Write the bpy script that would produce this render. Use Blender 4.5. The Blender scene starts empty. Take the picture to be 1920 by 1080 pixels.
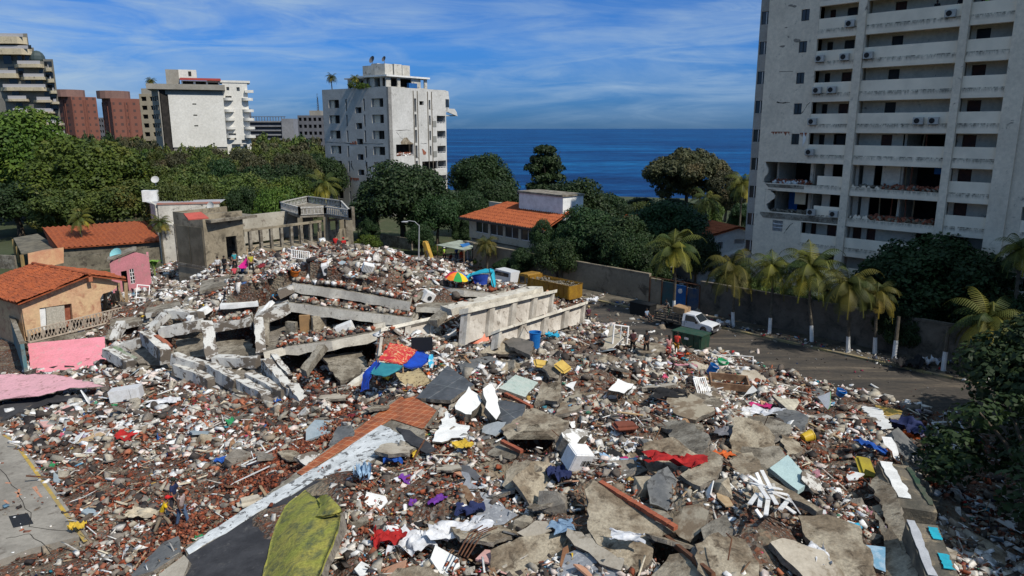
import bpy, bmesh, math, random
import numpy as np
from mathutils import Vector, Matrix, noise
R = random.Random(11)
rad = math.radians
S = bpy.context.scene
COL = S.collection
# ---------------------------------------------------------------- camera
PITCH = math.atan(299/1350); CP, SP, FPX, CZ = math.cos(PITCH), math.sin(PITCH), 1350.0, 18.0
cam = bpy.data.cameras.new("camera"); cam.lens = FPX/1920*36; cam.sensor_width = 36
cam.clip_start = .5; cam.clip_end = 60000
camo = bpy.data.objects.new("camera", cam); COL.objects.link(camo)
camo.location = (0, 0, CZ); camo.rotation_euler = (math.pi/2-PITCH, 0, 0)
S.camera = camo
# ---------------------------------------------------------------- light
SUN_EL, SUN_XY = 49, (0.74, -0.67)
sun = bpy.data.lights.new("sun", 'SUN'); sun.energy = 4.0; sun.angle = rad(.6); sun.color = (1, .94, .84)
suno = bpy.data.objects.new("sun", sun); COL.objects.link(suno)
_h = math.cos(rad(SUN_EL))
sdir = Vector((SUN_XY[0]*_h, SUN_XY[1]*_h, math.sin(rad(SUN_EL))))
suno.rotation_euler = sdir.to_track_quat('Z', 'Y').to_euler(); suno.location = (60, -60, 90)
S.view_settings.view_transform = 'Standard'; S.view_settings.look = 'None'
S.view_settings.exposure = 0.26; S.view_settings.gamma = 1
W = bpy.data.worlds.new("World"); S.world = W; W.use_nodes = True
nt = W.node_tree; nt.nodes.clear()
def N(t, ty, **k):
 n = t.nodes.new(ty)
 for a, b in k.items():
  if a.startswith('i_'):
   key = a[2:]; key = int(key) if key.isdigit() else key.replace('_', ' ')
   n.inputs[key].default_value = b
  else: setattr(n, a, b)
 return n
def ramp(t, stops, interp='LINEAR'):
 n = t.nodes.new('ShaderNodeValToRGB'); n.color_ramp.interpolation = interp
 e = n.color_ramp.elements
 while len(e) < len(stops): e.new(.5)
 for q, (p, c) in zip(e, stops):
  q.position = p; q.color = (c, c, c, 1) if isinstance(c, (int, float)) else (*c[:3], 1)
 return n
def mixc(t, fac, a, b, mode='MIX'):
 n = t.nodes.new('ShaderNodeMix'); n.data_type = 'RGBA'; n.blend_type = mode; n.clamp_factor = True
 for sock, v in ((n.inputs[0], fac), (n.inputs[6], a), (n.inputs[7], b)):
  if hasattr(v, 'is_output'): t.links.new(v, sock)
  elif isinstance(v, (int, float)): sock.default_value = v if sock == n.inputs[0] else (v, v, v, 1)
  else: sock.default_value = (*v[:3], 1)
 return n.outputs[2]
def math_(t, op, a, b=0.0, c=0.0):
 n = t.nodes.new('ShaderNodeMath'); n.operation = op
 for i, v in enumerate((a, b, c)):
  if hasattr(v, 'is_output'): t.links.new(v, n.inputs[i])
  else: n.inputs[i].default_value = v
 return n.outputs[0]
L = nt.links.new
sky = N(nt, 'ShaderNodeTexSky', sky_type='NISHITA', sun_disc=False, sun_elevation=rad(SUN_EL),
  sun_rotation=math.atan2(*SUN_XY), air_density=1.0, dust_density=.15, ozone_density=3.0, altitude=300)
tc = N(nt, 'ShaderNodeTexCoord'); sx = N(nt, 'ShaderNodeSeparateXYZ'); L(tc.outputs['Generated'], sx.inputs[0])
def cloud(sc, det, dist, scl, lo, hi, seed):
 mp = N(nt, 'ShaderNodeMapping'); L(tc.outputs['Generated'], mp.inputs[0])
 mp.inputs['Scale'].default_value = scl; mp.inputs['Location'].default_value = (seed, seed*.7, 0)
 nz = N(nt, 'ShaderNodeTexNoise', i_Scale=sc, i_Detail=det, i_Roughness=.6, i_Distortion=dist); L(mp.outputs[0], nz.inputs[0])
 rp = ramp(nt, [(lo, 0.), (hi, 1.)]); L(nz.outputs[0], rp.inputs[0]); return rp.outputs[0]
c1 = cloud(2.2, 9, .6, (1, 1, 5.5), .42, .64, 3.1)
c2 = cloud(5., 12, 1.1, (1, 1, 7), .44, .66, 9.0)
c3 = cloud(1.3, 3, .2, (1, 1, 3), .36, .60, 1.4)
cl = math_(nt, 'MULTIPLY', math_(nt, 'ADD', math_(nt, 'MULTIPLY', c1, .52), math_(nt, 'MULTIPLY', c2, .42)), math_(nt, 'MULTIPLY_ADD', c3, .75, .35))
cl = math_(nt, 'MAXIMUM', cl, math_(nt, 'MULTIPLY', math_(nt, 'SMOOTH_MIN', math_(nt, 'MAXIMUM', math_(nt, 'MULTIPLY_ADD', sx.outputs[2], 2.2, -.55), 0.0), 1.0, .1), .7))  # overhead sky whitened out of view to raise a neutral fill light
hs = N(nt, 'ShaderNodeHueSaturation', i_Saturation=1.3, i_Value=.78); L(sky.outputs[0], hs.inputs[4])
hz = ramp(nt, [(0.0, (.06, .185, .60)), (.10, (.19, .43, .86)), (.45, (1, 1, 1))]); L(sx.outputs[2], hz.inputs[0])
skyc = mixc(nt, 1.0, hs.outputs[0], hz.outputs[0], 'MULTIPLY')
lowz = ramp(nt, [(.0, .35), (.06, 1.)]); L(sx.outputs[2], lowz.inputs[0]); cl = math_(nt, 'MULTIPLY', cl, lowz.outputs[0])
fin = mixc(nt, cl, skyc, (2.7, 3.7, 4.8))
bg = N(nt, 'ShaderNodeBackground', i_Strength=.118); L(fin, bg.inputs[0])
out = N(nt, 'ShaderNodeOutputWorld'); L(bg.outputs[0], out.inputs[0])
# ---------------------------------------------------------------- projection helpers (a place on the photo -> a place in the world)
def ray(px, py):
 a = (px-960)/FPX; v = (py-540)/FPX
 return Vector((a, CP-v*SP, -(SP+v*CP)))
def P(px, py, z=0.0):
 d = ray(px, py); t = (z-CZ)/d.z
 return Vector((0, 0, CZ))+d*t
def Dp(px, py, depth): return Vector((0, 0, CZ))+ray(px, py)*depth
def depth_of(p): return p[1]*CP+(CZ-p[2])*SP
# ---------------------------------------------------------------- objects
def tag(o, label=None, cat=None, group=None, kind=None):
 if label: o['label'] = label
 if cat: o['category'] = cat
 if group: o['group'] = group
 if kind: o['kind'] = kind
 return o
def thing(name, label, cat, loc=(0, 0, 0), rz=0, group=None):
 o = bpy.data.objects.new(name, None); COL.objects.link(o); o.location = loc; o.rotation_euler = (0, 0, rz)
 o.empty_display_size = .3
 return tag(o, label, cat, group)
def wloc(o):
 v = Vector((0, 0, 0))
 while o: v += o.location; o = o.parent
 return v
def copy_tree(o, parent=None):
 c = o.copy(); COL.objects.link(c); c.parent = parent
 for ch in o.children: copy_tree(ch, c)
 return c
class Fr:
 def __init__(s, o, ux=(1, 0, 0), uy=None, uz=(0, 0, 1)):
  s.o = Vector(o); s.x = Vector((*ux, 0)[:3]).normalized(); s.z = Vector(uz)
  s.y = Vector((*uy, 0)[:3]).normalized() if uy else s.z.cross(s.x)
 def __call__(s, x, y, z): return s.o+s.x*x+s.y*y+s.z*z
WF = Fr((0, 0, 0))
class MB:
 def __init__(s): s.v = []; s.f = []; s.m = []; s.uv = None
 def add(s, vs, fs, mi=0):
  b = len(s.v); s.v += [tuple(v) for v in vs]; s.f += [tuple(b+i for i in f) for f in fs]; s.m += [mi]*len(fs)
 def box(s, F, x0, x1, y0, y1, z0, z1, mi=0):
  vs = [F(x, y, z) for z in (z0, z1) for x, y in ((x0, y0), (x1, y0), (x1, y1), (x0, y1))]
  s.add(vs, [(0, 3, 2, 1), (4, 5, 6, 7), (0, 1, 5, 4), (1, 2, 6, 5), (2, 3, 7, 6), (3, 0, 4, 7)], mi)
 def bar(s, A, B, w, h=None, mi=0, up=(0, 0, 1)):
  A, B = Vector(A), Vector(B); h = h or w; d = (B-A).normalized(); up = Vector(up)
  if abs(d.dot(up)) > .95: up = Vector((1, 0, 0))
  x = d.cross(up).normalized()*w/2; y = x.cross(d).normalized()*h/2
  vs = [p+i*x+j*y for p in (A, B) for i, j in ((-1, -1), (1, -1), (1, 1), (-1, 1))]
  s.add(vs, [(0, 1, 2, 3), (4, 7, 6, 5), (0, 4, 5, 1), (1, 5, 6, 2), (2, 6, 7, 3), (3, 7, 4, 0)], mi)
 def tube(s, pts, r, n=7, mi=0, cap=True):
  pts = [Vector(p) for p in pts]; k = len(pts); rs = r if isinstance(r, (list, tuple)) else [r]*k
  vs = []
  for i, p in enumerate(pts):
   d = (pts[min(i+1, k-1)]-pts[max(i-1, 0)]).normalized()
   a = d.cross(Vector((0, 0, 1)) if abs(d.z) < .9 else Vector((1, 0, 0))).normalized(); b = d.cross(a)
   for j in range(n):
    t = 2*math.pi*j/n; vs.append(p+(a*math.cos(t)+b*math.sin(t))*rs[i])
  fs = [(i*n+j, i*n+(j+1) % n, (i+1)*n+(j+1) % n, (i+1)*n+j) for i in range(k-1) for j in range(n)]
  if cap: fs += [tuple(range(n-1, -1, -1)), tuple((k-1)*n+j for j in range(n))]
  s.add(vs, fs, mi)
 def prism(s, F, pts, y0, y1, mi=0):
  n = len(pts); vs = [F(x, y0, z) for x, z in pts]+[F(x, y1, z) for x, z in pts]
  s.add(vs, [tuple(range(n)), tuple(range(2*n-1, n-1, -1))]+[(i, n+i, n+(i+1) % n, (i+1) % n) for i in range(n)], mi)
 def ball(s, c, r, n=8, m=6, mi=0):
  r = r if isinstance(r, (list, tuple)) else (r, r, r); vs = [Vector(c)+Vector((0, 0, r[2]))]
  for i in range(1, m):
   a = math.pi*i/m
   for j in range(n):
    b = 2*math.pi*j/n; vs.append(Vector(c)+Vector((r[0]*math.sin(a)*math.cos(b), r[1]*math.sin(a)*math.sin(b), r[2]*math.cos(a))))
  vs.append(Vector(c)-Vector((0, 0, r[2]))); e = len(vs)-1
  fs = [(0, 1+j, 1+(j+1) % n) for j in range(n)]+[(e, 1+(m-2)*n+(j+1) % n, 1+(m-2)*n+j) for j in range(n)]
  fs += [(1+i*n+j, 1+(i+1)*n+j, 1+(i+1)*n+(j+1) % n, 1+i*n+(j+1) % n) for i in range(m-2) for j in range(n)]
  s.add(vs, fs, mi)
 def wall(s, F, w0, w1, z0, z1, holes, th=.25, mi=0, y=0.0):
  xs = sorted({w0, w1, *[min(max(q, w0), w1) for h in holes for q in h[:2]]})
  zs = sorted({z0, z1, *[min(max(q, z0), z1) for h in holes for q in h[2:4]]})
  ins = lambda x, z: any(h[0] < x < h[1] and h[2] < z < h[3] for h in holes)
  nx, nz = len(xs)-1, len(zs)-1
  sol = [[not ins((xs[i]+xs[i+1])/2, (zs[j]+zs[j+1])/2) for j in range(nz)] for i in range(nx)]
  g = lambda i, j: 0 <= i < nx and 0 <= j < nz and sol[i][j]
  for i in range(nx):
   for j in range(nz):
    if not sol[i][j]: continue
    a, b, c, d = xs[i], xs[i+1], zs[j], zs[j+1]
    s.add([F(a, y, c), F(b, y, c), F(b, y, d), F(a, y, d)], [(0, 1, 2, 3)], mi)
    s.add([F(a, y+th, c), F(b, y+th, c), F(b, y+th, d), F(a, y+th, d)], [(3, 2, 1, 0)], mi)
    if not g(i-1, j): s.add([F(a, y, c), F(a, y, d), F(a, y+th, d), F(a, y+th, c)], [(0, 1, 2, 3)], mi)
    if not g(i+1, j): s.add([F(b, y, c), F(b, y+th, c), F(b, y+th, d), F(b, y, d)], [(0, 1, 2, 3)], mi)
    if not g(i, j-1): s.add([F(a, y, c), F(a, y+th, c), F(b, y+th, c), F(b, y, c)], [(0, 1, 2, 3)], mi)
    if not g(i, j+1): s.add([F(a, y, d), F(b, y, d), F(b, y+th, d), F(a, y+th, d)], [(0, 1, 2, 3)], mi)
 def build(s, name, mat, parent=None, smooth=False, base=None):
  me = bpy.data.meshes.new(name)
  vs = np.array(s.v, dtype=float).reshape(-1, 3)
  if parent is not None: o0 = wloc(parent)
  elif base is not None: o0 = Vector(base)
  else: o0 = Vector(((vs[:, 0].min()+vs[:, 0].max())/2, (vs[:, 1].min()+vs[:, 1].max())/2, vs[:, 2].min()))
  vs = vs-np.array(o0)
  me.from_pydata([tuple(v) for v in vs], [], s.f)
  for m in (mat if isinstance(mat, (list, tuple)) else [mat]): me.materials.append(m)
  me.polygons.foreach_set('material_index', s.m)
  if smooth: me.polygons.foreach_set('use_smooth', [True]*len(s.f))
  if s.uv: 
   ul = me.uv_layers.new(name='UVMap')
   for l in me.loops: ul.data[l.index].uv = s.uv[l.vertex_index]
  me.update(); o = bpy.data.objects.new(name, me); COL.objects.link(o)
  if parent is not None: o.parent = parent
  else: o.location = o0
  return o
# ---------------------------------------------------------------- materials
def newmat(name):
 m = bpy.data.materials.new(name); m.use_nodes = True; t = m.node_tree; t.nodes.clear()
 b = N(t, 'ShaderNodeBsdfPrincipled'); o = N(t, 'ShaderNodeOutputMaterial'); t.links.new(b.outputs[0], o.inputs[0])
 return m, t, b
def tcoord(t, which='Object'): return N(t, 'ShaderNodeTexCoord').outputs[which]
def noise_(t, co, sc, det=5, rough=.6, dist=0):
 n = N(t, 'ShaderNodeTexNoise', i_Scale=sc, i_Detail=det, i_Roughness=rough, i_Distortion=dist); t.links.new(co, n.inputs[0]); return n.outputs[0]
MC = {}
def M(name, c1, c2=None, sc=1.5, lo=.4, hi=.6, rough=.9, c3=None, sc3=6, lo3=.55, hi3=.65, bump=.25, bsc=12, metal=0, spec=.3, det=6, grain=.12, coord='Object'):
 if name in MC: return MC[name]
 m, t, b = newmat(name); co = tcoord(t, coord); c = c1
 if c2:
  rp = ramp(t, [(lo, 0.), (hi, 1.)]); t.links.new(noise_(t, co, sc, det), rp.inputs[0]); c = mixc(t, rp.outputs[0], c1, c2)
 if c3:
  rp = ramp(t, [(lo3, 0.), (hi3, 1.)]); t.links.new(noise_(t, co, sc3, 8, .7, .5), rp.inputs[0]); c = mixc(t, rp.outputs[0], c, c3)
 if grain:
  g = ramp(t, [(.3, 1-grain*2), (.7, 1+grain*.0)]); t.links.new(noise_(t, co, sc*9, 4, .7), g.inputs[0]); c = mixc(t, 1., c, g.outputs[0], 'MULTIPLY')
 if hasattr(c, 'is_output'): t.links.new(c, b.inputs['Base Color'])
 else: b.inputs['Base Color'].default_value = (*c, 1)
 b.inputs['Roughness'].default_value = rough; b.inputs['Metallic'].default_value = metal
 b.inputs['Specular IOR Level'].default_value = spec
 if bump:
  bp = N(t, 'ShaderNodeBump', i_Strength=bump, i_Distance=.05); t.links.new(noise_(t, co, bsc, 6, .7), bp.inputs['Height']); t.links.new(bp.outputs[0], b.inputs['Normal'])
 MC[name] = m; return m
CONC = M('concrete', (.34, .305, .245), (.17, .145, .11), sc=1.1, lo=.42, hi=.58, c3=(.07, .058, .045), sc3=3, lo3=.54, hi3=.66, bump=.9, bsc=7, grain=.25)
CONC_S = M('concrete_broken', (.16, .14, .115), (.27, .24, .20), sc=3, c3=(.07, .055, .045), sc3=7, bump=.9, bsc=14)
CONC_T = M('concrete_tan', (.43, .37, .275), (.22, .17, .115), sc=.9, lo=.42, hi=.6, c3=(.10, .075, .05), sc3=2.1, lo3=.53, hi3=.66, bump=.9, bsc=7, grain=.25)
WHITE = M('white_plaster', (.80, .80, .78), (.66, .66, .64), sc=1.5, c3=(.25, .22, .19), sc3=4, lo3=.66, hi3=.74)
GPAINT = M('grey_painted_concrete', (.56, .55, .51), (.48, .46, .43), sc=1.0, c3=(.15, .125, .10), sc3=.95, lo3=.50, hi3=.52, bump=.35)
EDGEC = M('slab_edge_concrete', (.66, .62, .53), (.50, .46, .39), sc=.8, c3=(.13, .11, .09), sc3=3, lo3=.58, hi3=.68, bump=.5)
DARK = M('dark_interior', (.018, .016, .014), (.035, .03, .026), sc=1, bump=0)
BRICK = M('red_brick', (.25, .075, .04), (.33, .12, .07), sc=3, c3=(.42, .36, .30), sc3=5, lo3=.62, hi3=.72, bump=.5)
WOOD = M('old_wood', (.20, .10, .05), (.30, .19, .11), sc=4, bump=.3)
WOODL = M('pale_wood', (.45, .33, .2), (.35, .24, .13), sc=4)
STEEL = M('rusty_steel', (.10, .045, .025), (.16, .07, .035), sc=5, rough=.8)
WPAINT = M('white_paint', (.78, .78, .78), (.68, .67, .65), sc=3, rough=.5, bump=.05)
BLACKM = M('black_membrane', (.028, .028, .032), (.05, .05, .055), sc=.8, c3=(.11, .105, .10), sc3=2.2, lo3=.58, hi3=.75, bump=.3)
# ---------------------------------------------------------------- terrain of the rubble
CTRL = """205,690,.6 260,705,.6 330,720,.6 400,745,.6 470,775,.7 540,800,.9 600,803,1.1 650,770,1.6
30,800,.15 150,780,.5 300,760,.9 100,900,.15 250,850,.4 400,850,.7 200,1000,.3 60,1060,.15 350,930,.6 450,880,1 300,1060,.8 520,830,1.1 0,760,.15
347,1035,1.7 450,960,2.0 560,885,2.4 700,790,2.7 763,740,2.9 400,950,.8 500,890,1.2 610,825,1.5 690,758,1.9
600,1000,2.3 700,900,2.8 800,850,2.9 700,1050,2.7 850,1000,3 1000,1050,3.2 1000,900,3.4 900,750,3.1 1000,700,3 1100,720,3.1 1100,850,3.5 1200,950,3.8 1200,800,3.6 1300,880,4 1300,750,3 1400,820,3.6 1400,950,4 1500,900,3.8 1350,1050,4 1500,1050,4 1560,960,4 1200,1060,3.6
1650,850,3.1 1600,800,2.5 1500,760,2.1 1640,1060,3.7 1700,1000,2.6 1750,940,1.5 1780,1060,1.3 1850,1000,.5 1900,1070,.4 1850,900,.4 1760,850,.8 1900,950,.4 1710,790,.7
1400,688,.2 1500,718,.2 1600,752,.2 1690,783,.3 1780,800,.1 1330,668,.3 1260,672,1.7 1200,666,1.7 1150,645,1.6 1340,720,1.7 1100,625,1.4 1140,600,.0 1200,630,.0 1280,655,.0
900,680,2.5 850,655,2.2 1000,640,2 1050,620,1.8 700,710,2.2 820,640,2.2 780,610,3 960,610,1.6
560,548,5.7 700,566,5.4 600,505,6.8 700,500,6.8 500,520,6 450,525,5 400,545,4.2 300,560,3.2 350,585,3.2 240,575,2.4 800,525,5.4 850,540,4.4 900,550,3.4 780,495,5.5 900,530,2.4 960,548,1.0
650,478,6.8 560,485,6.5 720,482,6.4 460,495,4.8 800,500,3.6 620,466,6.4
1100,588,-.15 1050,545,-.15 1010,520,-.15 1200,616,-.15 1150,585,-.2 1250,625,-.2 860,505,.0 900,512,0 950,530,0 740,462,0 830,495,.2 700,455,0 480,470,0.3 380,490,.3 330,520,.3 280,530,.4
60,690,.1 120,700,.15 50,640,.2 150,655,.2 200,640,.3 100,600,.2 10,620,.0 170,600,.4 230,640,.4 -40,700,0 660,720,1.7 705,735,1.9 780,625,2.6 250,560,1.8 300,590,2.4"""
cps = []
for a in CTRL.split():
 x, y, z = map(float, a.split(',')); p = P(x, y, z); cps.append((p.x, p.y, z))
for a in range(-60, 50, 6):
 cps += [(a, 112, -.2)]
u2, n2 = Vector((.69, -.724)), Vector((.724, .69))
for k in range(-30, 60, 5):
 for off in (52.5, 56): q = n2*off+u2*k; cps.append((q.x, q.y, -.3))
for k in range(0, 110, 8): cps.append((-52, k, -.3))
cps = np.array(cps)
GX0, GX1, GY0, GY1, GS = -56., 50., 14., 114., .5
gx = np.arange(GX0, GX1+.01, GS); gy = np.arange(GY0, GY1+.01, GS)
GXm, GYm = np.meshgrid(gx, gy)
H = np.zeros_like(GXm); Wt = np.zeros_like(GXm)
for x, y, z in cps:
 d2 = (GXm-x)**2+(GYm-y)**2+.6; w = 1/d2**2.0; H += w*z; Wt += w
H /= Wt
for _ in range(3):
 H[1:-1, 1:-1] = (H[1:-1, 1:-1]*2+H[:-2, 1:-1]+H[2:, 1:-1]+H[1:-1, :-2]+H[1:-1, 2:])/6
rng = np.random.default_rng(5)
def vnoise(X, Y, sc, seed):
 r = np.random.default_rng(seed); g = r.random((96, 96)); x = X/sc+40; y = Y/sc+40
 xi = np.floor(x).astype(int); yi = np.floor(y).astype(int); fx = x-xi; fy = y-yi; fx = fx*fx*(3-2*fx); fy = fy*fy*(3-2*fy)
 a = g[yi % 96, xi % 96]; b = g[yi % 96, (xi+1) % 96]; c = g[(yi+1) % 96, xi % 96]; d = g[(yi+1) % 96, (xi+1) % 96]
 return (a*(1-fx)+b*fx)*(1-fy)+(c*(1-fx)+d*fx)*fy
amp = np.clip(H, 0, 1.2)/1.2
H = H+amp*((vnoise(GXm, GYm, 4.5, 1)-.5)*.7+(vnoise(GXm, GYm, 1.7, 2)-.5)*.8)+np.clip(H+.1, 0, .3)*(vnoise(GXm, GYm, .8, 3)-.5)*.6
CUT = [Dp(*q) for q in ((195, 700, 54), (330, 730, 52), (450, 775, 49), (600, 800, 46), (680, 735, 48.5), (705, 650, 51), (800, 615, 54), (800, 590, 56.5), (700, 575, 57.8), (560, 552, 59.8), (480, 585, 58.8), (380, 605, 58.6), (230, 620, 59.8))]
def inpoly(X, Y, poly):
 ins = np.zeros(X.shape, bool); n = len(poly)
 for i in range(n):
  x1, y1 = poly[i][:2]; x2, y2 = poly[(i+1) % n][:2]
  c = ((y1 > Y) != (y2 > Y)) & (X < (x2-x1)*(Y-y1)/(y2-y1+1e-12)+x1); ins ^= c
 return ins
cm_ = inpoly(GXm, GYm, CUT); H = np.where(cm_, np.minimum(H, .0+.25*vnoise(GXm, GYm, 1.7, 4)), H)
def hgt(x, y):
 i = (x-GX0)/GS; j = (y-GY0)/GS
 if not (0 <= i < len(gx)-1 and 0 <= j < len(gy)-1): return 0.
 a, b = int(i), int(j); fx, fy = i-a, j-b
 return (H[b, a]*(1-fx)+H[b, a+1]*fx)*(1-fy)+(H[b+1, a]*(1-fx)+H[b+1, a+1]*fx)*fy
def PT(px, py, dz=0.0):
 d = ray(px, py); t = 12.
 while t < 140:
  p = Vector((0, 0, CZ))+d*t
  if p.z <= max(hgt(p.x, p.y), 0)+dz: break
  t += .12
 return p
m, t, b = newmat('rubble_ground'); co = tcoord(t)
v1 = N(t, 'ShaderNodeTexVoronoi', i_Scale=5.5); t.links.new(co, v1.inputs[0])
pal = ramp(t, [(0, (.07, .05, .04)), (.22, (.14, .055, .035)), (.40, (.10, .08, .065)), (.52, (.20, .17, .14)), (.66, (.24, .09, .05)), (.78, (.33, .31, .28)), (.90, (.62, .61, .59)), (.965, (.08, .12, .22)), (.985, (.4, .4, .38))], 'CONSTANT')
t.links.new(v1.outputs['Color'], pal.inputs[0])
v2 = N(t, 'ShaderNodeTexVoronoi', i_Scale=14); t.links.new(co, v2.inputs[0])
pal2 = ramp(t, [(0, (.09, .07, .055)), (.3, (.18, .13, .10)), (.6, (.22, .10, .06)), (.8, (.30, .27, .24)), (.93, (.55, .54, .52))], 'CONSTANT'); t.links.new(v2.outputs['Color'], pal2.inputs[0])
mk = ramp(t, [(.42, 0.), (.5, 1.)]); t.links.new(noise_(t, co, .9, 5), mk.inputs[0])
c = mixc(t, mk.outputs[0], pal.outputs[0], pal2.outputs[0])
du = ramp(t, [(.50, 0.), (.64, .85)]); t.links.new(noise_(t, co, .33, 6, .65), du.inputs[0])
c = mixc(t, 1., c, .62, 'MULTIPLY'); c = mixc(t, du.outputs[0], c, (.235, .20, .145)); t.links.new(c, b.inputs['Base Color'])
b.inputs['Roughness'].default_value = .95; b.inputs['Specular IOR Level'].default_value = .15
bp = N(t, 'ShaderNodeBump', i_Strength=.9, i_Distance=.12); t.links.new(math_(t, 'ADD', v1.outputs['Distance'], noise_(t, co, 9, 5)), bp.inputs['Height']); t.links.new(bp.outputs[0], b.inputs['Normal'])
RUB = m
me = bpy.data.meshes.new('rubble_mound')
ny, nx = H.shape
H2 = H.copy()
for q in ((1003, 822, 1.2), (943, 882, .7), (993, 897, .7), (1207, 895, 1.3), (1447, 838, 1.1), (1393, 900, .8), (1297, 787, .9), (883, 1025, 1.1), (1261, 1032, .9), (1320, 925, .7), (1100, 960, .6), (1345, 860, .6), (1130, 640, .7), (1610, 930, .8), (1480, 962, .9), (720, 760, 1.0), (1185, 700, .6), (905, 770, .7), (1050, 850, .7), (640, 760, .8)):
 p = P(q[0], q[1], 3.2); H2 -= 1.5*np.exp(-((GXm-p.x)**2+(GYm-p.y)**2)/(q[2]**2*.7))*(H > 1)
vv = np.stack([GXm.ravel(), GYm.ravel(), H2.ravel()], 1)
keep = (H > -.12)
quads = []
kk = keep[:-1, :-1] | keep[1:, :-1] | keep[:-1, 1:] | keep[1:, 1:]
jj, ii = np.nonzero(kk)
quads = np.stack([jj*nx+ii, jj*nx+ii+1, (jj+1)*nx+ii+1, (jj+1)*nx+ii], 1)
me.from_pydata(vv.tolist(), [], quads.tolist()); me.materials.append(RUB); me.update()
o = bpy.data.objects.new('rubble_mound', me); COL.objects.link(o)
tag(o, 'mound of crushed brick, plaster and dust under the broken slabs', None, None, 'structure')
# ---------------------------------------------------------------- ground, street, sea
def sheet(name, pts, z, mat, label=None):
 mb = MB(); mb.add([(x, y, z) for x, y in pts], [tuple(range(len(pts)))]); o = mb.build(name, mat, base=(0, 0, 0)); return tag(o, label, None, None, 'structure')
GRND = M('dry_ground', (.055, .065, .028), (.035, .05, .018), sc=.05, c3=(.11, .09, .06), sc3=.4, lo3=.56, hi3=.66, bump=.4, bsc=3)
coast = [(-60000, -500), (60000, -500), (60000, 150), (420, 150), (95, 178), (60, 186), (30, 196), (0, 206), (-30, 225), (-60, 250), (-150, 520), (-420, 1500), (-1500, 6000), (-3000, 9000), (-60000, 12000)]
sheet('ground', coast, 0, GRND)
m, t, b = newmat('sea_water'); co = tcoord(t)
mp = N(t, 'ShaderNodeMapping'); t.links.new(co, mp.inputs[0]); mp.inputs['Scale'].default_value = (.35, 1, 1)
n1 = noise_(t, mp.outputs[0], .02, 8, .7); n2_ = noise_(t, mp.outputs[0], .35, 6, .7); n3 = noise_(t, mp.outputs[0], .0022, 3, .6)
r1 = ramp(t, [(.38, (.0, .020, .085)), (.5, (.001, .042, .15)), (.62, (.004, .085, .23))]); t.links.new(n1, r1.inputs[0])
r2 = ramp(t, [(.40, (.6, .7, .75)), (.62, (1.7, 1.55, 1.4))]); t.links.new(n2_, r2.inputs[0])
c = mixc(t, 1., r1.outputs[0], r2.outputs[0], 'MULTIPLY')
r3 = ramp(t, [(.45, (.8, .8, .85)), (.6, (1.15, 1.15, 1.1))]); t.links.new(n3, r3.inputs[0]); c = mixc(t, 1., c, r3.outputs[0], 'MULTIPLY')
r4 = ramp(t, [(.70, 0.), (.76, 1.)]); t.links.new(noise_(t, mp.outputs[0], .6, 4, .7), r4.inputs[0]); c = mixc(t, math_(t, 'MULTIPLY', r4.outputs[0], .35), c, (.35, .45, .5))
t.links.new(c, b.inputs['Base Color']); b.inputs['Roughness'].default_value = .55; b.inputs['Specular IOR Level'].default_value = .1
bp = N(t, 'ShaderNodeBump', i_Strength=1., i_Distance=1.2); t.links.new(n2_, bp.inputs['Height']); t.links.new(bp.outputs[0], b.inputs['Normal'])
sheet('sea', [(-60000, 100), (60000, 100), (60000, 56000), (-60000, 56000)], -.6, m)
U = Vector((.69, -.724, 0)); NN = Vector((.724, .69, 0))
SF = Fr((0, 0, 0), U, NN)      # street frame: x along the street towards the right, y away from us
m, t, b = newmat('dusty_asphalt'); co = tcoord(t); ASPH = m
mp = N(t, 'ShaderNodeMapping'); t.links.new(co, mp.inputs[0]); mp.inputs['Rotation'].default_value = (0, 0, rad(46.4)); mp.inputs['Scale'].default_value = (.16, 1, 1)
r1 = ramp(t, [(.40, (.028, .025, .022)), (.56, (.068, .055, .042)), (.68, (.135, .108, .078))]); t.links.new(noise_(t, mp.outputs[0], .75, 9, .68, .6), r1.inputs[0])
r2 = ramp(t, [(.35, (.7, .7, .7)), (.7, (1.25, 1.25, 1.25))]); t.links.new(noise_(t, co, 3.5, 6, .7), r2.inputs[0]); t.links.new(mixc(t, 1., r1.outputs[0], r2.outputs[0], 'MULTIPLY'), b.inputs['Base Color']); b.inputs['Roughness'].default_value = .9
mb = MB(); mb.add([SF(x, y, .008) for x, y in ((-75, 47.2), (60, 47.2), (60, 58.0), (-75, 58.0))], [(0, 1, 2, 3)])
tag(mb.build('street', ASPH, base=(0, 0, 0)), None, None, None, 'structure')
PAVE = M('old_pavement', (.14, .12, .09), (.07, .06, .045), sc=.6, c3=(.04, .035, .03), sc3=1.5)
mb = MB(); mb.box(SF, -56, 60, 58.36, 61.4, 0, .13); tag(mb.build('pavement', PAVE), None, None, None, 'structure')
KERB = M('yellowed_kerb', (.34, .27, .12), (.20, .17, .12), sc=.7, c3=(.08, .07, .05), sc3=1.2)
mb = MB()
for k in range(-56, 60, 2): mb.box(SF, k+.02, k+1.98, 58.0, 58.34, 0, .17)
tag(mb.build('kerb', KERB), None, None, None, 'structure')
YARD = M('yard_concrete', (.30, .275, .235), (.22, .20, .17), sc=.5, c3=(.13, .11, .09), sc3=1.6, lo3=.55, hi3=.68, bump=.2)
q = [P(-260, 780), P(6, 812), P(28, 826), P(90, 912), P(166, 1018), P(60, 1045), P(-60, 1090), P(-300, 1090)]
mb = MB(); n_ = len(q); mb.add([(p.x, p.y, .42) for p in q]+[(p.x, p.y, -.1) for p in q], [tuple(range(n_))]+[(i, (i+1) % n_, n_+(i+1) % n_, n_+i) for i in range(n_)])
tag(mb.build('yard', YARD), 'cracked concrete yard at the lower left of the rubble', None, None, 'structure')
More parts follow.
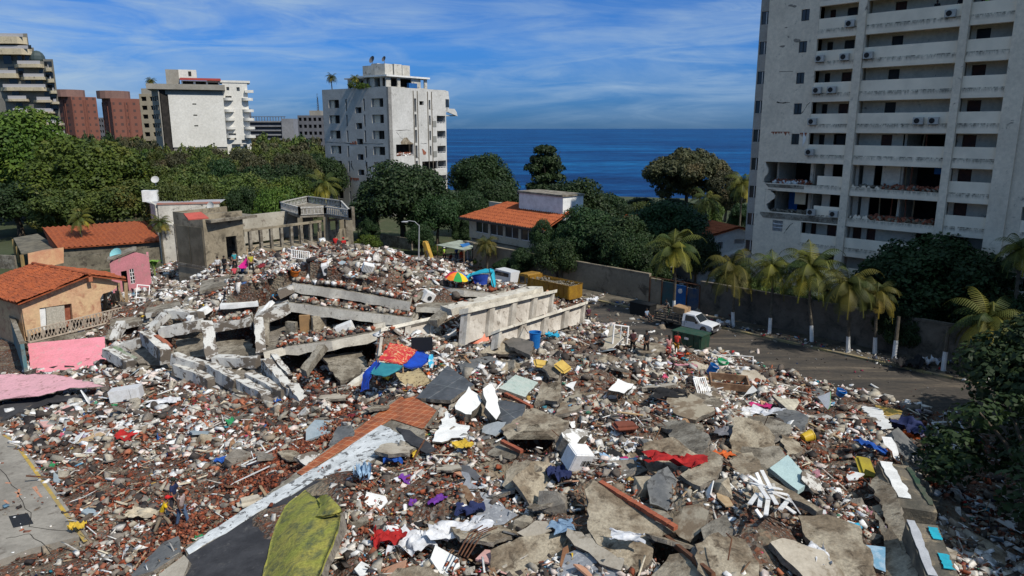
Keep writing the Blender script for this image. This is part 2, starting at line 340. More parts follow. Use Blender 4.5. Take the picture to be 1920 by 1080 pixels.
YEL = M('yellow_line_paint', (.50, .33, .05), (.32, .24, .10), sc=1.5)
mb = MB(); e = [P(9, 815, .42), P(30, 828, .42), P(91, 913, .42), P(165, 1016, .42)]
for a, b_ in zip(e, e[1:]): mb.bar(a+Vector((-.12, .02, .004)), b_+Vector((-.12, .02, .004)), .16, .012)
tag(mb.build('yellow_line', YEL), None, None, None, 'structure')
mb = MB()
for a, b_ in (((28, 922), (40, 928)), ((36, 917), (33, 932)), ((62, 913), (78, 932)), ((66, 912), (70, 920)), ((8, 938), (16, 944)), ((10, 905), (20, 906))): mb.bar(P(*a, .424), P(*b_, .424), .10, .006)
tag(mb.build('spray_mark', M('orange_spray', (.55, .20, .09), (.40, .25, .18), sc=4)), 'faint orange spray marks on the concrete yard', 'paint marks')
for i, q in enumerate((((0, 880), (40, 930), (60, 985), (140, 1000)), ((10, 1010), (60, 1000), (100, 1040)))):
 mb = MB(); pp = [P(*a, .424)+Vector((R.uniform(-.1, .1), R.uniform(-.1, .1), 0)) for u_, v in zip(q, q[1:]) for a in [(u_[0]+(v[0]-u_[0])*k/5, u_[1]+(v[1]-u_[1])*k/5) for k in range(5)]]
 for a, b_ in zip(pp, pp[1:]): mb.bar(a, b_, .035, .004)
 tag(mb.build('crack_line', M('crack_black', (.04, .035, .03), bump=0)), None, None, None, 'structure')
mb = MB(); h = [P(16, 968, .42), P(52, 962, .42), P(63, 982, .42), P(25, 990, .42)]
mb.add([p+Vector((0, 0, .006)) for p in h], [(0, 1, 2, 3)]); o = mb.build('drain_cover', M('dark_grate', (.035, .033, .03), (.05, .045, .04), sc=6, rough=.5, metal=.6)); tag(o, 'dark square metal cover set in the concrete yard', 'drain cover')
GRS = M('rough_grass', (.05, .07, .02), (.09, .075, .035), sc=.7, c3=(.035, .05, .015), sc3=2)
sheet('grass_strip', [(-60, 30), (-44, 34), (-41, 62), (-42, 80), (-64, 80)], .01, GRS)
# ================================================================ BUILDINGS
TWALL = M('stained_cream_wall', (.80, .685, .535), (.70, .60, .47), sc=.35, c3=(.17, .15, .13), sc3=1.3, lo3=.62, hi3=.70, bump=.12, bsc=6)
def stain_mat(name, base, dark, zper=2.9, z0=.65, rough=.9):
 m, t, b = newmat(name); co = tcoord(t); s = N(t, 'ShaderNodeSeparateXYZ'); t.links.new(co, s.inputs[0])
 fr = math_(t, 'FRACT', math_(t, 'DIVIDE', math_(t, 'SUBTRACT', s.outputs[2], z0), zper))
 mp = N(t, 'ShaderNodeMapping'); t.links.new(co, mp.inputs[0]); mp.inputs['Scale'].default_value = (1, 1, .35)
 nz = noise_(t, mp.outputs[0], 3.2, 8, .75)
 rp = ramp(t, [(.0, 0.), (.84, .0), (.97, 1.), (1., 1.)]); t.links.new(fr, rp.inputs[0])
 k = math_(t, 'MULTIPLY', rp.outputs[0], math_(t, 'MULTIPLY_ADD', nz, 4.5, -1.75))
 n2_ = ramp(t, [(.4, 0.), (.62, 1.)]); t.links.new(noise_(t, co, .4, 6), n2_.inputs[0])
 c = mixc(t, n2_.outputs[0], base, tuple(q*.84 for q in base)); c = mixc(t, k, c, dark)
 t.links.new(c, b.inputs['Base Color']); b.inputs['Roughness'].default_value = rough; b.inputs['Specular IOR Level'].default_value = .2
 return m
TPAR = stain_mat('mould_stained_parapet', (.84, .73, .575), (.06, .06, .05), 2.9, 1.03)
TFAC = stain_mat('mould_stained_facade', (.80, .69, .545), (.08, .08, .065), 2.9, 1.0)
DOORB = M('brown_door', (.10, .035, .02), (.06, .025, .018), sc=2, rough=.6)
DOORD = M('dark_door', (.012, .011, .011), (.025, .022, .02), sc=1, rough=.5, bump=0)
def glass(name, col, rough=.12):
 m, t, b = newmat(name); b.inputs['Base Color'].default_value = (*col, 1); b.inputs['Roughness'].default_value = rough; b.inputs['Specular IOR Level'].default_value = .5; return m
GLS = glass('dark_window_glass', (.02, .026, .032))
ACW = M('air_conditioner_casing', (.50, .49, .46), (.40, .39, .36), sc=4, rough=.5, bump=0)
# ---- right hand tower --------------------------------------------------
TF = Fr((25.4, 75.4, 0), (.69, -.724), (.724, .69))
TW = thing('apartment_tower', 'tall cream tower at the right with long open balconies and blown out lower floors', 'building', TF(10, 6, 0))
ZF = [6.7+2.9*k for k in range(-3, 11)]      # balcony floor levels
ZB = [6.7+2.9*k for k in range(0, 8)]
BAYS = [(5.1, 8.73), (9.51, 17.09), (17.78, 20.89), (23.3, 30.2), (31.2, 35)]
holes = []
for zf in ZF:
 for a, b_ in BAYS:
  holes.append((a, b_, zf+.02, zf+2.17) if zf > 0 else (a, b_, zf+.7, zf+2.3))
for k, zf in enumerate(ZB):
 if k == 0: holes.append((2.1, 3.2, zf+1.0, zf+2.1))      # grille
 elif k in (1, 2): pass
 else: holes.append((3.35, 4.15, zf+1.05, zf+2.1))
for zf in (29.9, 32.8): holes.append((3.35, 4.15, zf+1.05, zf+2.1))
mb = MB(); big = [(1.05, 5.1, ZB[1]+.05, ZB[1]+2.2), (.65, 5.1, ZB[2]+.05, ZB[2]+2.2)]
mb.wall(TF, 0, 35, 0, 37, holes+big, th=.32)
mb.build('facade', TWALL, TW)
for a, b_ in BAYS:
 for zf in ZF[3:]: mb = MB(); mb.box(TF, a, b_, -.035, -.003, zf-.70, zf-.0); mb.build('spandrel', TFAC, TW)
for a, b_ in ((8.76, 9.48), (17.12, 17.75), (20.92, 22.3)): mb = MB(); mb.box(TF, a, b_, -.22, -.003, 0, 37); mb.build('pier', TWALL, TW)
def ragged(F, xa, xb, za, zb, y, th, side, mat, name, parent, seed, amp=.5):
 r = random.Random(seed); n = 16; pts = [(xa, za), (xa, zb)] if side == 'L' else [(xb, zb), (xb, za)]
 if side == 'L':
  pts = [(xa, za)]+[(xa+amp*(.55+.4*math.sin(i*.42+seed)+.14*r.random()), za+(zb-za)*i/n) for i in range(n+1)]+[(xa, zb)]
 elif side == 'B':
  pts = [(xa, za)]+[(xb, za)]+[(xb-(xb-xa)*i/n, za+amp*r.random()*(1-.3*i/n)) for i in range(n+1)]
 elif side == 'T':
  pts = [(xb, zb)]+[(xa, zb)]+[(xa+(xb-xa)*i/n, zb-amp*r.random()) for i in range(n+1)]
 mb = MB(); mb.prism(F, pts, y, y+th); return mb.build(name, mat, parent)
ragged(TF, 1.05, 5, ZB[1]+.04, ZB[1]+2.21, .03, .24, 'L', TWALL, 'broken_wall_edge', TW, 3, 1.0)
ragged(TF, .65, 5, ZB[2]+.04, ZB[2]+2.21, .03, .24, 'L', TWALL, 'broken_wall_edge', TW, 4, .5)
for (xa, xb, za, zb, sd, k) in ((.9, 3.0, ZB[1]-.75, ZB[1]-.05, 'T', 5), (1.2, 3.1, ZB[3]+1.75, ZB[3]+2.3, 'T', 7), (4.2, 4.9, ZB[3]+1.2, ZB[3]+2.2, 'T', 9)):
 ragged(TF, xa, xb, za, zb, -.012, .02, sd, BRICK, 'exposed_brick', TW, k, .5)
ragged(TF, 4.55, 5.12, ZB[3]+.9, ZB[3]+2.3, -.02, .3, 'L', WHITE, 'broken_wall_edge', TW, 17, .3)
mslab = MB(); mback = MB(); mceil = MB()
for zf in ZF:
 mslab.box(TF, .32, 34.9, .325, 9, zf-.34, zf+.015)
 mback_h = []
wr = random.Random(4)
broke = {(1, 1), (2, 1), (1, 0), (2, 0)}
for i, zf in enumerate(ZF):
 if zf < 0: continue
 k = i-3
 for j, (a, b_) in enumerate(BAYS):
  y = 1.75; hs_ = []; doors = []
  w = b_-a
  if j == 0: hs_ = [(a+.25, a+.8, 0, 2.02), (a+1.9, a+2.8, 0, 2.02)]
  elif j == 1: hs_ = [(a+1.7, a+2.65, 0, 2.05)]
  elif j == 2: hs_ = [(a+.12, a+1.15, 0, 2.05)]
  elif j == 3: hs_ = [(a+.5, a+1.5, 0, 2.05), (a+4.4, a+5.6, .3, 2.0)]
  if k == 3 and j == 1: hs_ += [(a+3.6, b_, 0, 2.1)]
  if k == 3 and j == 0: hs_ += [(a+1.7, b_, 0, 2.1)]
  if k == 3 and j == 2: hs_ += [(b_-.3, b_, 0, 2.1)]
  if k == 2 and j == 1: hs_ = [(a, a+.4, 0, 2.1), (a+1.4, a+2.1, 0, 2.1), (a+3.7, b_, 0, 2.1)]
  if k == 1 and j == 1: hs_ = [(a+.2, a+.5, 0, 2.1), (a+1.2, b_, 0, 2.1)]
  if k in (1, 2) and j == 0: hs_ = [(a, a+1.1, 0, 2.1), (a+1.9, b_, 0, 2.1)]
  if k == 0 and j == 1: hs_ = [(a, a+.8, 0, 2.1), (a+1.3, a+2.1, 0, 2.1), (a+5.6, b_, 0, 2.1)]
  mback.wall(TF, a-.3, b_+.3, zf+.02, zf+2.54, [(p, q_, zf+r_, zf+s_) for p, q_, r_, s_ in hs_], th=.15, y=y)
  if (k, j) in broke: continue
  for (p, q_, r_, s_) in hs_:
   if q_-p > 1.3: continue
   d = MB(); d.box(TF, p+.04, q_-.04, y+.05, y+.10, zf+.02, zf+s_-.05)
   d.build('door', DOORB if (j == 2 and k % 2 == 1) or wr.random() < .35 else DOORD, TW)
  mp_ = MB()
  if k == 2 and j == 1: continue
  if k == 2 and j == 0:
   mp_.prism(TF, [(a, zf), (b_, zf), (b_, zf+.95), (b_-.8, zf+1.02), (a+1.5, zf+1.08), (a+.2, zf+1.1)], .05, .17)
  else: mp_.box(TF, a, b_, .05, .17, zf+.0, zf+1.08)
  mp_.build('parapet', TPAR, TW)
ragged(TF, 9.51, 12.4, ZB[2], ZB[2]+.7, .05, .14, 'B', TPAR, 'broken_parapet', TW, 31, .5)
ragged(TF, 9.51, 11.6, ZB[1], ZB[1]+.9, .05, .14, 'B', TPAR, 'broken_parapet', TW, 32, .6)
mb = MB(); mb.box(TF, 6.2, 8.73, .05, .17, ZB[1], ZB[1]+1.0); mb.build('parapet', TPAR, TW)
mb = MB(); mb.box(TF, 6.3, 8.73, .05, .17, ZB[2], ZB[2]+1.0); mb.build('parapet', TPAR, TW)
mslab.build('floor_slabs', CONC, TW); mback.build('corridor_walls', TWALL, TW)
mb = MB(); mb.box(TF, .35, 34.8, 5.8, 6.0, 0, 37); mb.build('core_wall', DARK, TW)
mb = MB()
for k, (zb_, zt) in enumerate([(z, z+2.55) for z in ZF]):
 for x in (1.2, 5.0, 8.9, 13.2, 17.2, 21.2, 24, 30.6): mb.box(TF, x, x+.2, 1.92, 5.8, zb_+.02, zt)
mb.build('cross_walls', TWALL, TW)
mb = MB(); BF = Fr(TF(-1.35, .9, 0), (.69, -.724), (.724, .69))
mb.wall(BF, 0, 1.3, 0, 37, [(.12, 1.15, z+1.25, z+2.5) for z in ZF], th=.2); mb.box(BF, 0, .14, .21, 3, 0, 37)
mb.build('side_bay', M('bay_spandrel', (.40, .375, .34), (.34, .32, .29), sc=.6), TW)
mb = MB(); mb.box(TF, 0, .3, .33, 9, 0, 37); mb.box(TF, 34.7, 35, .33, 9, 0, 37); mb.box(TF, .31, 34.69, 8.7, 9, 0, 37); mb.build('side_wall', TWALL, TW)
for z in ZF:
 w_ = MB(); w_.box(BF, .14, 1.13, .12, .16, z+1.27, z+2.48); fr_ = w_.build('window', GLS, TW)
 f2 = MB(); f2.box(BF, .60, .66, .09, .17, z+1.27, z+2.48); f2.build('frame', WPAINT, fr_)
for k, zf in list(enumerate(ZB))[3:]+[(8, 29.9), (9, 32.8)]:
 w_ = MB(); w_.box(TF, 3.37, 4.13, .12, .16, zf+1.07, zf+2.08); fr_ = w_.build('window', GLS, TW)
 f2 = MB(); f2.box(TF, 3.72, 3.77, .08, .17, zf+1.07, zf+2.08); f2.box(TF, 3.37, 4.13, .08, .17, zf+1.07, zf+1.12); f2.build('frame', DOORD, fr_)
g = MB()
for i in range(8): g.box(TF, 2.13+i*.135, 2.16+i*.135, .08, .12, ZB[0]+1.0, ZB[0]+2.1)
for z in (.35, .72): g.box(TF, 2.1, 3.2, .07, .13, ZB[0]+1.0+z, ZB[0]+1.06+z)
g.build('window_grille', WPAINT, TW)
def ac(x, zf, w=.82, F=TF, y=-.36):
 o_ = MB(); o_.box(F, x, x+w, y, y+.34, zf+.06, zf+.66); a_ = o_.build('air_conditioner', ACW, TW)
 f_ = MB(); c_ = F(x+w*.4, y-.012, zf+.36); f_.tube([c_, c_-F.y*.02], .23, 12); f_.build('fan', DOORD, a_)
 f_ = MB(); f_.bar(F(x+.1, y+.05, zf+.04), F(x+.1, y+.35, zf+.04), .04); f_.bar(F(x+w-.1, y+.05, zf+.04), F(x+w-.1, y+.35, zf+.04), .04); f_.build('bracket', STEEL, a_)
for x, k in ((7.7, 7), (15.9, 7), (5.2, 6), (7.5, 6), (9.6, 6), (5.2, 5), (6.6, 5), (5.0, 4), (14.4, 4), (15.6, 4), (5.0, 3), (5.7, 1), (7.9, 1)): ac(x, ZB[k])
def heap(F, xa, xb, y0, y1, z, h, mat, name, parent, seed):
 r = random.Random(seed); mb = MB()
 for _ in range(int((xb-xa)*26)):
  x = r.uniform(xa, xb); y = r.uniform(y0, y1); s = r.uniform(.08, .32); zz = z+r.random()*h*.8
  e = Matrix.Rotation(r.random()*3, 3, Vector((r.random(), r.random(), r.random()+.1)).normalized())
  c_ = F(x, y, zz); vs = [c_+e@Vector((i*s*r.uniform(.3, .6), j*s*r.uniform(.3, .6), k*s*r.uniform(.15, .4))) for k in (-1, 1) for i, j in ((-1, -1), (1, -1), (1, 1), (-1, 1))]
  mb.add(vs, [(0, 3, 2, 1), (4, 5, 6, 7), (0, 1, 5, 4), (1, 2, 6, 5), (2, 3, 7, 6), (3, 0, 4, 7)])
 return mb.build(name, mat, parent)
heap(TF, 1.3, 5.2, .35, 1.7, ZB[2], .5, BRICK, 'fallen_bricks', TW, 1); heap(TF, 1.4, 5.0, .35, 1.5, ZB[2], .4, WHITE, 'fallen_plaster', TW, 2)
heap(TF, 1.3, 5.2, .35, 1.5, ZB[1], .35, CONC, 'fallen_plaster', TW, 3)
heap(TF, 12, 17, .35, 1.7, ZB[2], .5, BRICK, 'fallen_bricks', TW, 4); heap(TF, 10, 17, .3, 1.6, ZB[2], .35, CONC, 'fallen_plaster', TW, 5)
heap(TF, 11.2, 17, .2, 1.7, ZB[1], .55, BRICK, 'fallen_bricks', TW, 6); heap(TF, 11, 17, .2, 1.5, ZB[1], .4, CONC_T, 'fallen_plaster', TW, 7)
for i, (x, k) in enumerate([(11.6, 1), (12.6, 1), (13.1, 1), (13.9, 1), (14.5, 1), (13.3, 2), (13.6, 2), (14.0, 2), (14.6, 3), (15.0, 3)]):
 s_ = MB(); s_.bar(TF(x, 2.2, ZB[k]), TF(x+.15*((i*7) % 3-1), 2.3, ZB[k]+2.5), .09); s_.build('exposed_stud', BRICK if i % 2 else WOODL, TW)
mb = MB(); mb.box(TF, 3.9, 5.0, .7, .85, ZB[1]+.95, ZB[1]+2.5); mb.build('hanging_panel', M('beige_panel', (.52, .42, .28), (.46, .37, .25), sc=2), TW)
mb = MB(); mb.prism(TF, [(1.35, ZB[2]-.36), (8.7, ZB[2]-.36), (8.7, ZB[2]-.02), (1.0, ZB[2]-.02)], -.03, .0)
mb.prism(TF, [(1.0, ZB[1]-.6), (8.72, ZB[1]-.6), (8.72, ZB[1]-.04), (.7, ZB[1]-.04), (.62, ZB[1]-.2)], -.04, .0); mb.build('exposed_beam', CONC, TW)
BLUEP = M('blue_painted_wall', (.02, .10, .30), (.02, .13, .36), sc=1)
for x0, x1, k, y, z0, z1 in ((15.9, 16.8, 2, 2.1, 1.5, 2.1), (17.9, 20.7, 1, 3.5, 0, 2.4), (2.3, 3.2, 1, 2.8, 0, 2.2), (16.2, 17, 1, 3, 0, 2.3), (20.4, 20.8, 2, 2.1, 0, 2.3)):
 mb = MB(); mb.box(TF, x0, x1, y, y+.1, ZB[k]+z0, ZB[k]+z1); mb.build('blue_wall', BLUEP, TW)
CRK = M('crack_dark', (.03, .022, .018), bump=0, grain=0)
def crack(F, pts, w, parent, y=-.006, mat=CRK):
 mb = MB()
 r = random.Random(int(pts[0][0]*100)); pp = []
 for a, b_ in zip(pts, pts[1:]):
  n = 5
  for i in range(n): pp.append((a[0]+(b_[0]-a[0])*i/n+r.uniform(-.06, .06), a[1]+(b_[1]-a[1])*i/n+r.uniform(-.06, .06)))
 for a, b_ in zip(pp, pp[1:]):
  ww = w*r.uniform(.4, 1.3); d = Vector((b_[0]-a[0], b_[1]-a[1])); q = Vector((-d.y, d.x)).normalized()*ww/2
  mb.add([F(a[0]-q.x, y, a[1]-q.y), F(b_[0]-q.x, y, b_[1]-q.y), F(b_[0]+q.x, y, b_[1]+q.y), F(a[0]+q.x, y, a[1]+q.y)], [(0, 1, 2, 3)])
 return mb.build('crack', mat, parent)
crack(TF, [(1.6, ZB[5]+2.3), (3.3, ZB[5]+2.2)], .08, TW); crack(TF, [(1.5, ZB[4]+2.25), (3.3, ZB[4]+2.15)], .1, TW)
crack(TF, [(4.2, ZB[4]+1.1), (5.05, ZB[4]+2.5)], .07, TW); crack(TF, [(3.4, ZB[0]+.9), (4.4, ZB[0]+2.3)], .07, TW); crack(TF, [(1.0, ZB[1]+2.3), (2.6, ZB[1]+2.25)], .06, TW)
for x, z, s in ((1.7, 25.9, .35), (3.1, 26.3, .5), (2.6, 29.5, .3), (2.2, 29.6, .3), (1.9, 27.6, .2)):
 r = random.Random(int(x*z)); pts = [(x+s*r.uniform(.5, 1)*math.cos(a), z+s*.5*r.uniform(.4, 1)*math.sin(a)) for a in [i*.63 for i in range(10)]]
 mb = MB(); mb.prism(TF, pts, -.005, .001); mb.build('spalled_patch', M('old_render', (.22, .18, .14), (.30, .27, .23), sc=8), TW)
# ---- generic block builder -------------------------------------------
def block(F, w, d, h, mat, root, name='wall', z0=0):
 mb = MB(); mb.box(F, 0, w, 0, d, z0, h); return mb.build(name, mat, root)
def windows(F, rects, root, y=.0, mat=GLS, fm=None, sill=None, name='window', depth=.12):
 for (a, b_, c, d) in rects:
  w_ = MB(); w_.box(F, a, b_, y, y+.05, c, d); o_ = w_.build(name, mat, root)
  if fm:
   f_ = MB(); f_.box(F, (a+b_)/2-.04, (a+b_)/2+.04, y-.04, y-.002, c, d); f_.box(F, a, b_, y-.04, y-.002, c, c+.07); f_.build('frame', fm, o_)
# ---- central tower ------------------------------------------------------
MOULD = M('mouldy_white_render', (.60, .59, .56), (.50, .49, .46), sc=.25, c3=(.13, .115, .09), sc3=.55, lo3=.60, hi3=.70, bump=.1, bsc=5)
c0 = Dp(730, 240, 146); c0.z = 0
uL = Vector((-.80, .60, 0)); uR = Vector((.60, .80, 0))   # two faces away from the near corner
CF = Fr(c0+uL*20.5, -uL, uR)     # left face: x runs left->right, y into the building
CR = Fr(c0, uR, uL)              # right face
CT = thing('apartment_tower', 'square white mould streaked tower in the middle, its right top corner broken away', 'building', c0+uL*10+uR*9)
HT = 26.2; FH = 3.22; zt = [HT-3.35-FH*k for k in range(8)]
hl = []
for z in zt:
 hl += [(2.0, 5.4, z-.55, z+1.15), (7.45, 7.95, z-1.2, z+1.2), (13.0, 13.5, z-1.2, z+1.2), (15.5, 19.0, z-.55, z+1.15), (10.5, 12.4, z-1.7, z-.5)]
mb = MB(); mb.wall(CF, 0, 20.5, 0, HT, hl, th=.9); mb.build('left_facade', M('shade_darkened_render', (.50, .485, .455), (.42, .405, .38), sc=.3, c3=(.15, .13, .11), sc3=1.2, lo3=.64, hi3=.72, bump=.1), CT)  # left face is a darker copy of the white render, shade in its colour
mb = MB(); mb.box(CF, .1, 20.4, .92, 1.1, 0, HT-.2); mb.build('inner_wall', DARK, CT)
wr = random.Random(8)
for z in zt:
 for a in (2.0, 15.5):
  ins_ = MB(); ins_.box(CF, a+.1, a+(1.2 if wr.random() < .6 else 1.8), .55, .8, z-.55, z+1.1); ins_.build('window_infill', TWALL, CT)
crack(CF, [(.2, zt[3]+1.9), (6.5, zt[3]+1.75), (12, zt[3]+1.7), (20.3, zt[3]+1.75)], .12, CT, -.01)
crack(CF, [(8.6, zt[4]+1.2), (8.4, zt[4]+.3), (9.3, zt[4]-.9)], .25, CT, -.01); crack(CF, [(13, zt[4]+1.5), (13.2, zt[4]), (14.2, zt[4]-.8)], .2, CT, -.01)
ragged(CF, 8.3, 10.5, zt[3]+1.5, zt[3]+2.5, -.02, .05, 'B', BRICK, 'exposed_brick', CT, 5, .9)
ragged(CF, 8.0, 10.7, zt[5]-.4, zt[5]+.9, -.02, .05, 'T', BRICK, 'exposed_brick', CT, 6, .9)
WR_ = 17.2; hr = []
for k, z in enumerate(zt):
 hr += [(7.35, 7.95, z-1.4, z+1.3), (11.75, 12.25, z-.9, z+1.1)]
 if k == 0: hr += [(8.9, 10.2, z+.0, z+.8)]
 if k >= 1: hr += [(14.2, 16.9, z-.6, z+1.1)]
 if k == 3: hr += [(1.7, 6.8, z-.8, z+1.6)]
 if k >= 4: hr += [(9.3, 14.1, z-.6, z+1.1)]
mb = MB(); mb.wall(CR, 0, WR_, 0, HT-.02, hr, th=.5); mb.box(CR, WR_-.3, WR_, .51, 15, 0, HT-3.2); mb.build('right_facade', MOULD, CT)
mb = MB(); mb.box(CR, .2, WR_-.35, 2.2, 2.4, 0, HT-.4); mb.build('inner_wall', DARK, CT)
mb = MB()
for x in (7.0, 8.2, 11.3, 12.55): mb.box(CR, x, x+.14, -.14, 0, 0, HT-.5)
mb.build('drain_pipe', M('dirty_pipe', (.22, .19, .15), (.12, .10, .08), sc=1), CT)
mb = MB(); mb.prism(CR, [(3.2, zt[3]+1.6), (3.0, zt[3]+2.0), (4.0, zt[3]+2.9), (4.9, zt[3]+3.0), (5.7, zt[3]+2.2), (6.9, zt[3]+1.7), (6.6, zt[3]+1.6)], -.02, .0); mb.build('spalled_patch', CONC_T, CT)
heap(CR, 2.0, 6.7, .2, 1.6, zt[3]-.8, .9, BRICK, 'fallen_bricks', CT, 21); heap(CR, 2.0, 6.7, .2, 1.6, zt[3]-.8, .7, WHITE, 'fallen_plaster', CT, 22)
mb = MB(); mb.prism(CR, [(9.3, zt[3]+.6), (9.6, zt[3]+.5), (10.6, zt[3]-.2), (10.4, zt[3]-.7), (9.7, zt[3]-.7)], -.02, .0); mb.build('exposed_brick', BRICK, CT)
crack(CR, [(1.8, zt[2]+1.2), (4, zt[2]+1.3), (6.5, zt[2]+1.25)], .1, CT, -.01); crack(CR, [(2, zt[2]+.9), (3.2, zt[2]-.3), (4.5, zt[2]-1)], .09, CT, -.01); crack(CR, [(8.8, zt[3]+1.7), (11.3, zt[3]+1.6)], .09, CT, -.01)
wl = MB()
for k, z in enumerate(zt[1:]):
 wl.box(CR, 14.2, 16.9, .1, .18, z-.3, z-.22); wl.box(CR, 14.2, 16.9, .1, .18, z-.6, z-.52)
 for x in (14.2, 15.1, 16.0, 16.82): wl.box(CR, x, x+.08, .1, .18, z-.6, z-.3)
wl.build('balcony_rail', WPAINT, CT)
for z in zt[1:4]:
 w_ = MB(); w_.box(CR, 12.85, 13.95, -.05, -.001, z-1.3, z+.0); w_.build('louvre_panel', M('grey_louvre', (.25, .25, .23), bump=0), CT)
mb = MB(); mb.prism(CR, [(WR_+.003, HT-.1), (WR_+.9, HT-.2), (WR_+1.2, HT-1.9), (WR_+.9, HT-4.6), (WR_+.003, HT-4.7)], 0, .4); mb.prism(CR, [(WR_+.9, HT-4.7), (WR_+3.9, HT-5.5), (WR_+3.6, HT-4.6), (WR_+2.9, HT-3.9), (WR_+.95, HT-3.9)], .03, .4)
mb.box(CR, WR_+.003, WR_+3.6, .5, 4, HT-5.5, HT-5.25); mb.build('broken_balcony', MOULD, CT)
windows(CR, [(WR_-.1, WR_+1.0, HT-3.6, HT-1.9)], CT, y=-.06)
mb = MB(); mb.box(CF, .003, 20.497, .91, 16.9, HT-.3, HT-.02); mb.build('roof_slab', CONC, CT)
PHM = M('weathered_penthouse', (.55, .53, .48), (.42, .40, .35), sc=.5, c3=(.12, .10, .08), sc3=1.4, lo3=.57, hi3=.68)
mb = MB(); mb.wall(CF, 5, 11, HT-.02, HT+2.1, [(5.6, 8, HT, HT+1.8), (9, 10.4, HT+.3, HT+1.8)], th=.3, y=3); mb.box(CF, 4.4, 11.5, 2.6, 9, HT+2.1, HT+2.35); mb.build('penthouse_wall', PHM, CT)
mb = MB(); mb.wall(CR, 1, 13, HT-.02, HT+2.1, [(2.3, 4.2, HT+.2, HT+1.9), (5, 8.3, HT+.2, HT+1.9), (11, 12.2, HT+.2, HT+1.9)], th=.3, y=1.5)
mb.wall(CF, 14, 20.49-1.5, HT-.02, HT+2.1, [(15.3, 17, HT+.2, HT+1.9), (17.6, 18.7, HT+.2, HT+1.9)], th=.3, y=1.2); mb.build('penthouse_wall', PHM, CT)
mb = MB(); mb.box(CR, .6, 13.3, .9, 9.5, HT+2.11, HT+2.45); mb.build('penthouse_roof', WHITE, CT)
mb = MB(); mb.box(CR, 1.4, 12.6, 4, 4.2, HT, HT+2.1); mb.box(CF, 5.2, 10.8, 5, 5.2, HT, HT+2.1); mb.build('inner_wall', DARK, CT)
mb = MB(); mb.box(CF, 9.5, 12.4, 3.4, 7, HT+.0, HT+4.7); mb.box(CF, 12.6, 14.5, 3.0, 7.5, HT+.0, HT+5.0); mb.build('lift_tower', PHM, CT)
mb = MB()
for i, x in enumerate((2.6, 5.2, 7.6)): mb.box(CR, x, x+2.2, 3.4, 6.5, HT+2.46, HT+4.8+.1*(i % 2))
mb.build('water_tank_housing', PHM, CT)
mb = MB(); mb.box(CR, 6.2, 8.6, .2, .8, HT, HT+1.0); mb.build('blue_tank', BLUEP, CT)
def dish(p, r, root, aim, m_=None, standalone=None):
 mb = MB(); a = Vector(aim).normalized(); x = a.cross(Vector((0, 0, 1))).normalized(); y = a.cross(x); vs = [Vector(p)]; n = 12; fs = []
 for i in range(1, 4):
  q = r*i/3
  for j in range(n): t_ = 2*math.pi*j/n; vs.append(Vector(p)+a*(q*q/r*.35)+(x*math.cos(t_)+y*math.sin(t_))*q)
 fs += [(0, 1+j, 1+(j+1) % n) for j in range(n)]+[(1+i*n+j, 1+(i+1)*n+j, 1+(i+1)*n+(j+1) % n, 1+i*n+(j+1) % n) for i in range(2) for j in range(n)]
 mb.add(vs, fs); mb.tube([Vector(p), Vector(p)+Vector((0, 0, -r*1.4))], .05, 5); return mb
for (x, y, z, r) in ((11.5, 4.5, HT+5.9, .8), (14.0, 5.5, HT+6.0, .6)):
 dish(CF(x, y, z), r, CT, (-.6, -.7, .35)).build('satellite_dish', M('grey_dish', (.10, .10, .11), bump=0, grain=0), CT)
# ---- white slab building on the left -------------------------------------
def pxw(d): return d/FPX
def zpx(py, depth): return Dp(960, py, depth).z
WB0 = Dp(321, 240, 215); WB0.z = 0
WBF = Fr(WB0, (.93, .36), (-.36, .93))
WBd = thing('apartment_building', 'white slab building with blank front wall, red awning and palm on its roof terrace', 'building', WBF(10, 6, 0))
h_ = lambda py: CZ+(241-py)*215/FPX*1.02
Hw = h_(162); Htop = h_(152)
CREAM = M('clean_white_render', (.72, .70, .64), (.66, .64, .58), sc=.2, bump=.05)
BEIGE = M('grey_beige_render', (.32, .30, .26), (.26, .24, .20), sc=.3, bump=.1)
mb = MB(); mb.wall(WBF, 0, 15.2, h_(275), h_(180), [(6.4, 7.5, h_(y+1.2), h_(y-1.2)) for y in (197, 217, 236)], th=.3); mb.build('blank_wall', CREAM, WBd)
mb = MB(); mb.box(WBF, .2, 15.0, .31, 10, 0, h_(180)); mb.box(WBF, -1.0, 15.2, .2, 10, h_(180)+.02, h_(172)); mb.build('body', BEIGE, WBd)
mb = MB(); mb.box(WBF, -5.5, 15.9, -1.2, 11, h_(171.5), h_(162)); mb.build('terrace_band', BEIGE, WBd)
LF = Fr(WBF(-4.8, 5.5, 0), (.66, -.75), (.75, .66))
mb = MB(); mb.wall(LF, 0, 6.6, 0, h_(172), [(a, a+1.4, h_(y+5), h_(y-4)) for a in (.6, 2.6, 4.6) for y in (187, 203, 219, 235, 250)], th=.3)
mb.build('side_wall', BEIGE, WBd)
mb = MB(); mb.box(LF, .2, 6.4, .6, 5, 0, h_(172)-.1); mb.build('inner_wall', DARK, WBd)
mb = MB(); mb.wall(WBF, 15.2, 22.3, h_(268), h_(157), [(16.3, 17.1, h_(171), h_(165)), (19.2, 20.1, h_(172), h_(165)), (15.8, 17.6, h_(188), h_(181)), (15.9, 18, h_(262), h_(250)), (19.5, 21.5, h_(268), h_(262))], th=.3, y=1.2)
mb.wall(WBF, 15.2, 22.3, 0, h_(268)-.01, [(16.5, 21, 1, h_(270))], th=.3, y=1.2); mb.box(WBF, 15.3, 22.2, 2.3, 10, 0, h_(157)-.2); mb.build('right_wing', CREAM, WBd)
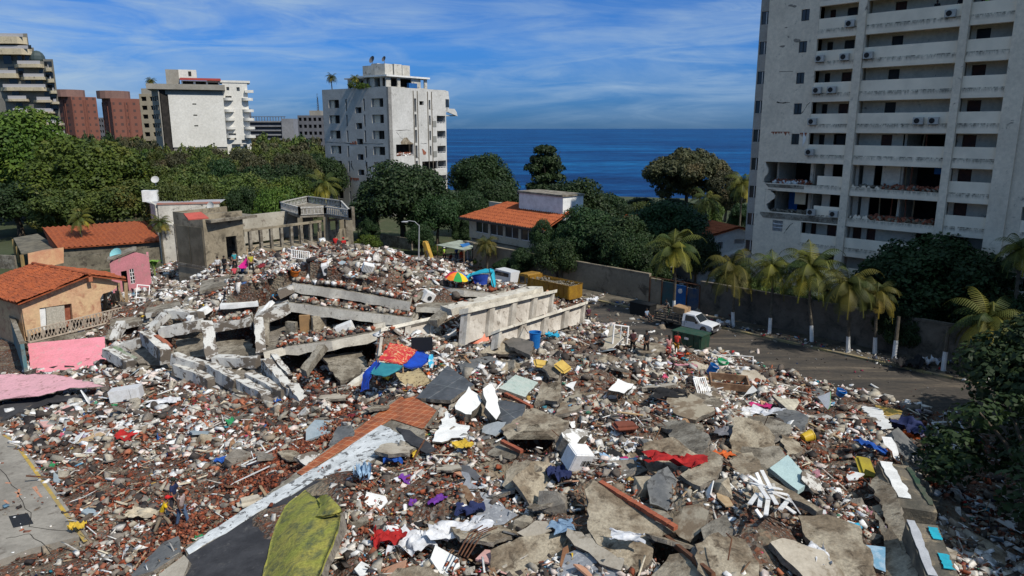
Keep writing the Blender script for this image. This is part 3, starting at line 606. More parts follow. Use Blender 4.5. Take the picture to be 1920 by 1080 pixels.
mb = MB(); mb.box(WBF, 11, 23.2, 1.0, 10, h_(157)+.01, h_(153)); mb.build('roof', CREAM, WBd)
for y in (187, 208, 224, 240, 256):
 for a, b_ in ((14.9, 18), (20.4, 23.7)):
  if y == 187 and a > 16: pass
  mb = MB(); n = 8
  pts = [(a, 1.19)]+[(a+(b_-a)*i/n, 1.19-1.5*math.sin(math.pi*i/n)**.6) for i in range(1, n)]+[(b_, 1.19)]
  z1, z0 = h_(y-2.5), h_(y+2.5)
  m_ = len(pts); vs = [WBF(x, yy, z0) for x, yy in pts]+[WBF(x, yy, z1) for x, yy in pts]
  mb.add(vs, [tuple(range(m_-1, -1, -1)), tuple(range(m_, 2*m_))]+[(i, (i+1) % m_, m_+(i+1) % m_, m_+i) for i in range(m_)]); mb.build('balcony', CREAM, WBd)
for y in (172,):
 mb = MB(); mb.box(WBF, 21.5, 24, .2, 1.6, h_(y+3), h_(y-2)); mb.build('balcony', CREAM, WBd)
mb = MB(); mb.wall(WBF, 3.9, 14.5, h_(162)-.01, h_(155), [(a, a+2.9, h_(161.5), h_(156.2)) for a in (4.3, 7.8, 11.2)], th=.3, y=1); mb.build('penthouse_wall', CREAM, WBd)
mb = MB(); mb.box(WBF, 4, 14.4, 2.0, 2.2, h_(162), h_(155)); mb.build('inner_wall', DARK, WBd)
mb = MB(); mb.prism(Fr(WBF(3.6, -.1, 0), WBF.y, WBF.x), [(0, h_(154.8)), (1.9, h_(150.5)), (1.9, h_(149.7)), (0, h_(154))], 0, 11.3); mb.build('red_awning', M('red_awning', (.28, .04, .03), (.22, .035, .03), sc=1), WBd)
mb = MB(); mb.box(WBF, -.2, 3.3, 2, 5.5, h_(163), h_(135.5)); mb.build('stair_tower', BEIGE, WBd)
mb = MB(); mb.box(WBF, 3.31, 8.2, 2.6, 6, h_(151), h_(135)); mb.build('lift_tower', CREAM, WBd)
mb = MB(); mb.box(WBF, 6, 6.8, 2.5, 2.59, h_(146), h_(138)); mb.build('vent', DARK, WBd)
# ---- curved balcony tower, far left ---------------------------------------
BD = 150.; hb = lambda py: CZ+(241-py)*BD/FPX*1.0
o0 = Dp(-60, 240, BD); o0.z = 0
BF_ = Fr(o0, (1, .05), (-.66, 1))
BT = thing('apartment_tower', 'stepped grey tower with curved cream balcony bands at the left edge', 'building', BF_(9, 6, 0))
GREYW = M('grey_green_render', (.22, .21, .18), (.17, .165, .145), sc=.3); CRB = M('cream_balcony', (.56, .48, .33), (.48, .41, .29), sc=.4, c3=(.25, .2, .14), sc3=1.2)
bx = lambda px: (px+60)*BD/FPX
mb = MB()
for (a, b_, yt, yb) in ((-60, 72, 68, 93), (-60, 80, 93, 118), (-60, 100, 118, 400)): mb.box(BF_, bx(a), bx(b_), 3.0 if yt < 100 else 2.5, 14, hb(yb)+(.01 if yb < 300 else 0) if yb < 300 else 0, hb(yt))
mb.build('body', GREYW, BT)
def curved_band(F, a, b_, y, out, z0, z1, mat, name, root, n=14):
 mb = MB(); pts = [(a, y)]+[(a+(b_-a)*i/n, y-out*min(1, 2.2*math.sin(math.pi*i/n))**.8) for i in range(1, n)]+[(b_, y)]
 m_ = len(pts); vs = [F(x, yy, z0) for x, yy in pts]+[F(x, yy, z1) for x, yy in pts]
 mb.add(vs, [tuple(range(m_-1, -1, -1)), tuple(range(m_, 2*m_))]+[(i, (i+1) % m_, m_+(i+1) % m_, m_+i) for i in range(m_)]); return mb.build(name, mat, root)
for (a, b_, yt, yb) in ((-60, 70, 73, 88), (-60, 76, 94, 107), (40, 94, 121, 130), (0, 48, 138, 149), (48, 98, 144, 152), (8, 98, 163, 172), (14, 60, 184, 191), (66, 104, 186, 193), (20, 58, 207, 212), (60, 106, 207, 213), (40, 72, 226, 233), (78, 118, 228, 235), (86, 122, 248, 256), (94, 108, 128, 137), (95, 110, 148, 157), (97, 112, 169, 177), (96, 114, 189, 196)):
 curved_band(BF_, bx(a), bx(b_), 2.49, 1.9 if b_-a > 30 else 2.3, hb(yb), hb(yt)-.3, CRB, 'balcony', BT)
 f = MB(); f.box(BF_, bx(a)+.7, bx(b_)-.7, 1.0, 1.06, hb(yt)-.3, hb(yt)+.35); f.build('railing', M('pale_rail', (.42, .41, .42), bump=0), BT)
wn = [(22, 37, 105, 123), (28, 40, 128, 137), (-20, 15, 95, 101), (20, 55, 88, 94), (60, 76, 89, 96), (48, 56, 104, 116), (62, 72, 107, 117), (46, 56, 131, 142), (84, 92, 133, 142), (27, 42, 150, 160), (56, 66, 153, 162), (75, 88, 152, 162), (29, 42, 172, 182), (88, 98, 174, 184), (33, 45, 194, 204), (88, 96, 194, 204), (33, 45, 215, 224), (92, 98, 216, 226), (95, 100, 236, 246)]
windows(BF_, [(bx(a), bx(b_), hb(d), hb(c)) for a, b_, c, d in wn], BT, y=2.42, fm=None)
mb = MB(); mb.box(BF_, bx(94), bx(112), 2.6, 9, 0, hb(114)); mb.build('side_wing', GREYW, BT)
windows(BF_, [(bx(95), bx(109), hb(y+9), hb(y)) for y in (118, 138, 158, 178, 198, 217, 237)], BT, y=2.5)
mb = MB(); c_ = BF_(bx(84), 3.6, hb(114)); mb.ball(c_, (1.5, 1.5, 1.8), 14, 8); mb.build('dome', M('dark_glass_dome', (.05, .07, .07), rough=.4, bump=0), BT)
# ---- two brick towers + beige block + distant frames ---------------------
def bricktower(x0, xm, x1, ytop, depth, lab):
 a = Dp(x0, 240, depth+6); m0 = Dp(xm, 240, depth); c = Dp(x1, 240, depth+7); a.z = m0.z = c.z = 0
 hh = lambda py: CZ+(241-py)*depth/FPX
 root = thing('brick_tower', lab, 'building', m0+Vector((0, 8, 0)))
 m_ = MC.get('tower_brick')
 if not m_:
  m_, t, b = newmat('tower_brick'); MC['tower_brick'] = m_; s = N(t, 'ShaderNodeSeparateXYZ'); co = tcoord(t); t.links.new(co, s.inputs[0])
  z = math_(t, 'FRACT', math_(t, 'DIVIDE', s.outputs[2], 2.9)); xx = math_(t, 'FRACT', math_(t, 'DIVIDE', math_(t, 'ADD', s.outputs[0], math_(t, 'MULTIPLY', s.outputs[1], .6)), 3.1))
  k = math_(t, 'MULTIPLY', math_(t, 'GREATER_THAN', z, .62), math_(t, 'GREATER_THAN', xx, .6))
  base = mixc(t, noise_(t, co, .3, 4), (.15, .052, .034), (.20, .08, .055)); c_ = mixc(t, math_(t, 'MULTIPLY', k, .75), base, (.04, .03, .03))
  t.links.new(c_, b.inputs['Base Color']); b.inputs['Roughness'].default_value = .9
 f1 = Fr(a, (m0-a), None); f2 = Fr(m0, (c-m0), None); w1, w2 = (m0-a).length, (c-m0).length
 H_ = hh(ytop); mb = MB(); mb.add([a, m0, c, a+(c-m0)]+[Vector((p.x, p.y, H_)) for p in (a, m0, c, a+(c-m0))], [(0, 1, 5, 4), (1, 2, 6, 5), (2, 3, 7, 6), (3, 0, 4, 7), (4, 5, 6, 7)]); mb.build('wall', m_, root)
 mb = MB(); mid = (a+c)/2; mb.tube([Vector((mid.x-3, mid.y, H_)), Vector((mid.x-3, mid.y, H_+3.2))], 6.5, 16); mb.build('roof_drum', M('drum_render', (.24, .14, .115), (.2, .12, .1), sc=.3), root)
 mb = MB()
 for F_, w in ((f1, w1), (f2, w2)):
  for x in (0.05, w*.45, w*.55): mb.box(F_, x, x+.6, -.25, -.003, 0, H_-1.5)
 mb.build('pier', M('brick_pier', (.20, .075, .05), (.15, .06, .045), sc=.3), root)
bricktower(112, 140, 187, 183, 330, 'left of the two dark red brick towers, beyond the balcony tower')
bricktower(197, 213, 268, 186, 310, 'right of the two dark red brick towers, with a pale drum on its roof')
def farbox(name, lab, x0, x1, ytop, depth, mat, floors=0, cols=0, extra=None, d=14, ang=0.0, ybot=None):
 a = Dp(x0, 240, depth); c = Dp(x1, 240, depth); a.z = c.z = 0; F_ = Fr(a, (c-a).to_2d().to_3d()+Vector((0, ang*(c-a).length, 0))); w = (c-a).length
 hh = lambda py: CZ+(241-py)*depth/FPX; H_ = hh(ytop); root = thing(name, lab, 'building', F_(w/2, d/2, 0))
 if floors:
  hs_ = []; fh = 3.1; k = 0
  for i in range(floors):
   z1 = H_-1.0-i*fh
   for j in range(cols): hs_.append((w*(j+.2)/cols, w*(j+.8)/cols, z1-1.5, z1))
  mb = MB(); mb.wall(F_, 0, w, 0, H_, hs_, th=.5); mb.box(F_, 0, .5, .51, d, 0, H_); mb.box(F_, w-.5, w, .51, d, 0, H_); mb.box(F_, .51, w-.51, .51, d, H_-.4, H_-.02); mb.build('wall', mat, root)
  mb = MB(); mb.box(F_, .6, w-.6, 1.2, 1.4, 0, H_-.5); mb.build('inner_wall', DARK, root)
 else: block(F_, w, d, H_, mat, root)
 return root, F_, w, H_, hh
r_, F_, w, H_, hh = farbox('apartment_building', 'narrow beige tower with small dark windows left of the white slab building', 267, 300, 178, 260, M('beige_render', (.36, .31, .22), (.30, .26, .19), sc=.3), 9, 2)
mb = MB(); mb.box(F_, .5, w*.6, 1, 6, H_, H_+1.9); mb.build('roof_hut', BEIGE, r_)
GREYC = M('raw_grey_concrete', (.15, .15, .16), (.11, .11, .12), sc=.1)
a = Dp(449, 240, 360); c = Dp(551, 240, 360); a.z = c.z = 0; F_ = Fr(a, (c-a)); w = (c-a).length; hh = lambda py: CZ+(241-py)*360/FPX
UF = thing('unfinished_building', 'long grey unfinished building with open floors and bare columns on top, far behind the trees', 'building', F_(w/2, 6, 0))
mb = MB()
for i in range(6): z = hh(227)-i*2.15; mb.box(F_, 3, w-6, 0, 12, z-.7, z)
mb.box(F_, w-5.9, w, -.5, 12, 0, hh(223)); mb.build('floor_slab', M('pale_grey_concrete', (.27, .27, .28), (.2, .2, .21), sc=.1), UF)
mb = MB(); mb.box(F_, 3.3, w-6.3, 2, 11, 0, hh(228)); mb.box(F_, -6, 2.9, -1, 10, 0, hh(204)); mb.build('core', GREYC, UF)
mb = MB()
for i in range(14): mb.box(F_, 4+i*1.4, 4.25+i*1.4, 1, 1.3, hh(227), hh(219.5))
mb.box(F_, 3.5, 23, .9, 1.4, hh(220), hh(218.8)); mb.build('column', GREYC, UF)
windows(F_, [(-5.5+j*2.8, -3.6+j*2.8, hh(211+i*7), hh(208+i*7)) for i in range(8) for j in range(3)], UF, y=-1.06)
r_, F_, w, H_, hh = farbox('apartment_building', 'small dark grey apartment block left of the central tower, with a lattice mast', 559, 614, 217, 330, GREYC, 6, 6)
mb = MB(); mb.box(F_, 5, 10, 2, 8, H_, H_+2.2); mb.build('roof_hut', BEIGE, r_)
mb = MB()
for dx, dy in ((0, 0), (.8, 0), (.4, .7)): mb.bar(F_(8.4+dx, 3+dy, H_+2), F_(8.7+dx*.3, 3.2+dy*.3, hh(184)), .14)
for i in range(8): z = H_+2+i*1.0; mb.bar(F_(8.4, 3, z), F_(9.1, 3, z+.8), .09); mb.bar(F_(9.1, 3, z), F_(8.5, 3, z+.8), .09)
mb.build('lattice_mast', M('mast_steel', (.06, .06, .065), bump=0), r_)
farbox('far_building', 'low grey building seen between the two brick towers', 186, 200, 221, 420, GREYC, 4, 3)
# ---- tile roofs ------------------------------------------------------------
def tile_mat(name, c1, c2, c3, sc=2.5, hi=.7):
 return M(name, c1, c2, sc=sc, c3=c3, sc3=4, lo3=.58, hi3=hi, bump=.2, bsc=10, grain=.25)
TILE = tile_mat('orange_tiles', (.42, .115, .04), (.30, .075, .03), (.22, .06, .03)); TILO = tile_mat('old_orange_tiles', (.42, .11, .04), (.30, .08, .035), (.10, .05, .035), 1.4, .66)
def tiles(name, A, B, C, D_, mat, root, pitch=.26, amp=.055, broken=0., seed=1, rowh=.42):
 A, B, C, D_ = map(Vector, (A, B, C, D_)); nu = max(8, int((C-D_).length/pitch)*4); nv = max(3, int((D_-A).length/rowh)); nrm = (B-A).cross(D_-A).normalized()
 if nrm.z < 0: nrm = -nrm
 mb = MB(); r = random.Random(seed); off = [[0]*(nu//4+1) for _ in range(nv+1)]
 vs = []
 for j in range(nv*2+1):
  v = (j//2+(j % 2)*.98)/nv if j < nv*2 else 1
  for i in range(nu+1):
   u_ = i/nu; p = A.lerp(B, u_).lerp(D_.lerp(C, u_), v)
   hh_ = amp*math.cos(i/4*2*math.pi)+(.05 if j % 2 else 0)
   if broken: hh_ += broken*(noise.noise(Vector((u_*nu/6, v*nv/2.0, seed)))*.9+noise.noise(Vector((u_*nu/2.5, v*nv, seed+5)))*.5)
   vs.append(p+nrm*(hh_+.05))
 mb.add(vs, [(j*(nu+1)+i, j*(nu+1)+i+1, (j+1)*(nu+1)+i+1, (j+1)*(nu+1)+i) for j in range(nv*2) for i in range(nu)])
 mb.add([A-nrm*.12, B-nrm*.12, C-nrm*.12, D_-nrm*.12, A, B, C, D_], [(3, 2, 1, 0), (0, 1, 5, 4), (1, 2, 6, 5), (2, 3, 7, 6), (3, 0, 4, 7)])
 return mb.build(name, mat, root)
OLDW = M('dirty_wall', (.20, .175, .13), (.13, .115, .085), sc=.6, c3=(.06, .05, .04), sc3=1.5, lo3=.5, hi3=.65)
za, zr = 2.9, 4.6
e1 = P(108, 466, za); e2 = P(331, 450, za); r1 = P(79, 427, zr); r2 = P(287, 413, zr)
LH = thing('tiled_house', 'long low house with a bright orange tiled roof behind the peach coloured ruin', 'house', ((e1+e2)/2).to_2d().to_3d())
tiles('roof', r1, r2, e2, e1, TILE, LH, pitch=.62, amp=.10, rowh=3)
back = Vector((0, 5, -1.6)); mb = MB(); mb.add([r1, r2, r2+back, r1+back], [(0, 1, 2, 3)]); mb.add([e1, r1, r1+back, r1+back-Vector((0, 0, 2.9)), e1-Vector((0, 0, 2.9))], [(0, 1, 2, 3, 4)]); mb.build('rear_roof', TILO, LH)
d_ = (e2-e1).normalized(); F_ = Fr(Vector((e1.x, e1.y+.5, 0)), d_.to_2d().to_3d()); wl_ = (e2-e1).length
mb = MB(); mb.box(F_, .2, wl_-.2, 0, .25, 0, za-.05); mb.box(F_, wl_-.5, wl_-.2, .26, 6, 0, zr); mb.build('wall', OLDW, LH)
mb = MB(); tt = Dp(318, 425, depth_of(r2)); tiles('side_roof', P(287, 413, zr)+Vector((.3, .4, -.1)), P(311, 425, zr-.9), P(334, 449, za+.1), P(331, 450, za)+Vector((.1, 0, .1)), TILE, LH, pitch=.62, amp=.1, rowh=3)
mb = MB(); a = P(25, 446, 2.6); b_ = P(70, 438, 2.9); c = P(112, 465, 2.6); d = P(40, 475, 2.3); mb.add([a, b_, c, d]+[p-Vector((0, 0, .18)) for p in (a, b_, c, d)], [(0, 1, 2, 3), (7, 6, 5, 4), (3, 2, 6, 7), (0, 3, 7, 4)])
LT = thing('lean_to', 'flat mossy lean-to roof on yellow posts at the end of the long orange roofed house', 'shed', ((a+c)/2).to_2d().to_3d()); mb.build('roof', M('mossy_sheet', (.17, .15, .11), (.10, .09, .07), sc=1), LT)
mb = MB()
for p in (a, d, (a+d)/2, c, (c+d)/2): mb.bar(Vector((p.x, p.y, 0)), p-Vector((0, 0, .19)), .3)
mb.build('post', M('ochre_post', (.38, .26, .10), (.25, .18, .09), sc=2), LT)
def garden_wall(name, lab, pts, h, mat, th=.25, cat='wall', cap=None):
 mb = MB()
 for a, b_ in zip(pts, pts[1:]):
  f = Fr(Vector((a[0], a[1], 0)), (b_[0]-a[0], b_[1]-a[1])); mb.box(f, 0, (Vector(b_)-Vector(a)).to_2d().length, 0, th, -.1, h)
 o = mb.build(name, mat); return tag(o, lab, cat)
p1, p2, p3 = P(105, 503, 1.0), P(165, 495, 1.0), P(335, 476, 1.0)
garden_wall('yard_wall', 'low grey patched yard wall below the long orange roof', [(p.x, p.y) for p in (p1, p2, p3)], 2.2, OLDW)
garden_wall('yard_wall', 'short broken block wall at the left edge behind the peach ruin', [(P(-60, 500, 0).x, P(-60, 500, 0).y), (P(30, 505, 0).x, P(30, 505, 0).y)], 1.8, CONC)
a, b_ = P(-12, 535, 0), P(47, 706, 0)
f = Fr(a, ((b_-a).x, (b_-a).y)); Lw = (b_-a).length
BW = thing('boundary_wall', 'long boundary wall with faded blue green paint beside the peach ruin', 'wall', f(Lw/2, 0, 0))
mb = MB(); mb.box(f, 0, Lw, 0, .25, 0, 2.5); mb.build('wall', M('blue_green_paint', (.10, .20, .22), (.22, .22, .19), sc=.5, c3=(.12, .10, .08), sc3=1.3), BW)
mb = MB(); mb.box(f, 0, Lw, -.05, .30, 2.5, 2.62); mb.build('coping', CONC, BW)
# ---- peach coloured ruined house -------------------------------------------
HZ = .3
gl = P(45, 640, HZ); gr = P(200, 640, HZ)      # foot of the gable wall (left/right)
dep = depth_of(gl)
gl = Dp(50, 650, 59.5); gr = Dp(238, 600, 66.0); gl.z = gr.z = 0
F_ = Fr(gl, ((gr-gl).x, (gr-gl).y)); Wd = (gr-gl).length
PHs = thing('ruined_house', 'peach coloured house with a sagging orange tiled roof and its right corner torn open', 'house', F_(Wd/2, 3, 0))
def on_plane(px, py, F=F_, y=0.):
 d = ray(px, py); o_ = Vector((0, 0, CZ)); t_ = (F(0, y, 0)-o_).dot(F.y)/d.dot(F.y); p = o_+d*t_; q = p-F.o; return (q.dot(F.x), p.z)
PEACH = M('peach_render', (.60, .37, .22), (.64, .44, .25), sc=.6, c3=(.42, .20, .12), sc3=1.3, lo3=.5, hi3=.66, bump=.3)
outl = [(43, 655), (42, 573), (168, 516), (222, 530), (214, 545), (196, 548), (190, 556), (192, 592), (137, 598), (76, 614), (52, 622)]
outl = [(50, 632), (40, 572), (168, 514), (222, 530), (217, 541), (206, 547), (193, 551), (188, 560), (191, 594), (137, 600), (134, 569), (74, 578), (77, 622)]
pts = [on_plane(*q) for q in outl]
mb = MB(); mb.prism(F_, pts, 0, .3); mb.build('gable_wall', PEACH, PHs)
q = [on_plane(*p) for p in ((74, 578), (134, 569), (137, 612), (77, 622))]; mb = MB(); mb.prism(F_, q, .35, .45); mb.build('brick_infill', BRICK, PHs)
q = [on_plane(*p) for p in ((87, 577), (121, 573), (124, 614), (89, 618))]; mb = MB(); mb.prism(F_, q, .05, .30); mb.build('blocked_doorway', M('speckled_render', (.50, .46, .38), (.36, .33, .27), sc=9), PHs)
q = [on_plane(*p) for p in ((75, 580), (86, 578), (88, 619), (77, 621))]; mb = MB(); mb.prism(F_, q, .1, .34); mb.build('door_jamb', WHITE, PHs)
x0, z0 = on_plane(50, 640); 
mb = MB(); mb.box(F_, x0-.1, Wd+1, -.6, 7, -.1, z0-.6); mb.build('base', CONC, PHs)
lx, lz = on_plane(40, 572)
mb = MB(); mb.box(F_, lx, lx+.3, .31, 8, 0, lz-.1); mb.build('side_wall', PEACH, PHs)
mb = MB(); mb.box(F_, lx+1, Wd-.3, 4.5, 4.7, 0, lz); mb.build('inner_wall', OLDW, PHs)
ax, az = on_plane(168, 516, F_, -.5); ex, ez = on_plane(33, 570, F_, -.5); rx, rz_ = on_plane(237, 525, F_, -.5)
Rl = 7.6
rb = F_(ax-1.2, Rl, az+.25)
tiles('roof', F_(ax, -.5, az), rb, F_(ex-.9, Rl, ez+.45), F_(ex, -.5, ez), TILO, PHs, pitch=.3, amp=.05, broken=.30, seed=3)
tiles('roof', F_(ax, -.5, az), rb, F_(rx+.9, 5.0, rz_-.1), F_(rx, -.5, rz_), TILO, PHs, pitch=.3, amp=.05, broken=.2, seed=8)
mb = MB(); mb.tube([F_(ax, -.6, az+.1), F_(ax-.6, Rl/2, az+.22), rb+Vector((0, 0, .12))], .14, 7); mb.build('ridge_tile', TILO, PHs)
mb = MB(); c_ = F_(ax, -.62, az-.35); mb.box(Fr(c_, F_.x, F_.y), -.16, .16, 0, .3, -.2, .2); mb.build('finial', M('terracotta', (.40, .14, .07), bump=0), PHs)
mb = MB(); r = random.Random(3)
for i in range(16):
 a = Dp(r.uniform(190, 232), r.uniform(540, 575), 66.5+r.uniform(0, 2)); b_ = Dp(r.uniform(192, 240), r.uniform(575, 606), 66+r.uniform(0, 2)); mb.bar(a, b_, r.uniform(.06, .16))
for x in (196, 222, 236): mb.bar(Dp(x, 530, 67), Dp(x+3, 604, 67), .22)
mb.build('splintered_timber', WOODL, PHs)
RLf = Fr(F_(0, -1.1, 0), F_.x, F_.y)
ra = on_plane(55, 642, RLf); rb_ = on_plane(230, 598, RLf); RL = thing('balcony_railing', 'pale broken railing with diagonal lattice in front of the peach house', 'railing', RLf((ra[0]+rb_[0])/2, 0, 0))
ln = lambda x: ra[1]+(rb_[1]-ra[1])*(x-ra[0])/(rb_[0]-ra[0])
mb = MB(); mb.bar(RLf(ra[0], 0, ra[1]), RLf(rb_[0], 0, rb_[1]), .1); mb.bar(RLf(ra[0], 0, ra[1]+1), RLf(rb_[0], 0, rb_[1]+1.05), .08); n = 7
for i in range(n+1):
 x = ra[0]+(rb_[0]-ra[0])*i/n; mb.bar(RLf(x, 0, ln(x)), RLf(x, 0, ln(x)+1.05), .1)
 if i < n:
  x2 = ra[0]+(rb_[0]-ra[0])*(i+1)/n
  for k in range(4):
   t0, t1 = k/4, (k+1)/4
   mb.bar(RLf(x+(x2-x)*t0, 0, ln(x)+.05), RLf(x+(x2-x)*t1, 0, ln(x)+1), .05); mb.bar(RLf(x+(x2-x)*t1, 0, ln(x)+.05), RLf(x+(x2-x)*t0, 0, ln(x)+1), .05)
mb.build('lattice', M('cream_rail', (.50, .42, .33), (.40, .33, .26), sc=2), RL)
mb = MB(); mb.box(RLf, ra[0]-.2, rb_[0]+.5, -.1, 1.0, ra[1]-.45, ra[1]-.06); mb.build('balcony_slab', CONC, RL)
hl_ = Dp(213, 555, 71.5); hr_ = Dp(287, 555, 75.5); hl_.z = hr_.z = 0; F_ = Fr(hl_, ((hr_-hl_).x, (hr_-hl_).y), (hl_.x*.9, hl_.y)); w = (hr_-hl_).length
PKW = M('pink_render', (.58, .22, .25), (.50, .20, .22), sc=.8, c3=(.36, .26, .22), sc3=1.6, lo3=.56, hi3=.68)
HU = thing('pink_hut', 'small pink hut with a dark doorway and a white barred window', 'hut', F_(w/2, 1.5, 0))
zz = lambda px, py: on_plane(px, py, F_)
zt_, zb_ = zz(213, 494)[1], 1.0
dh = [(zz(235, 500)[0], zz(252, 500)[0], 0, zz(243, 510)[1]), (zz(260, 500)[0], zz(273, 500)[0], zz(266, 535)[1], zz(266, 507)[1])]
mb = MB(); mb.wall(F_, 0, w, 0, zt_, dh, th=.25); mb.prism(F_, [(0, zt_+.002), (w, zt_+.002), (w-.3, zt_+.25), (w*.62, zt_+.75), (.4, zt_+.2)], 0, .25)
mb.box(F_, -.0, .25, .26, 3.5, 0, zt_); mb.box(F_, w-.25, w, .26, 3.5, 0, zt_); mb.build('wall', PKW, HU)
mb = MB(); mb.box(F_, .3, w-.3, 1.2, 1.3, 0, zt_); mb.build('inner_wall', DARK, HU)
g = MB(); a, b_, c, d = dh[1]
for i in range(3): g.box(F_, a+(b_-a)*i/2-.04, a+(b_-a)*i/2+.04, .05, .1, c, d)
for i in range(5): g.box(F_, a, b_, .04, .11, c+(d-c)*i/4-.03, c+(d-c)*i/4+.03)
g.build('window_bars', WPAINT, HU)
mb = MB(); mb.prism(F_, [(-.2, zt_+.26), (w*.62, zt_+.85), (w*.7, zt_+.9), (w*.6, zt_+.95), (-.25, zt_+.38)], -.2, 2.6); mb.build('roof', CONC, HU)
dd = dish(Dp(219, 477, 72.5), .62, None, (-.1, -.75, .55)).build('satellite_dish', M('cyan_dish', (.22, .50, .52), bump=0), None); tag(dd, 'pale cyan satellite dish standing behind the pink hut', 'satellite dish')
q = [Dp(52, 475, 76), Dp(92, 470, 76), Dp(92, 500, 75), Dp(54, 505, 75)]
mb = MB(); mb.add(q+[p+Vector((.2, 2.2, 0)) for p in q], [(0, 1, 2, 3), (7, 6, 5, 4), (0, 4, 5, 1), (1, 5, 6, 2), (3, 7, 4, 0)]); tag(mb.build('wall_stub', M('orange_stub', (.46, .22, .12), (.52, .30, .16), sc=.8)), 'square orange painted wall stub above the peach house roof', 'wall')
# ---- grey block house with red hatch, arcade ruin, balustrade ------------------
gA = Dp(334, 500, 84); gB = Dp(388, 500, 81.0); gC = Dp(655, 470, 97); 
for p in (gA, gB, gC): p.z = 0
GH = thing('ruined_house', 'tall grey mould stained block house with a small red roof hatch and torn side wall', 'house', gB)
GRM = M('mould_grey_wall', (.33, .28, .20), (.22, .185, .13), sc=.5, c3=(.05, .042, .032), sc3=.8, lo3=.52, hi3=.68)
hg = lambda py, d: Dp(960, py, d).z
F1 = Fr(gA, ((gB-gA).x, (gB-gA).y)); F2 = Fr(gB, ((gC-gB).x, (gC-gB).y)); w1 = (gB-gA).length
ztop = hg(398, 82); GHh = ztop
mb = MB(); mb.wall(F1, 0, w1, 0, ztop, [], th=.3)
mb.wall(F2, 0, 4.9, 0, ztop, [(2.6, 3.9, 3.3, 5.9)], th=.3); mb.box(F1, 0, .3, .31, 7, 0, ztop); mb.build('wall', GRM, GH)
mb = MB(); mb.box(F1, .3, w1*.5, -.06, -.003, 2.9, ztop-1.5); mb.box(F1, w1*.52, w1-.2, -.06, -.003, 2.9, ztop-1.5); mb.build('recessed_panel', M('dark_moss_panel', (.13, .11, .075), (.20, .17, .12), sc=.6), GH)
mb = MB(); mb.box(F1, -.1, w1+.1, -.14, -.07, 2.6, 2.85); mb.box(F1, .1, .3, -.12, -.061, 2.9, ztop-1.4); mb.build('string_course', CONC, GH)
mb = MB(); mb.box(F1, .31, w1+1, .31, 6.5, ztop-.9, ztop-.6); mb.box(F2, .4, 4.8, 2.5, 2.7, 0, ztop-.3); mb.build('roof_slab', CONC, GH)
a, b_, c, d = P(344, 400, ztop+.6), P(377, 397, ztop+.6), P(391, 408, ztop+.1), P(353, 411, ztop+.1)
mb = MB(); mb.add([a, b_, c, d]+[p-Vector((0, 0, .12)) for p in (a, b_, c, d)], [(0, 1, 2, 3), (7, 6, 5, 4), (2, 3, 7, 6), (3, 0, 4, 7), (0, 1, 5, 4), (1, 2, 6, 5)]); mb.build('roof_hatch', M('red_sheet', (.45, .09, .07), (.38, .08, .06), sc=1), GH)
AR = thing('ruined_arcade', 'long roofless concrete arcade with bare square columns behind the rubble', 'ruin', F2(16, 0, 0))
w2 = (gC-gB).length; zl = 3.5; zlint = 6.2
mb = MB(); mb.wall(F2, 4.95, w2, 0, zl, [(10.5, 15.5, .0, 3.0)], th=.35); mb.build('lower_wall', M('cream_stained_wall', (.48, .42, .32), (.38, .33, .25), sc=.4, c3=(.2, .16, .11), sc3=.9), AR)
mb = MB(); mb.box(F2, 4.6, w2+.2, -.25, 4.5, zl+.005, zl+.25); mb.build('floor_slab', GRM, AR)
for x in np.linspace(5.6, w2-.4, 11): mb = MB(); mb.box(F2, x, x+.34, 0, .34, zl+.26, zlint-.01); mb.build('column', CONC, AR)
mb = MB(); mb.box(F2, 4.95, w2+.2, -.03, .37, zlint, zlint+.26); mb.build('lintel_beam', GRM, AR)
mb = MB(); mb.wall(F2, 15.5, w2-.1, zl+.26, zl+1.5, [], th=.2, y=.1); mb.build('balustrade_wall', GRM, AR)
mb = MB(); mb.wall(F2, 5.5, 19.5, zl+.26, 7.3, [(7, 8, zl+.4, 5.9)], th=.3, y=6.2); mb.box(F2, 5, 5.3, .5, 6, zl+.26, 6.2); mb.build('rear_wall', M('weathered_rear_wall', (.46, .43, .36), (.36, .33, .27), sc=.4, c3=(.16, .13, .10), sc3=1.0), AR)
for x in (16, 20, 24.5): mb = MB(); mb.box(F2, x, x+.5, 4.0, 4.5, zl+.26, 7.2); mb.build('column', CONC, AR)
TZ = 7.3; ta, tb, tc_, td = P(524, 408, TZ), P(566, 416, TZ), P(600, 411, TZ), P(655, 414, TZ)
te, tf = P(655, 396, TZ), P(525, 387, TZ)
BA = thing('roof_terrace', 'raised roof terrace with white balustrades at the right end of the ruined arcade', 'terrace', Vector((tc_.x, tc_.y+2, 0)))
ring = [P(526, 392, TZ), P(562, 403, TZ), P(610, 401, TZ), P(656, 408, TZ), P(640, 389, TZ), P(577, 380, TZ)]
mb = MB(); n_ = 6; mb.add(ring+[p-Vector((0, 0, .35)) for p in ring], [tuple(range(6)), tuple(range(11, 5, -1))]+[(i, (i+1) % 6, 6+(i+1) % 6, 6+i) for i in range(6)]); mb.build('terrace_slab', CONC, BA)
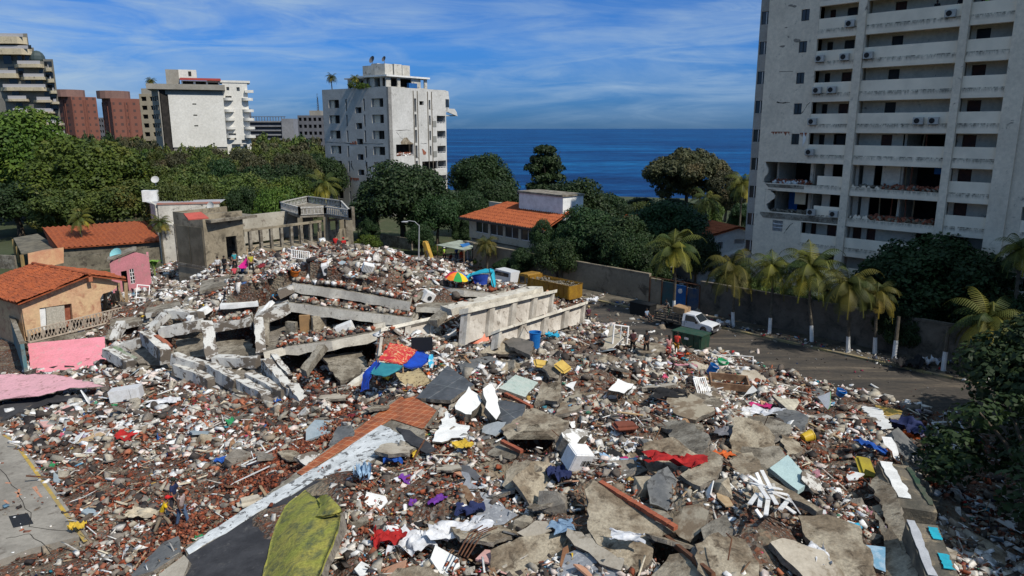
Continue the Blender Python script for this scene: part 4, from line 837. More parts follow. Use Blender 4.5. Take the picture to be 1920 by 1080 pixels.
for a, b_ in zip(ring, ring[1:]+ring[:1]):
 mb = MB(); ln_ = (b_-a).length; k = int(ln_/.42)
 for i in range(k+1): q = a.lerp(b_, i/k); mb.tube([q, q+Vector((0, 0, .3)), q+Vector((0, 0, .85))], [.05, .085, .04], 6, cap=False)
 mb.bar(a+Vector((0, 0, .92)), b_+Vector((0, 0, .92)), .2, .14); mb.bar(a+Vector((0, 0, .04)), b_+Vector((0, 0, .04)), .2, .08)
 for q in (a, b_): mb.bar(q, q+Vector((0, 0, 1.05)), .3)
 mb.build('balustrade', M('old_white_balustrade', (.52, .50, .46), (.40, .38, .34), sc=2, c3=(.15, .12, .1), sc3=4), BA)
mb = MB()
for q in ring: mb.bar(Vector((q.x, q.y, 0)), q-Vector((0, 0, .36)), .5)
mb.build('column', GRM, BA)
a, b_ = Dp(272, 390, 103), Dp(396, 385, 106); a.z = b_.z = 0; F_ = Fr(Dp(296, 390, 100).to_2d().to_3d(), ((b_-a).x, (b_-a).y-1)); w = 8.0; H_ = hg(384, 100)
WH = thing('flat_roofed_house', 'mould streaked white flat roofed house with red trim, behind the grey block house', 'house', F_(4, 3, 0))
MW = M('mould_streaked_white', (.60, .57, .50), (.50, .47, .41), sc=.5, c3=(.07, .055, .045), sc3=.9, lo3=.55, hi3=.66)
mb = MB(); mb.wall(F_, 0, w, 0, H_, [], th=.3); mb.box(Fr(F_(0, 0, 0), (-.55, .83)), .31, 6, 0, .3, 0, H_); mb.build('wall', MW, WH)
mb = MB(); mb.box(F_, -.1, w+.1, -.1, .6, H_, H_+.22); mb.build('roof_trim', M('faded_red_trim', (.40, .16, .12), (.34, .2, .16), sc=1), WH)
q = [F_(0, .1, H_-.05), F_(w, .1, H_-.05), F_(w, 7, H_-.05), F_(-3.6, 7, H_-.05)]; mb = MB(); mb.add(q, [(0, 1, 2, 3)]); mb.build('roof', M('zinc_roof', (.40, .40, .42), (.3, .3, .31), sc=.6), WH)
mb = MB(); mb.box(F_, -3, -1, 5, 6.2, H_, H_+1.6); mb.build('roof_box', WHITE, WH)
dish(F_(-1, 5, H_+3.1), .55, None, (.2, -.8, .5)).build('satellite_dish', M('white_dish', (.5, .5, .48), bump=0), WH)
dish(F_(w-1, -.4, H_-.3), .6, None, (-.3, -.9, .3)).build('satellite_dish', M('white_dish', (.5, .5, .48), bump=0), WH)
mb = MB(); mb.box(F_, .5, w+3, -3.5, -.3, 0, H_-2.4); mb.build('annex', MW, WH)
# ---- villa with orange roof right of the big tree --------------------------------
vA = Dp(880, 430, 101); vB = Dp(1010, 455, 90); vA.z = vB.z = 0
F_ = Fr(vA, ((vB-vA).x, (vB-vA).y)); w = (vB-vA).length+1.5
VL = thing('villa', 'two storey cream villa with orange roof and white roof box, right of the big tree', 'house', F_(w/2, 4, 0))
zf1, ztp = 3.1, 6.0
VW = M('villa_cream', (.50, .45, .35), (.44, .39, .30), sc=.4, c3=(.25, .21, .16), sc3=1)
op = [(1.6+i*3.2, 4.3+i*3.2, zf1+.9, ztp-.55) for i in range(5)]
mb = MB(); mb.wall(F_, 0, w, zf1, ztp, op, th=.25); mb.box(F_, 0, .25, .26, 8, 0, ztp); mb.wall(F_, 0, w, 0, zf1-.01, [(2, 8, 0, 2.6), (9, w-1, 0, 2.6)], th=.25, y=1.2); mb.build('wall', VW, VL)
windows(F_, op, VL, y=.12, fm=WPAINT)
mb = MB(); mb.box(F_, .3, w, 3.5, 3.7, 0, ztp); mb.build('inner_wall', DARK, VL)
mb = MB(); mb.box(F_, 1.5, w+.5, -2.2, 1.19, zf1-.4, zf1-.15); mb.build('canopy_slab', CONC, VL)
mb = MB()
for x in (2, 6, 10, 14): mb.box(F_, x, x+.3, -2.0, -1.7, 0, zf1-.4)
mb.build('post', WHITE, VL)
tiles('roof', F_(2.5, 5, ztp+1.9), F_(w-.5, 5, ztp+1.9), F_(w+.6, -1.0, ztp-.1), F_(-.8, -1.0, ztp-.1), TILE, VL, pitch=.5, amp=.08, broken=.08, rowh=.9)
mb = MB(); mb.box(F_, -1, w+.6, -1.15, -.9, ztp-.35, ztp-.08); mb.build('fascia', M('dark_fascia', (.06, .05, .045), bump=0), VL)
mb = MB(); mb.box(F_, w*.42, w*.95, 3.4, 7, ztp+.6, ztp+3.6); mb.build('roof_box', WHITE, VL)
mb = MB(); mb.box(F_, w*.42-.15, w*.95+.15, 3.2, 7.1, ztp+3.61, ztp+3.85); mb.build('roof_box_lid', CONC, VL)
mb = MB(); mb.box(F_, -1.4, w*.3, 4.6, 5.0, ztp-.3, ztp+1.7); mb.build('parapet', VW, VL)
a, b_, c, d = P(1172, 402, 5.6), P(1205, 402, 5.6), P(1212, 432, 3.9), P(1152, 424, 3.9)
SR = thing('tiled_house', 'house hidden in the trees, a bit of orange roof showing left of the dark crown', 'house', ((a+c)/2).to_2d().to_3d())
tiles('roof', a, b_, c, d, TILE, SR, pitch=.4, amp=.07, broken=.06, rowh=.8)
mb = MB(); f = Fr(Vector((d.x+.3, d.y+.5, 0)), ((c-d).x, (c-d).y)); mb.box(f, 0, (c-d).length-.5, 0, 3.5, 0, 3.8); mb.build('wall', WHITE, SR)
a = Dp(1330, 480, 78); b_ = Dp(1425, 480, 84); a.z = b_.z = 0
F_ = Fr(Dp(1308, 500, 82).to_2d().to_3d(), (.96, .28)); VV = thing('villa', 'white villa with orange tiled gable roof and arched openings, left of the right hand tower', 'house', F_(3.5, 3, 0))
def vz(py): return Dp(960, py, 83).z
ptsg = [(0, 0), (7.2, 0), (7.2, vz(437)), (5.0, vz(428)), (0, vz(443))]
mb = MB(); mb.wall(F_, 0, 7.0, 0, vz(446), [(.4, 1.6, vz(463), vz(450)), (4.6, 6.0, vz(457), vz(446)-.1), (4.4, 5.2, vz(510), vz(495)), (2.4, 3.1, vz(465), vz(452)), (1.4, 2.0, vz(509), vz(498))], th=.3); mb.prism(F_, [(0, vz(446)+.003), (7.0, vz(446)+.003), (7.0, vz(438)), (4.9, vz(427)), (0, vz(445))], 0, .3)
mb.box(F_, .31, 6.9, .9, 6, 0, vz(448)); mb.build('wall', M('villa_white', (.66, .65, .62), (.58, .57, .54), sc=.4), VV)
mb = MB()
for z, sgn in ((vz(478), 0), (vz(518), 0)): mb.prism(F_, [(0, z-.9), (7, z+1.0), (7, z+1.25), (0, z-.6)], -1.0, -.003)
mb.build('stair_band', M('villa_white', (.66, .65, .62)), VV)
tiles('roof', F_(4.9, -.4, vz(424)), F_(4.9, 6, vz(424)), F_(-1.6, 6, vz(449)), F_(-1.6, -.4, vz(449)), TILE, VV, pitch=.35, amp=.06, broken=.05, rowh=.8)
tiles('roof', F_(4.9, -.4, vz(424)), F_(4.9, 6, vz(424)), F_(7.6, 6, vz(436)), F_(7.6, -.4, vz(436)), TILE, VV, pitch=.35, amp=.06, rowh=.8)
# ---- walls along the street ------------------------------------------------------
SW = M('street_wall_render', (.17, .145, .115), (.11, .095, .075), sc=.4, c3=(.05, .045, .035), sc3=.8, lo3=.5, hi3=.66)
SWB = M('street_wall_beige', (.28, .235, .17), (.20, .17, .125), sc=.35, c3=(.09, .075, .055), sc3=.8)
ST = thing('street_wall', 'long dark weathered wall along the far side of the street behind the palms', 'wall', SF(10, 61.5, 0))
mb = MB(); mb.wall(SF, -37.5, 55, 0, 3.1, [], th=.3, y=61.45); mb.build('wall', SW, ST)
mb = MB(); mb.box(SF, -37.5, 55, 61.4, 61.8, 3.105, 3.3); mb.build('coping', SW, ST)
ST2 = thing('street_wall', 'beige rendered wall behind the yellow dump truck', 'wall', SF(-52, 61.5, 0))
mb = MB(); mb.wall(SF, -72, -43.6, 0, 3.0, [], th=.3, y=61.45); mb.box(SF, -72, -43.6, 61.4, 61.8, 3.005, 3.15); mb.build('wall', SWB, ST2)
GT = thing('metal_gate', 'rusty gate with blue painted panels in the street wall beside the pickup', 'gate', SF(-41, 61.5, 0))
for i, (c_, nm) in enumerate(((SWB, 'gate_pier'), (M('teal_panel', (.04, .10, .11), (.07, .09, .09), sc=1.2), 'gate_panel'), (BLUEP, 'gate_panel'), (M('faded_blue_panel', (.03, .07, .15), (.09, .10, .12), sc=1.4), 'gate_panel'))):
 mb = MB(); mb.box(SF, -43.5+i*1.5, -42.1+i*1.5, 61.5, 61.58 if i else 61.8, .05, 2.7-.1*i); mb.build(nm, c_, GT)
mb = MB()
for i in range(5): mb.box(SF, -43.55+i*1.5, -43.45+i*1.5, 61.4, 61.49, 0, 2.8)
mb.box(SF, -43.5, -37.5, 61.4, 61.48, 2.81, 2.9); mb.build('gate_frame', STEEL, GT)
mb = MB(); c_ = SF(-39.8, 61.48, 1.9); mb.tube([c_, c_-NN*.02], .25, 14); mb.build('round_sign', WPAINT, GT)
SHADE_BLK = thing('apartment_tower', 'unseen cream tower added outside the right edge to shade the right hand tower', 'building', SF(19, 72, 0))  # block added out of view to throw shade over the tower and wall
mb = MB(); mb.box(SF, 6, 34, 62.5, 84, 0, 42); mb.build('wall', TWALL, SHADE_BLK)
SH = thing('shelter', 'sheet roofed shelter with a dark blue tarpaulin where people gather, below the villa', 'shelter', P(870, 470, 0))
q = [P(818, 459, 2.6), P(862, 450, 2.9), P(905, 460, 2.6), P(870, 469, 2.4)]
mb = MB(); mb.add(q+[p-Vector((0, 0, .1)) for p in q], [(0, 1, 2, 3), (7, 6, 5, 4), (3, 2, 6, 7), (0, 3, 7, 4)]); mb.build('sheet_roof', M('grey_green_sheet', (.32, .36, .30), (.22, .24, .2), sc=1), SH)
q = [P(862, 458, 2.9), P(893, 452, 2.9), P(900, 470, 1.6), P(872, 467, 2.3)]; mb = MB(); mb.add(q+[p-Vector((0, 0, .03)) for p in q], [(0, 1, 2, 3), (7, 6, 5, 4)]); mb.build('tarpaulin', BLUEP, SH)
mb = MB()
for x, y in ((820, 459), (870, 469), (905, 461), (862, 450)): p = P(x, y, 2.4); mb.bar(Vector((p.x, p.y, 0)), p, .1)
mb.build('post', WOOD, SH)
garden_wall('yard_wall', 'grey wall stub in the shade left of the shelter', [tuple(P(690, 456, 0).to_2d()), tuple(P(772, 470, 0).to_2d())], 1.8, CONC)
garden_wall('yard_wall', 'low dark wall in front of the shaded garden, right of the balustrade terrace', [tuple(P(656, 470, 0).to_2d()), tuple(P(712, 492, 0).to_2d())], 1.3, OLDW)
# ================================================================ BIG BROKEN PIECES
def slab(name, lab, cat, pts, th, top, side=None, jag=.10, seed=0, step=.30, group=None, parent=None, flat=True, uvrot=0., tilt=0, underside=None):
 r = random.Random(seed*7+len(pts)); pts = [Vector(p) for p in pts]
 c = sum(pts, Vector())/len(pts); nr = Vector((0, 0, 0))
 for a, b_ in zip(pts, pts[1:]+pts[:1]): nr += (a-c).cross(b_-c)
 nr.normalize()
 if nr.z < 0: nr = -nr; pts = pts[::-1]
 pts = [p-nr*(p-c).dot(nr) for p in pts]
 ax = (pts[1]-pts[0]).normalized(); ay = nr.cross(ax); out = []
 for a, b_ in zip(pts, pts[1:]+pts[:1]):
  ln = (b_-a).length; n = max(1, int(ln/step)); perp = nr.cross((b_-a).normalized())
  for i in range(n):
   q = a.lerp(b_, i/n)
   if i or jag > .05: q = q+perp*r.uniform(-jag, jag)+(b_-a).normalized()*r.uniform(-jag, jag)*.5
   out.append(q)
 n = len(out); low = [q-nr*th*r.uniform(.8, 1.05)+(q-c).normalized()*r.uniform(-.10, .02)*(1 if jag > .05 else 0) for q in out]
 bm = bmesh.new(); uv = bm.loops.layers.uv.new('UVMap')
 tv = [bm.verts.new(q) for q in out]; lv = [bm.verts.new(q) for q in low]
 ft = bm.faces.new(tv); fb = bm.faces.new(lv[::-1]); sd = [bm.faces.new((tv[i], lv[i], lv[(i+1) % n], tv[(i+1) % n])) for i in range(n)]
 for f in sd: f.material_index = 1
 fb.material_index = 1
 for f in bm.faces:
  for l in f.loops: d = l.vert.co-c; l[uv].uv = (d.dot(ax), d.dot(ay))
 bmesh.ops.triangulate(bm, faces=[ft, fb]); bmesh.ops.recalc_face_normals(bm, faces=bm.faces)
 o0 = wloc(parent) if parent is not None else Vector((c.x, c.y, min(q.z for q in low)))
 for v in bm.verts: v.co -= o0
 me = bpy.data.meshes.new(name); bm.to_mesh(me); bm.free(); me.materials.append(top); me.materials.append(side or CONC_S)
 o = bpy.data.objects.new(name, me); COL.objects.link(o)
 if parent is not None: o.parent = parent
 else: o.location = o0; tag(o, lab, cat, group)
 return o
def tilemat(name, c1, c2, mortar, sz=.33, ms=.03):
 m, t, b = newmat(name); uv = N(t, 'ShaderNodeTexCoord').outputs['UV']
 br = N(t, 'ShaderNodeTexBrick', offset=0.0); br.inputs['Scale'].default_value = 1/sz; br.inputs['Brick Width'].default_value = 1.; br.inputs['Row Height'].default_value = 1.; br.inputs['Mortar Size'].default_value = ms
 t.links.new(uv, br.inputs[0]); br.inputs[1].default_value = (*c1, 1); br.inputs[2].default_value = (*c2, 1); br.inputs[3].default_value = (*mortar, 1)
 nz = noise_(t, tcoord(t), 1.3, 6, .7); rp = ramp(t, [(.35, .55), (.6, 1.05)]); t.links.new(nz, rp.inputs[0])
 c = mixc(t, 1., br.outputs[0], rp.outputs[0], 'MULTIPLY'); du = ramp(t, [(.58, 0.), (.75, .5)]); t.links.new(noise_(t, tcoord(t), 3, 7, .7), du.inputs[0])
 c = mixc(t, du.outputs[0], c, (.3, .2, .14)); t.links.new(c, b.inputs['Base Color']); b.inputs['Roughness'].default_value = .7; return m
TERRA = tilemat('terracotta_floor_tiles', (.36, .095, .025), (.30, .075, .022), (.50, .24, .12), .45, .045)
SLATE = tilemat('slate_grey_floor', (.075, .082, .09), (.065, .07, .078), (.16, .17, .17), 1.9, .012)
SLATE2 = M('slate_dusty', (.10, .105, .11), (.17, .17, .165), sc=.8, c3=(.05, .05, .05), sc3=2)
WSTRIP = M('chipped_white_paint', (.68, .70, .70), (.50, .52, .52), sc=1.2, c3=(.14, .14, .14), sc3=2.2, lo3=.54, hi3=.58, bump=.3)
PINKM = M('pink_painted_roof', (.75, .27, .32), (.68, .24, .28), sc=.9, c3=(.55, .30, .30), sc3=2, bump=.2)
GREENM = M('lime_green_paint', (.32, .33, .06), (.42, .37, .08), sc=.9, c3=(.11, .13, .06), sc3=1.8, lo3=.46, hi3=.64, bump=.9, bsc=6, grain=.25)
def T(*a): return [PT(x, y, dz) for x, y, dz in a]
# --- the big tilted roof slab in the left foreground
RS = thing('roof_slab', 'long tilted roof slab with terracotta tiles, a white painted strip and black waterproofing', 'roof slab', P(600, 900, 1))
A_, B_, C_ = P(345, 1040, 1.9), P(818, 768, 3.35), P(760, 733, 3.3)
pn = (B_-A_).cross(C_-A_).normalized()
if pn.z < 0: pn = -pn
pn = (Vector((-.10, -.16, 1))).normalized()
ab = (B_-A_).normalized(); pn = (Vector((-.22, -.1, 1))-ab*Vector((-.22, -.1, 1)).dot(ab)).normalized()
def PP(px, py, lift=0.0):
 d = ray(px, py); o_ = Vector((0, 0, CZ)); return o_+d*((A_+pn*lift-o_).dot(pn)/d.dot(pn))
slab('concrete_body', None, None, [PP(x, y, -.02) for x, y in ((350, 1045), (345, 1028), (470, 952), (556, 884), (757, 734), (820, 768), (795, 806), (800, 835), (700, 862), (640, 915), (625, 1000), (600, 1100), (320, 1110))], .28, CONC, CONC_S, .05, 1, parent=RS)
slab('tile_field', None, None, [PP(x, y, .035) for x, y in ((556, 886), (762, 736), (818, 769), (792, 804), (733, 785), (566, 891))], .05, TERRA, TERRA, .02, 2, 1.2, parent=RS)
slab('white_strip', None, None, [PP(x, y, .03) for x, y in ((347, 1030), (410, 985), (472, 946), (563, 893), (640, 848), (714, 795), (768, 822), (700, 862), (640, 908), (616, 902), (597, 893), (560, 920), (480, 962), (420, 1000), (352, 1040))], .04, WSTRIP, WSTRIP, .07, 3, .4, parent=RS)
slab('black_membrane', None, None, [PP(x, y, .015) for x, y in ((352, 1041), (420, 1001), (480, 963), (560, 921), (598, 894), (620, 905), (560, 935), (620, 1000), (560, 1100), (330, 1100))], .03, BLACKM, BLACKM, .05, 4, .4, parent=RS)
slab('black_membrane', None, None, [PP(x, y, .05) for x, y in ((742, 800), (768, 806), (820, 842), (800, 850), (758, 824))], .03, BLACKM, BLACKM, .05, 5, .4, parent=RS)
# --- lime green curved wall shell
GS_ = thing('wall_shell', 'large curved lime green wall piece lying on the black roof slab at the bottom edge', 'wall piece', P(560, 1010, 1.6))
def bilin(rows, nu, nv):
 rows = [[Vector(p) for p in r_] for r_ in rows]; out = []
 def cat(p, t_):
  n = len(p)-1; i = min(int(t_*n), n-1); f = t_*n-i; a, b_, c, d = p[max(i-1, 0)], p[i], p[i+1], p[min(i+2, n)]
  return .5*((2*b_)+(c-a)*f+(2*a-5*b_+4*c-d)*f*f+(3*b_-a-3*c+d)*f**3)
 for j in range(nv+1): out.append([cat([cat(r_, i/nu) for r_ in rows], j/nv) for i in range(nu+1)])
 return out
def shell(name, rows, nu, nv, th, mat, parent=None, rough=0., seed=0, lab=None, cat=None, group=None, smooth=True):
 g = bilin(rows, nu, nv); r = random.Random(seed); mb = MB(); w = nu+1
 top = [p+Vector((r.uniform(-1, 1), r.uniform(-1, 1), r.uniform(-1, 1)))*rough for row in g for p in row]
 nr = [Vector((0, 0, 1))]*len(top); ns = []
 for j in range(nv+1):
  for i in range(nu+1):
   a = g[j][min(i+1, nu)]-g[j][max(i-1, 0)]; b_ = g[min(j+1, nv)][i]-g[max(j-1, 0)][i]; n_ = a.cross(b_); ns.append((n_ if n_.z > 0 else -n_).normalized())
 bot = [p-n_*th for p, n_ in zip(top, ns)]; k = len(top)
 fs = [(j*w+i, j*w+i+1, (j+1)*w+i+1, (j+1)*w+i) for j in range(nv) for i in range(nu)]
 fs += [(k+j*w+i, k+(j+1)*w+i, k+(j+1)*w+i+1, k+j*w+i+1) for j in range(nv) for i in range(nu)]
 bd = [i for i in range(w)]+[j*w+nu for j in range(1, nv+1)]+[nv*w+i for i in range(nu-1, -1, -1)]+[j*w for j in range(nv-1, 0, -1)]
 fs += [(a, b_, k+b_, k+a) for a, b_ in zip(bd, bd[1:]+bd[:1])]
 mb.add(top+bot, fs); o = mb.build(name, mat, parent, smooth=smooth)
 if parent is None: tag(o, lab, cat, group)
 return o
g0 = 30.0
rows = [[PP(573, 918, .15), PP(593, 935, .5), PP(640, 952, .75)],
  [PP(535, 950, .12), PP(580, 962, .75), PP(632, 992, 1.0)],
  [PP(512, 1000, .1), PP(560, 1012, .9), PP(612, 1040, 1.0)],
  [PP(492, 1080, .1), PP(545, 1090, .9), PP(588, 1100, .9)],
  [PP(480, 1130, .1), PP(530, 1140, .9), PP(570, 1145, .8)]]
shell('green_face', rows, 14, 20, .14, GREENM, GS_, .025, 3)
shell('torn_lip', [[PP(594, 936, .6), PP(612, 926, .95), PP(628, 940, 1.1)], [PP(600, 948, .8), PP(620, 945, 1.2), PP(640, 955, 1.2)], [PP(590, 968, .85), PP(612, 966, 1.1), PP(636, 962, 1.1)]], 8, 8, .1, GREENM, GS_, .03, 5)
slab('broken_side', None, None, [PP(628, 995, .9), PP(642, 960, .7), PP(652, 990, .3), PP(632, 1040, .3), PP(606, 1090, .3), PP(596, 1065, .85)], .2, CONC_S, CONC_S, .12, 9, parent=GS_)
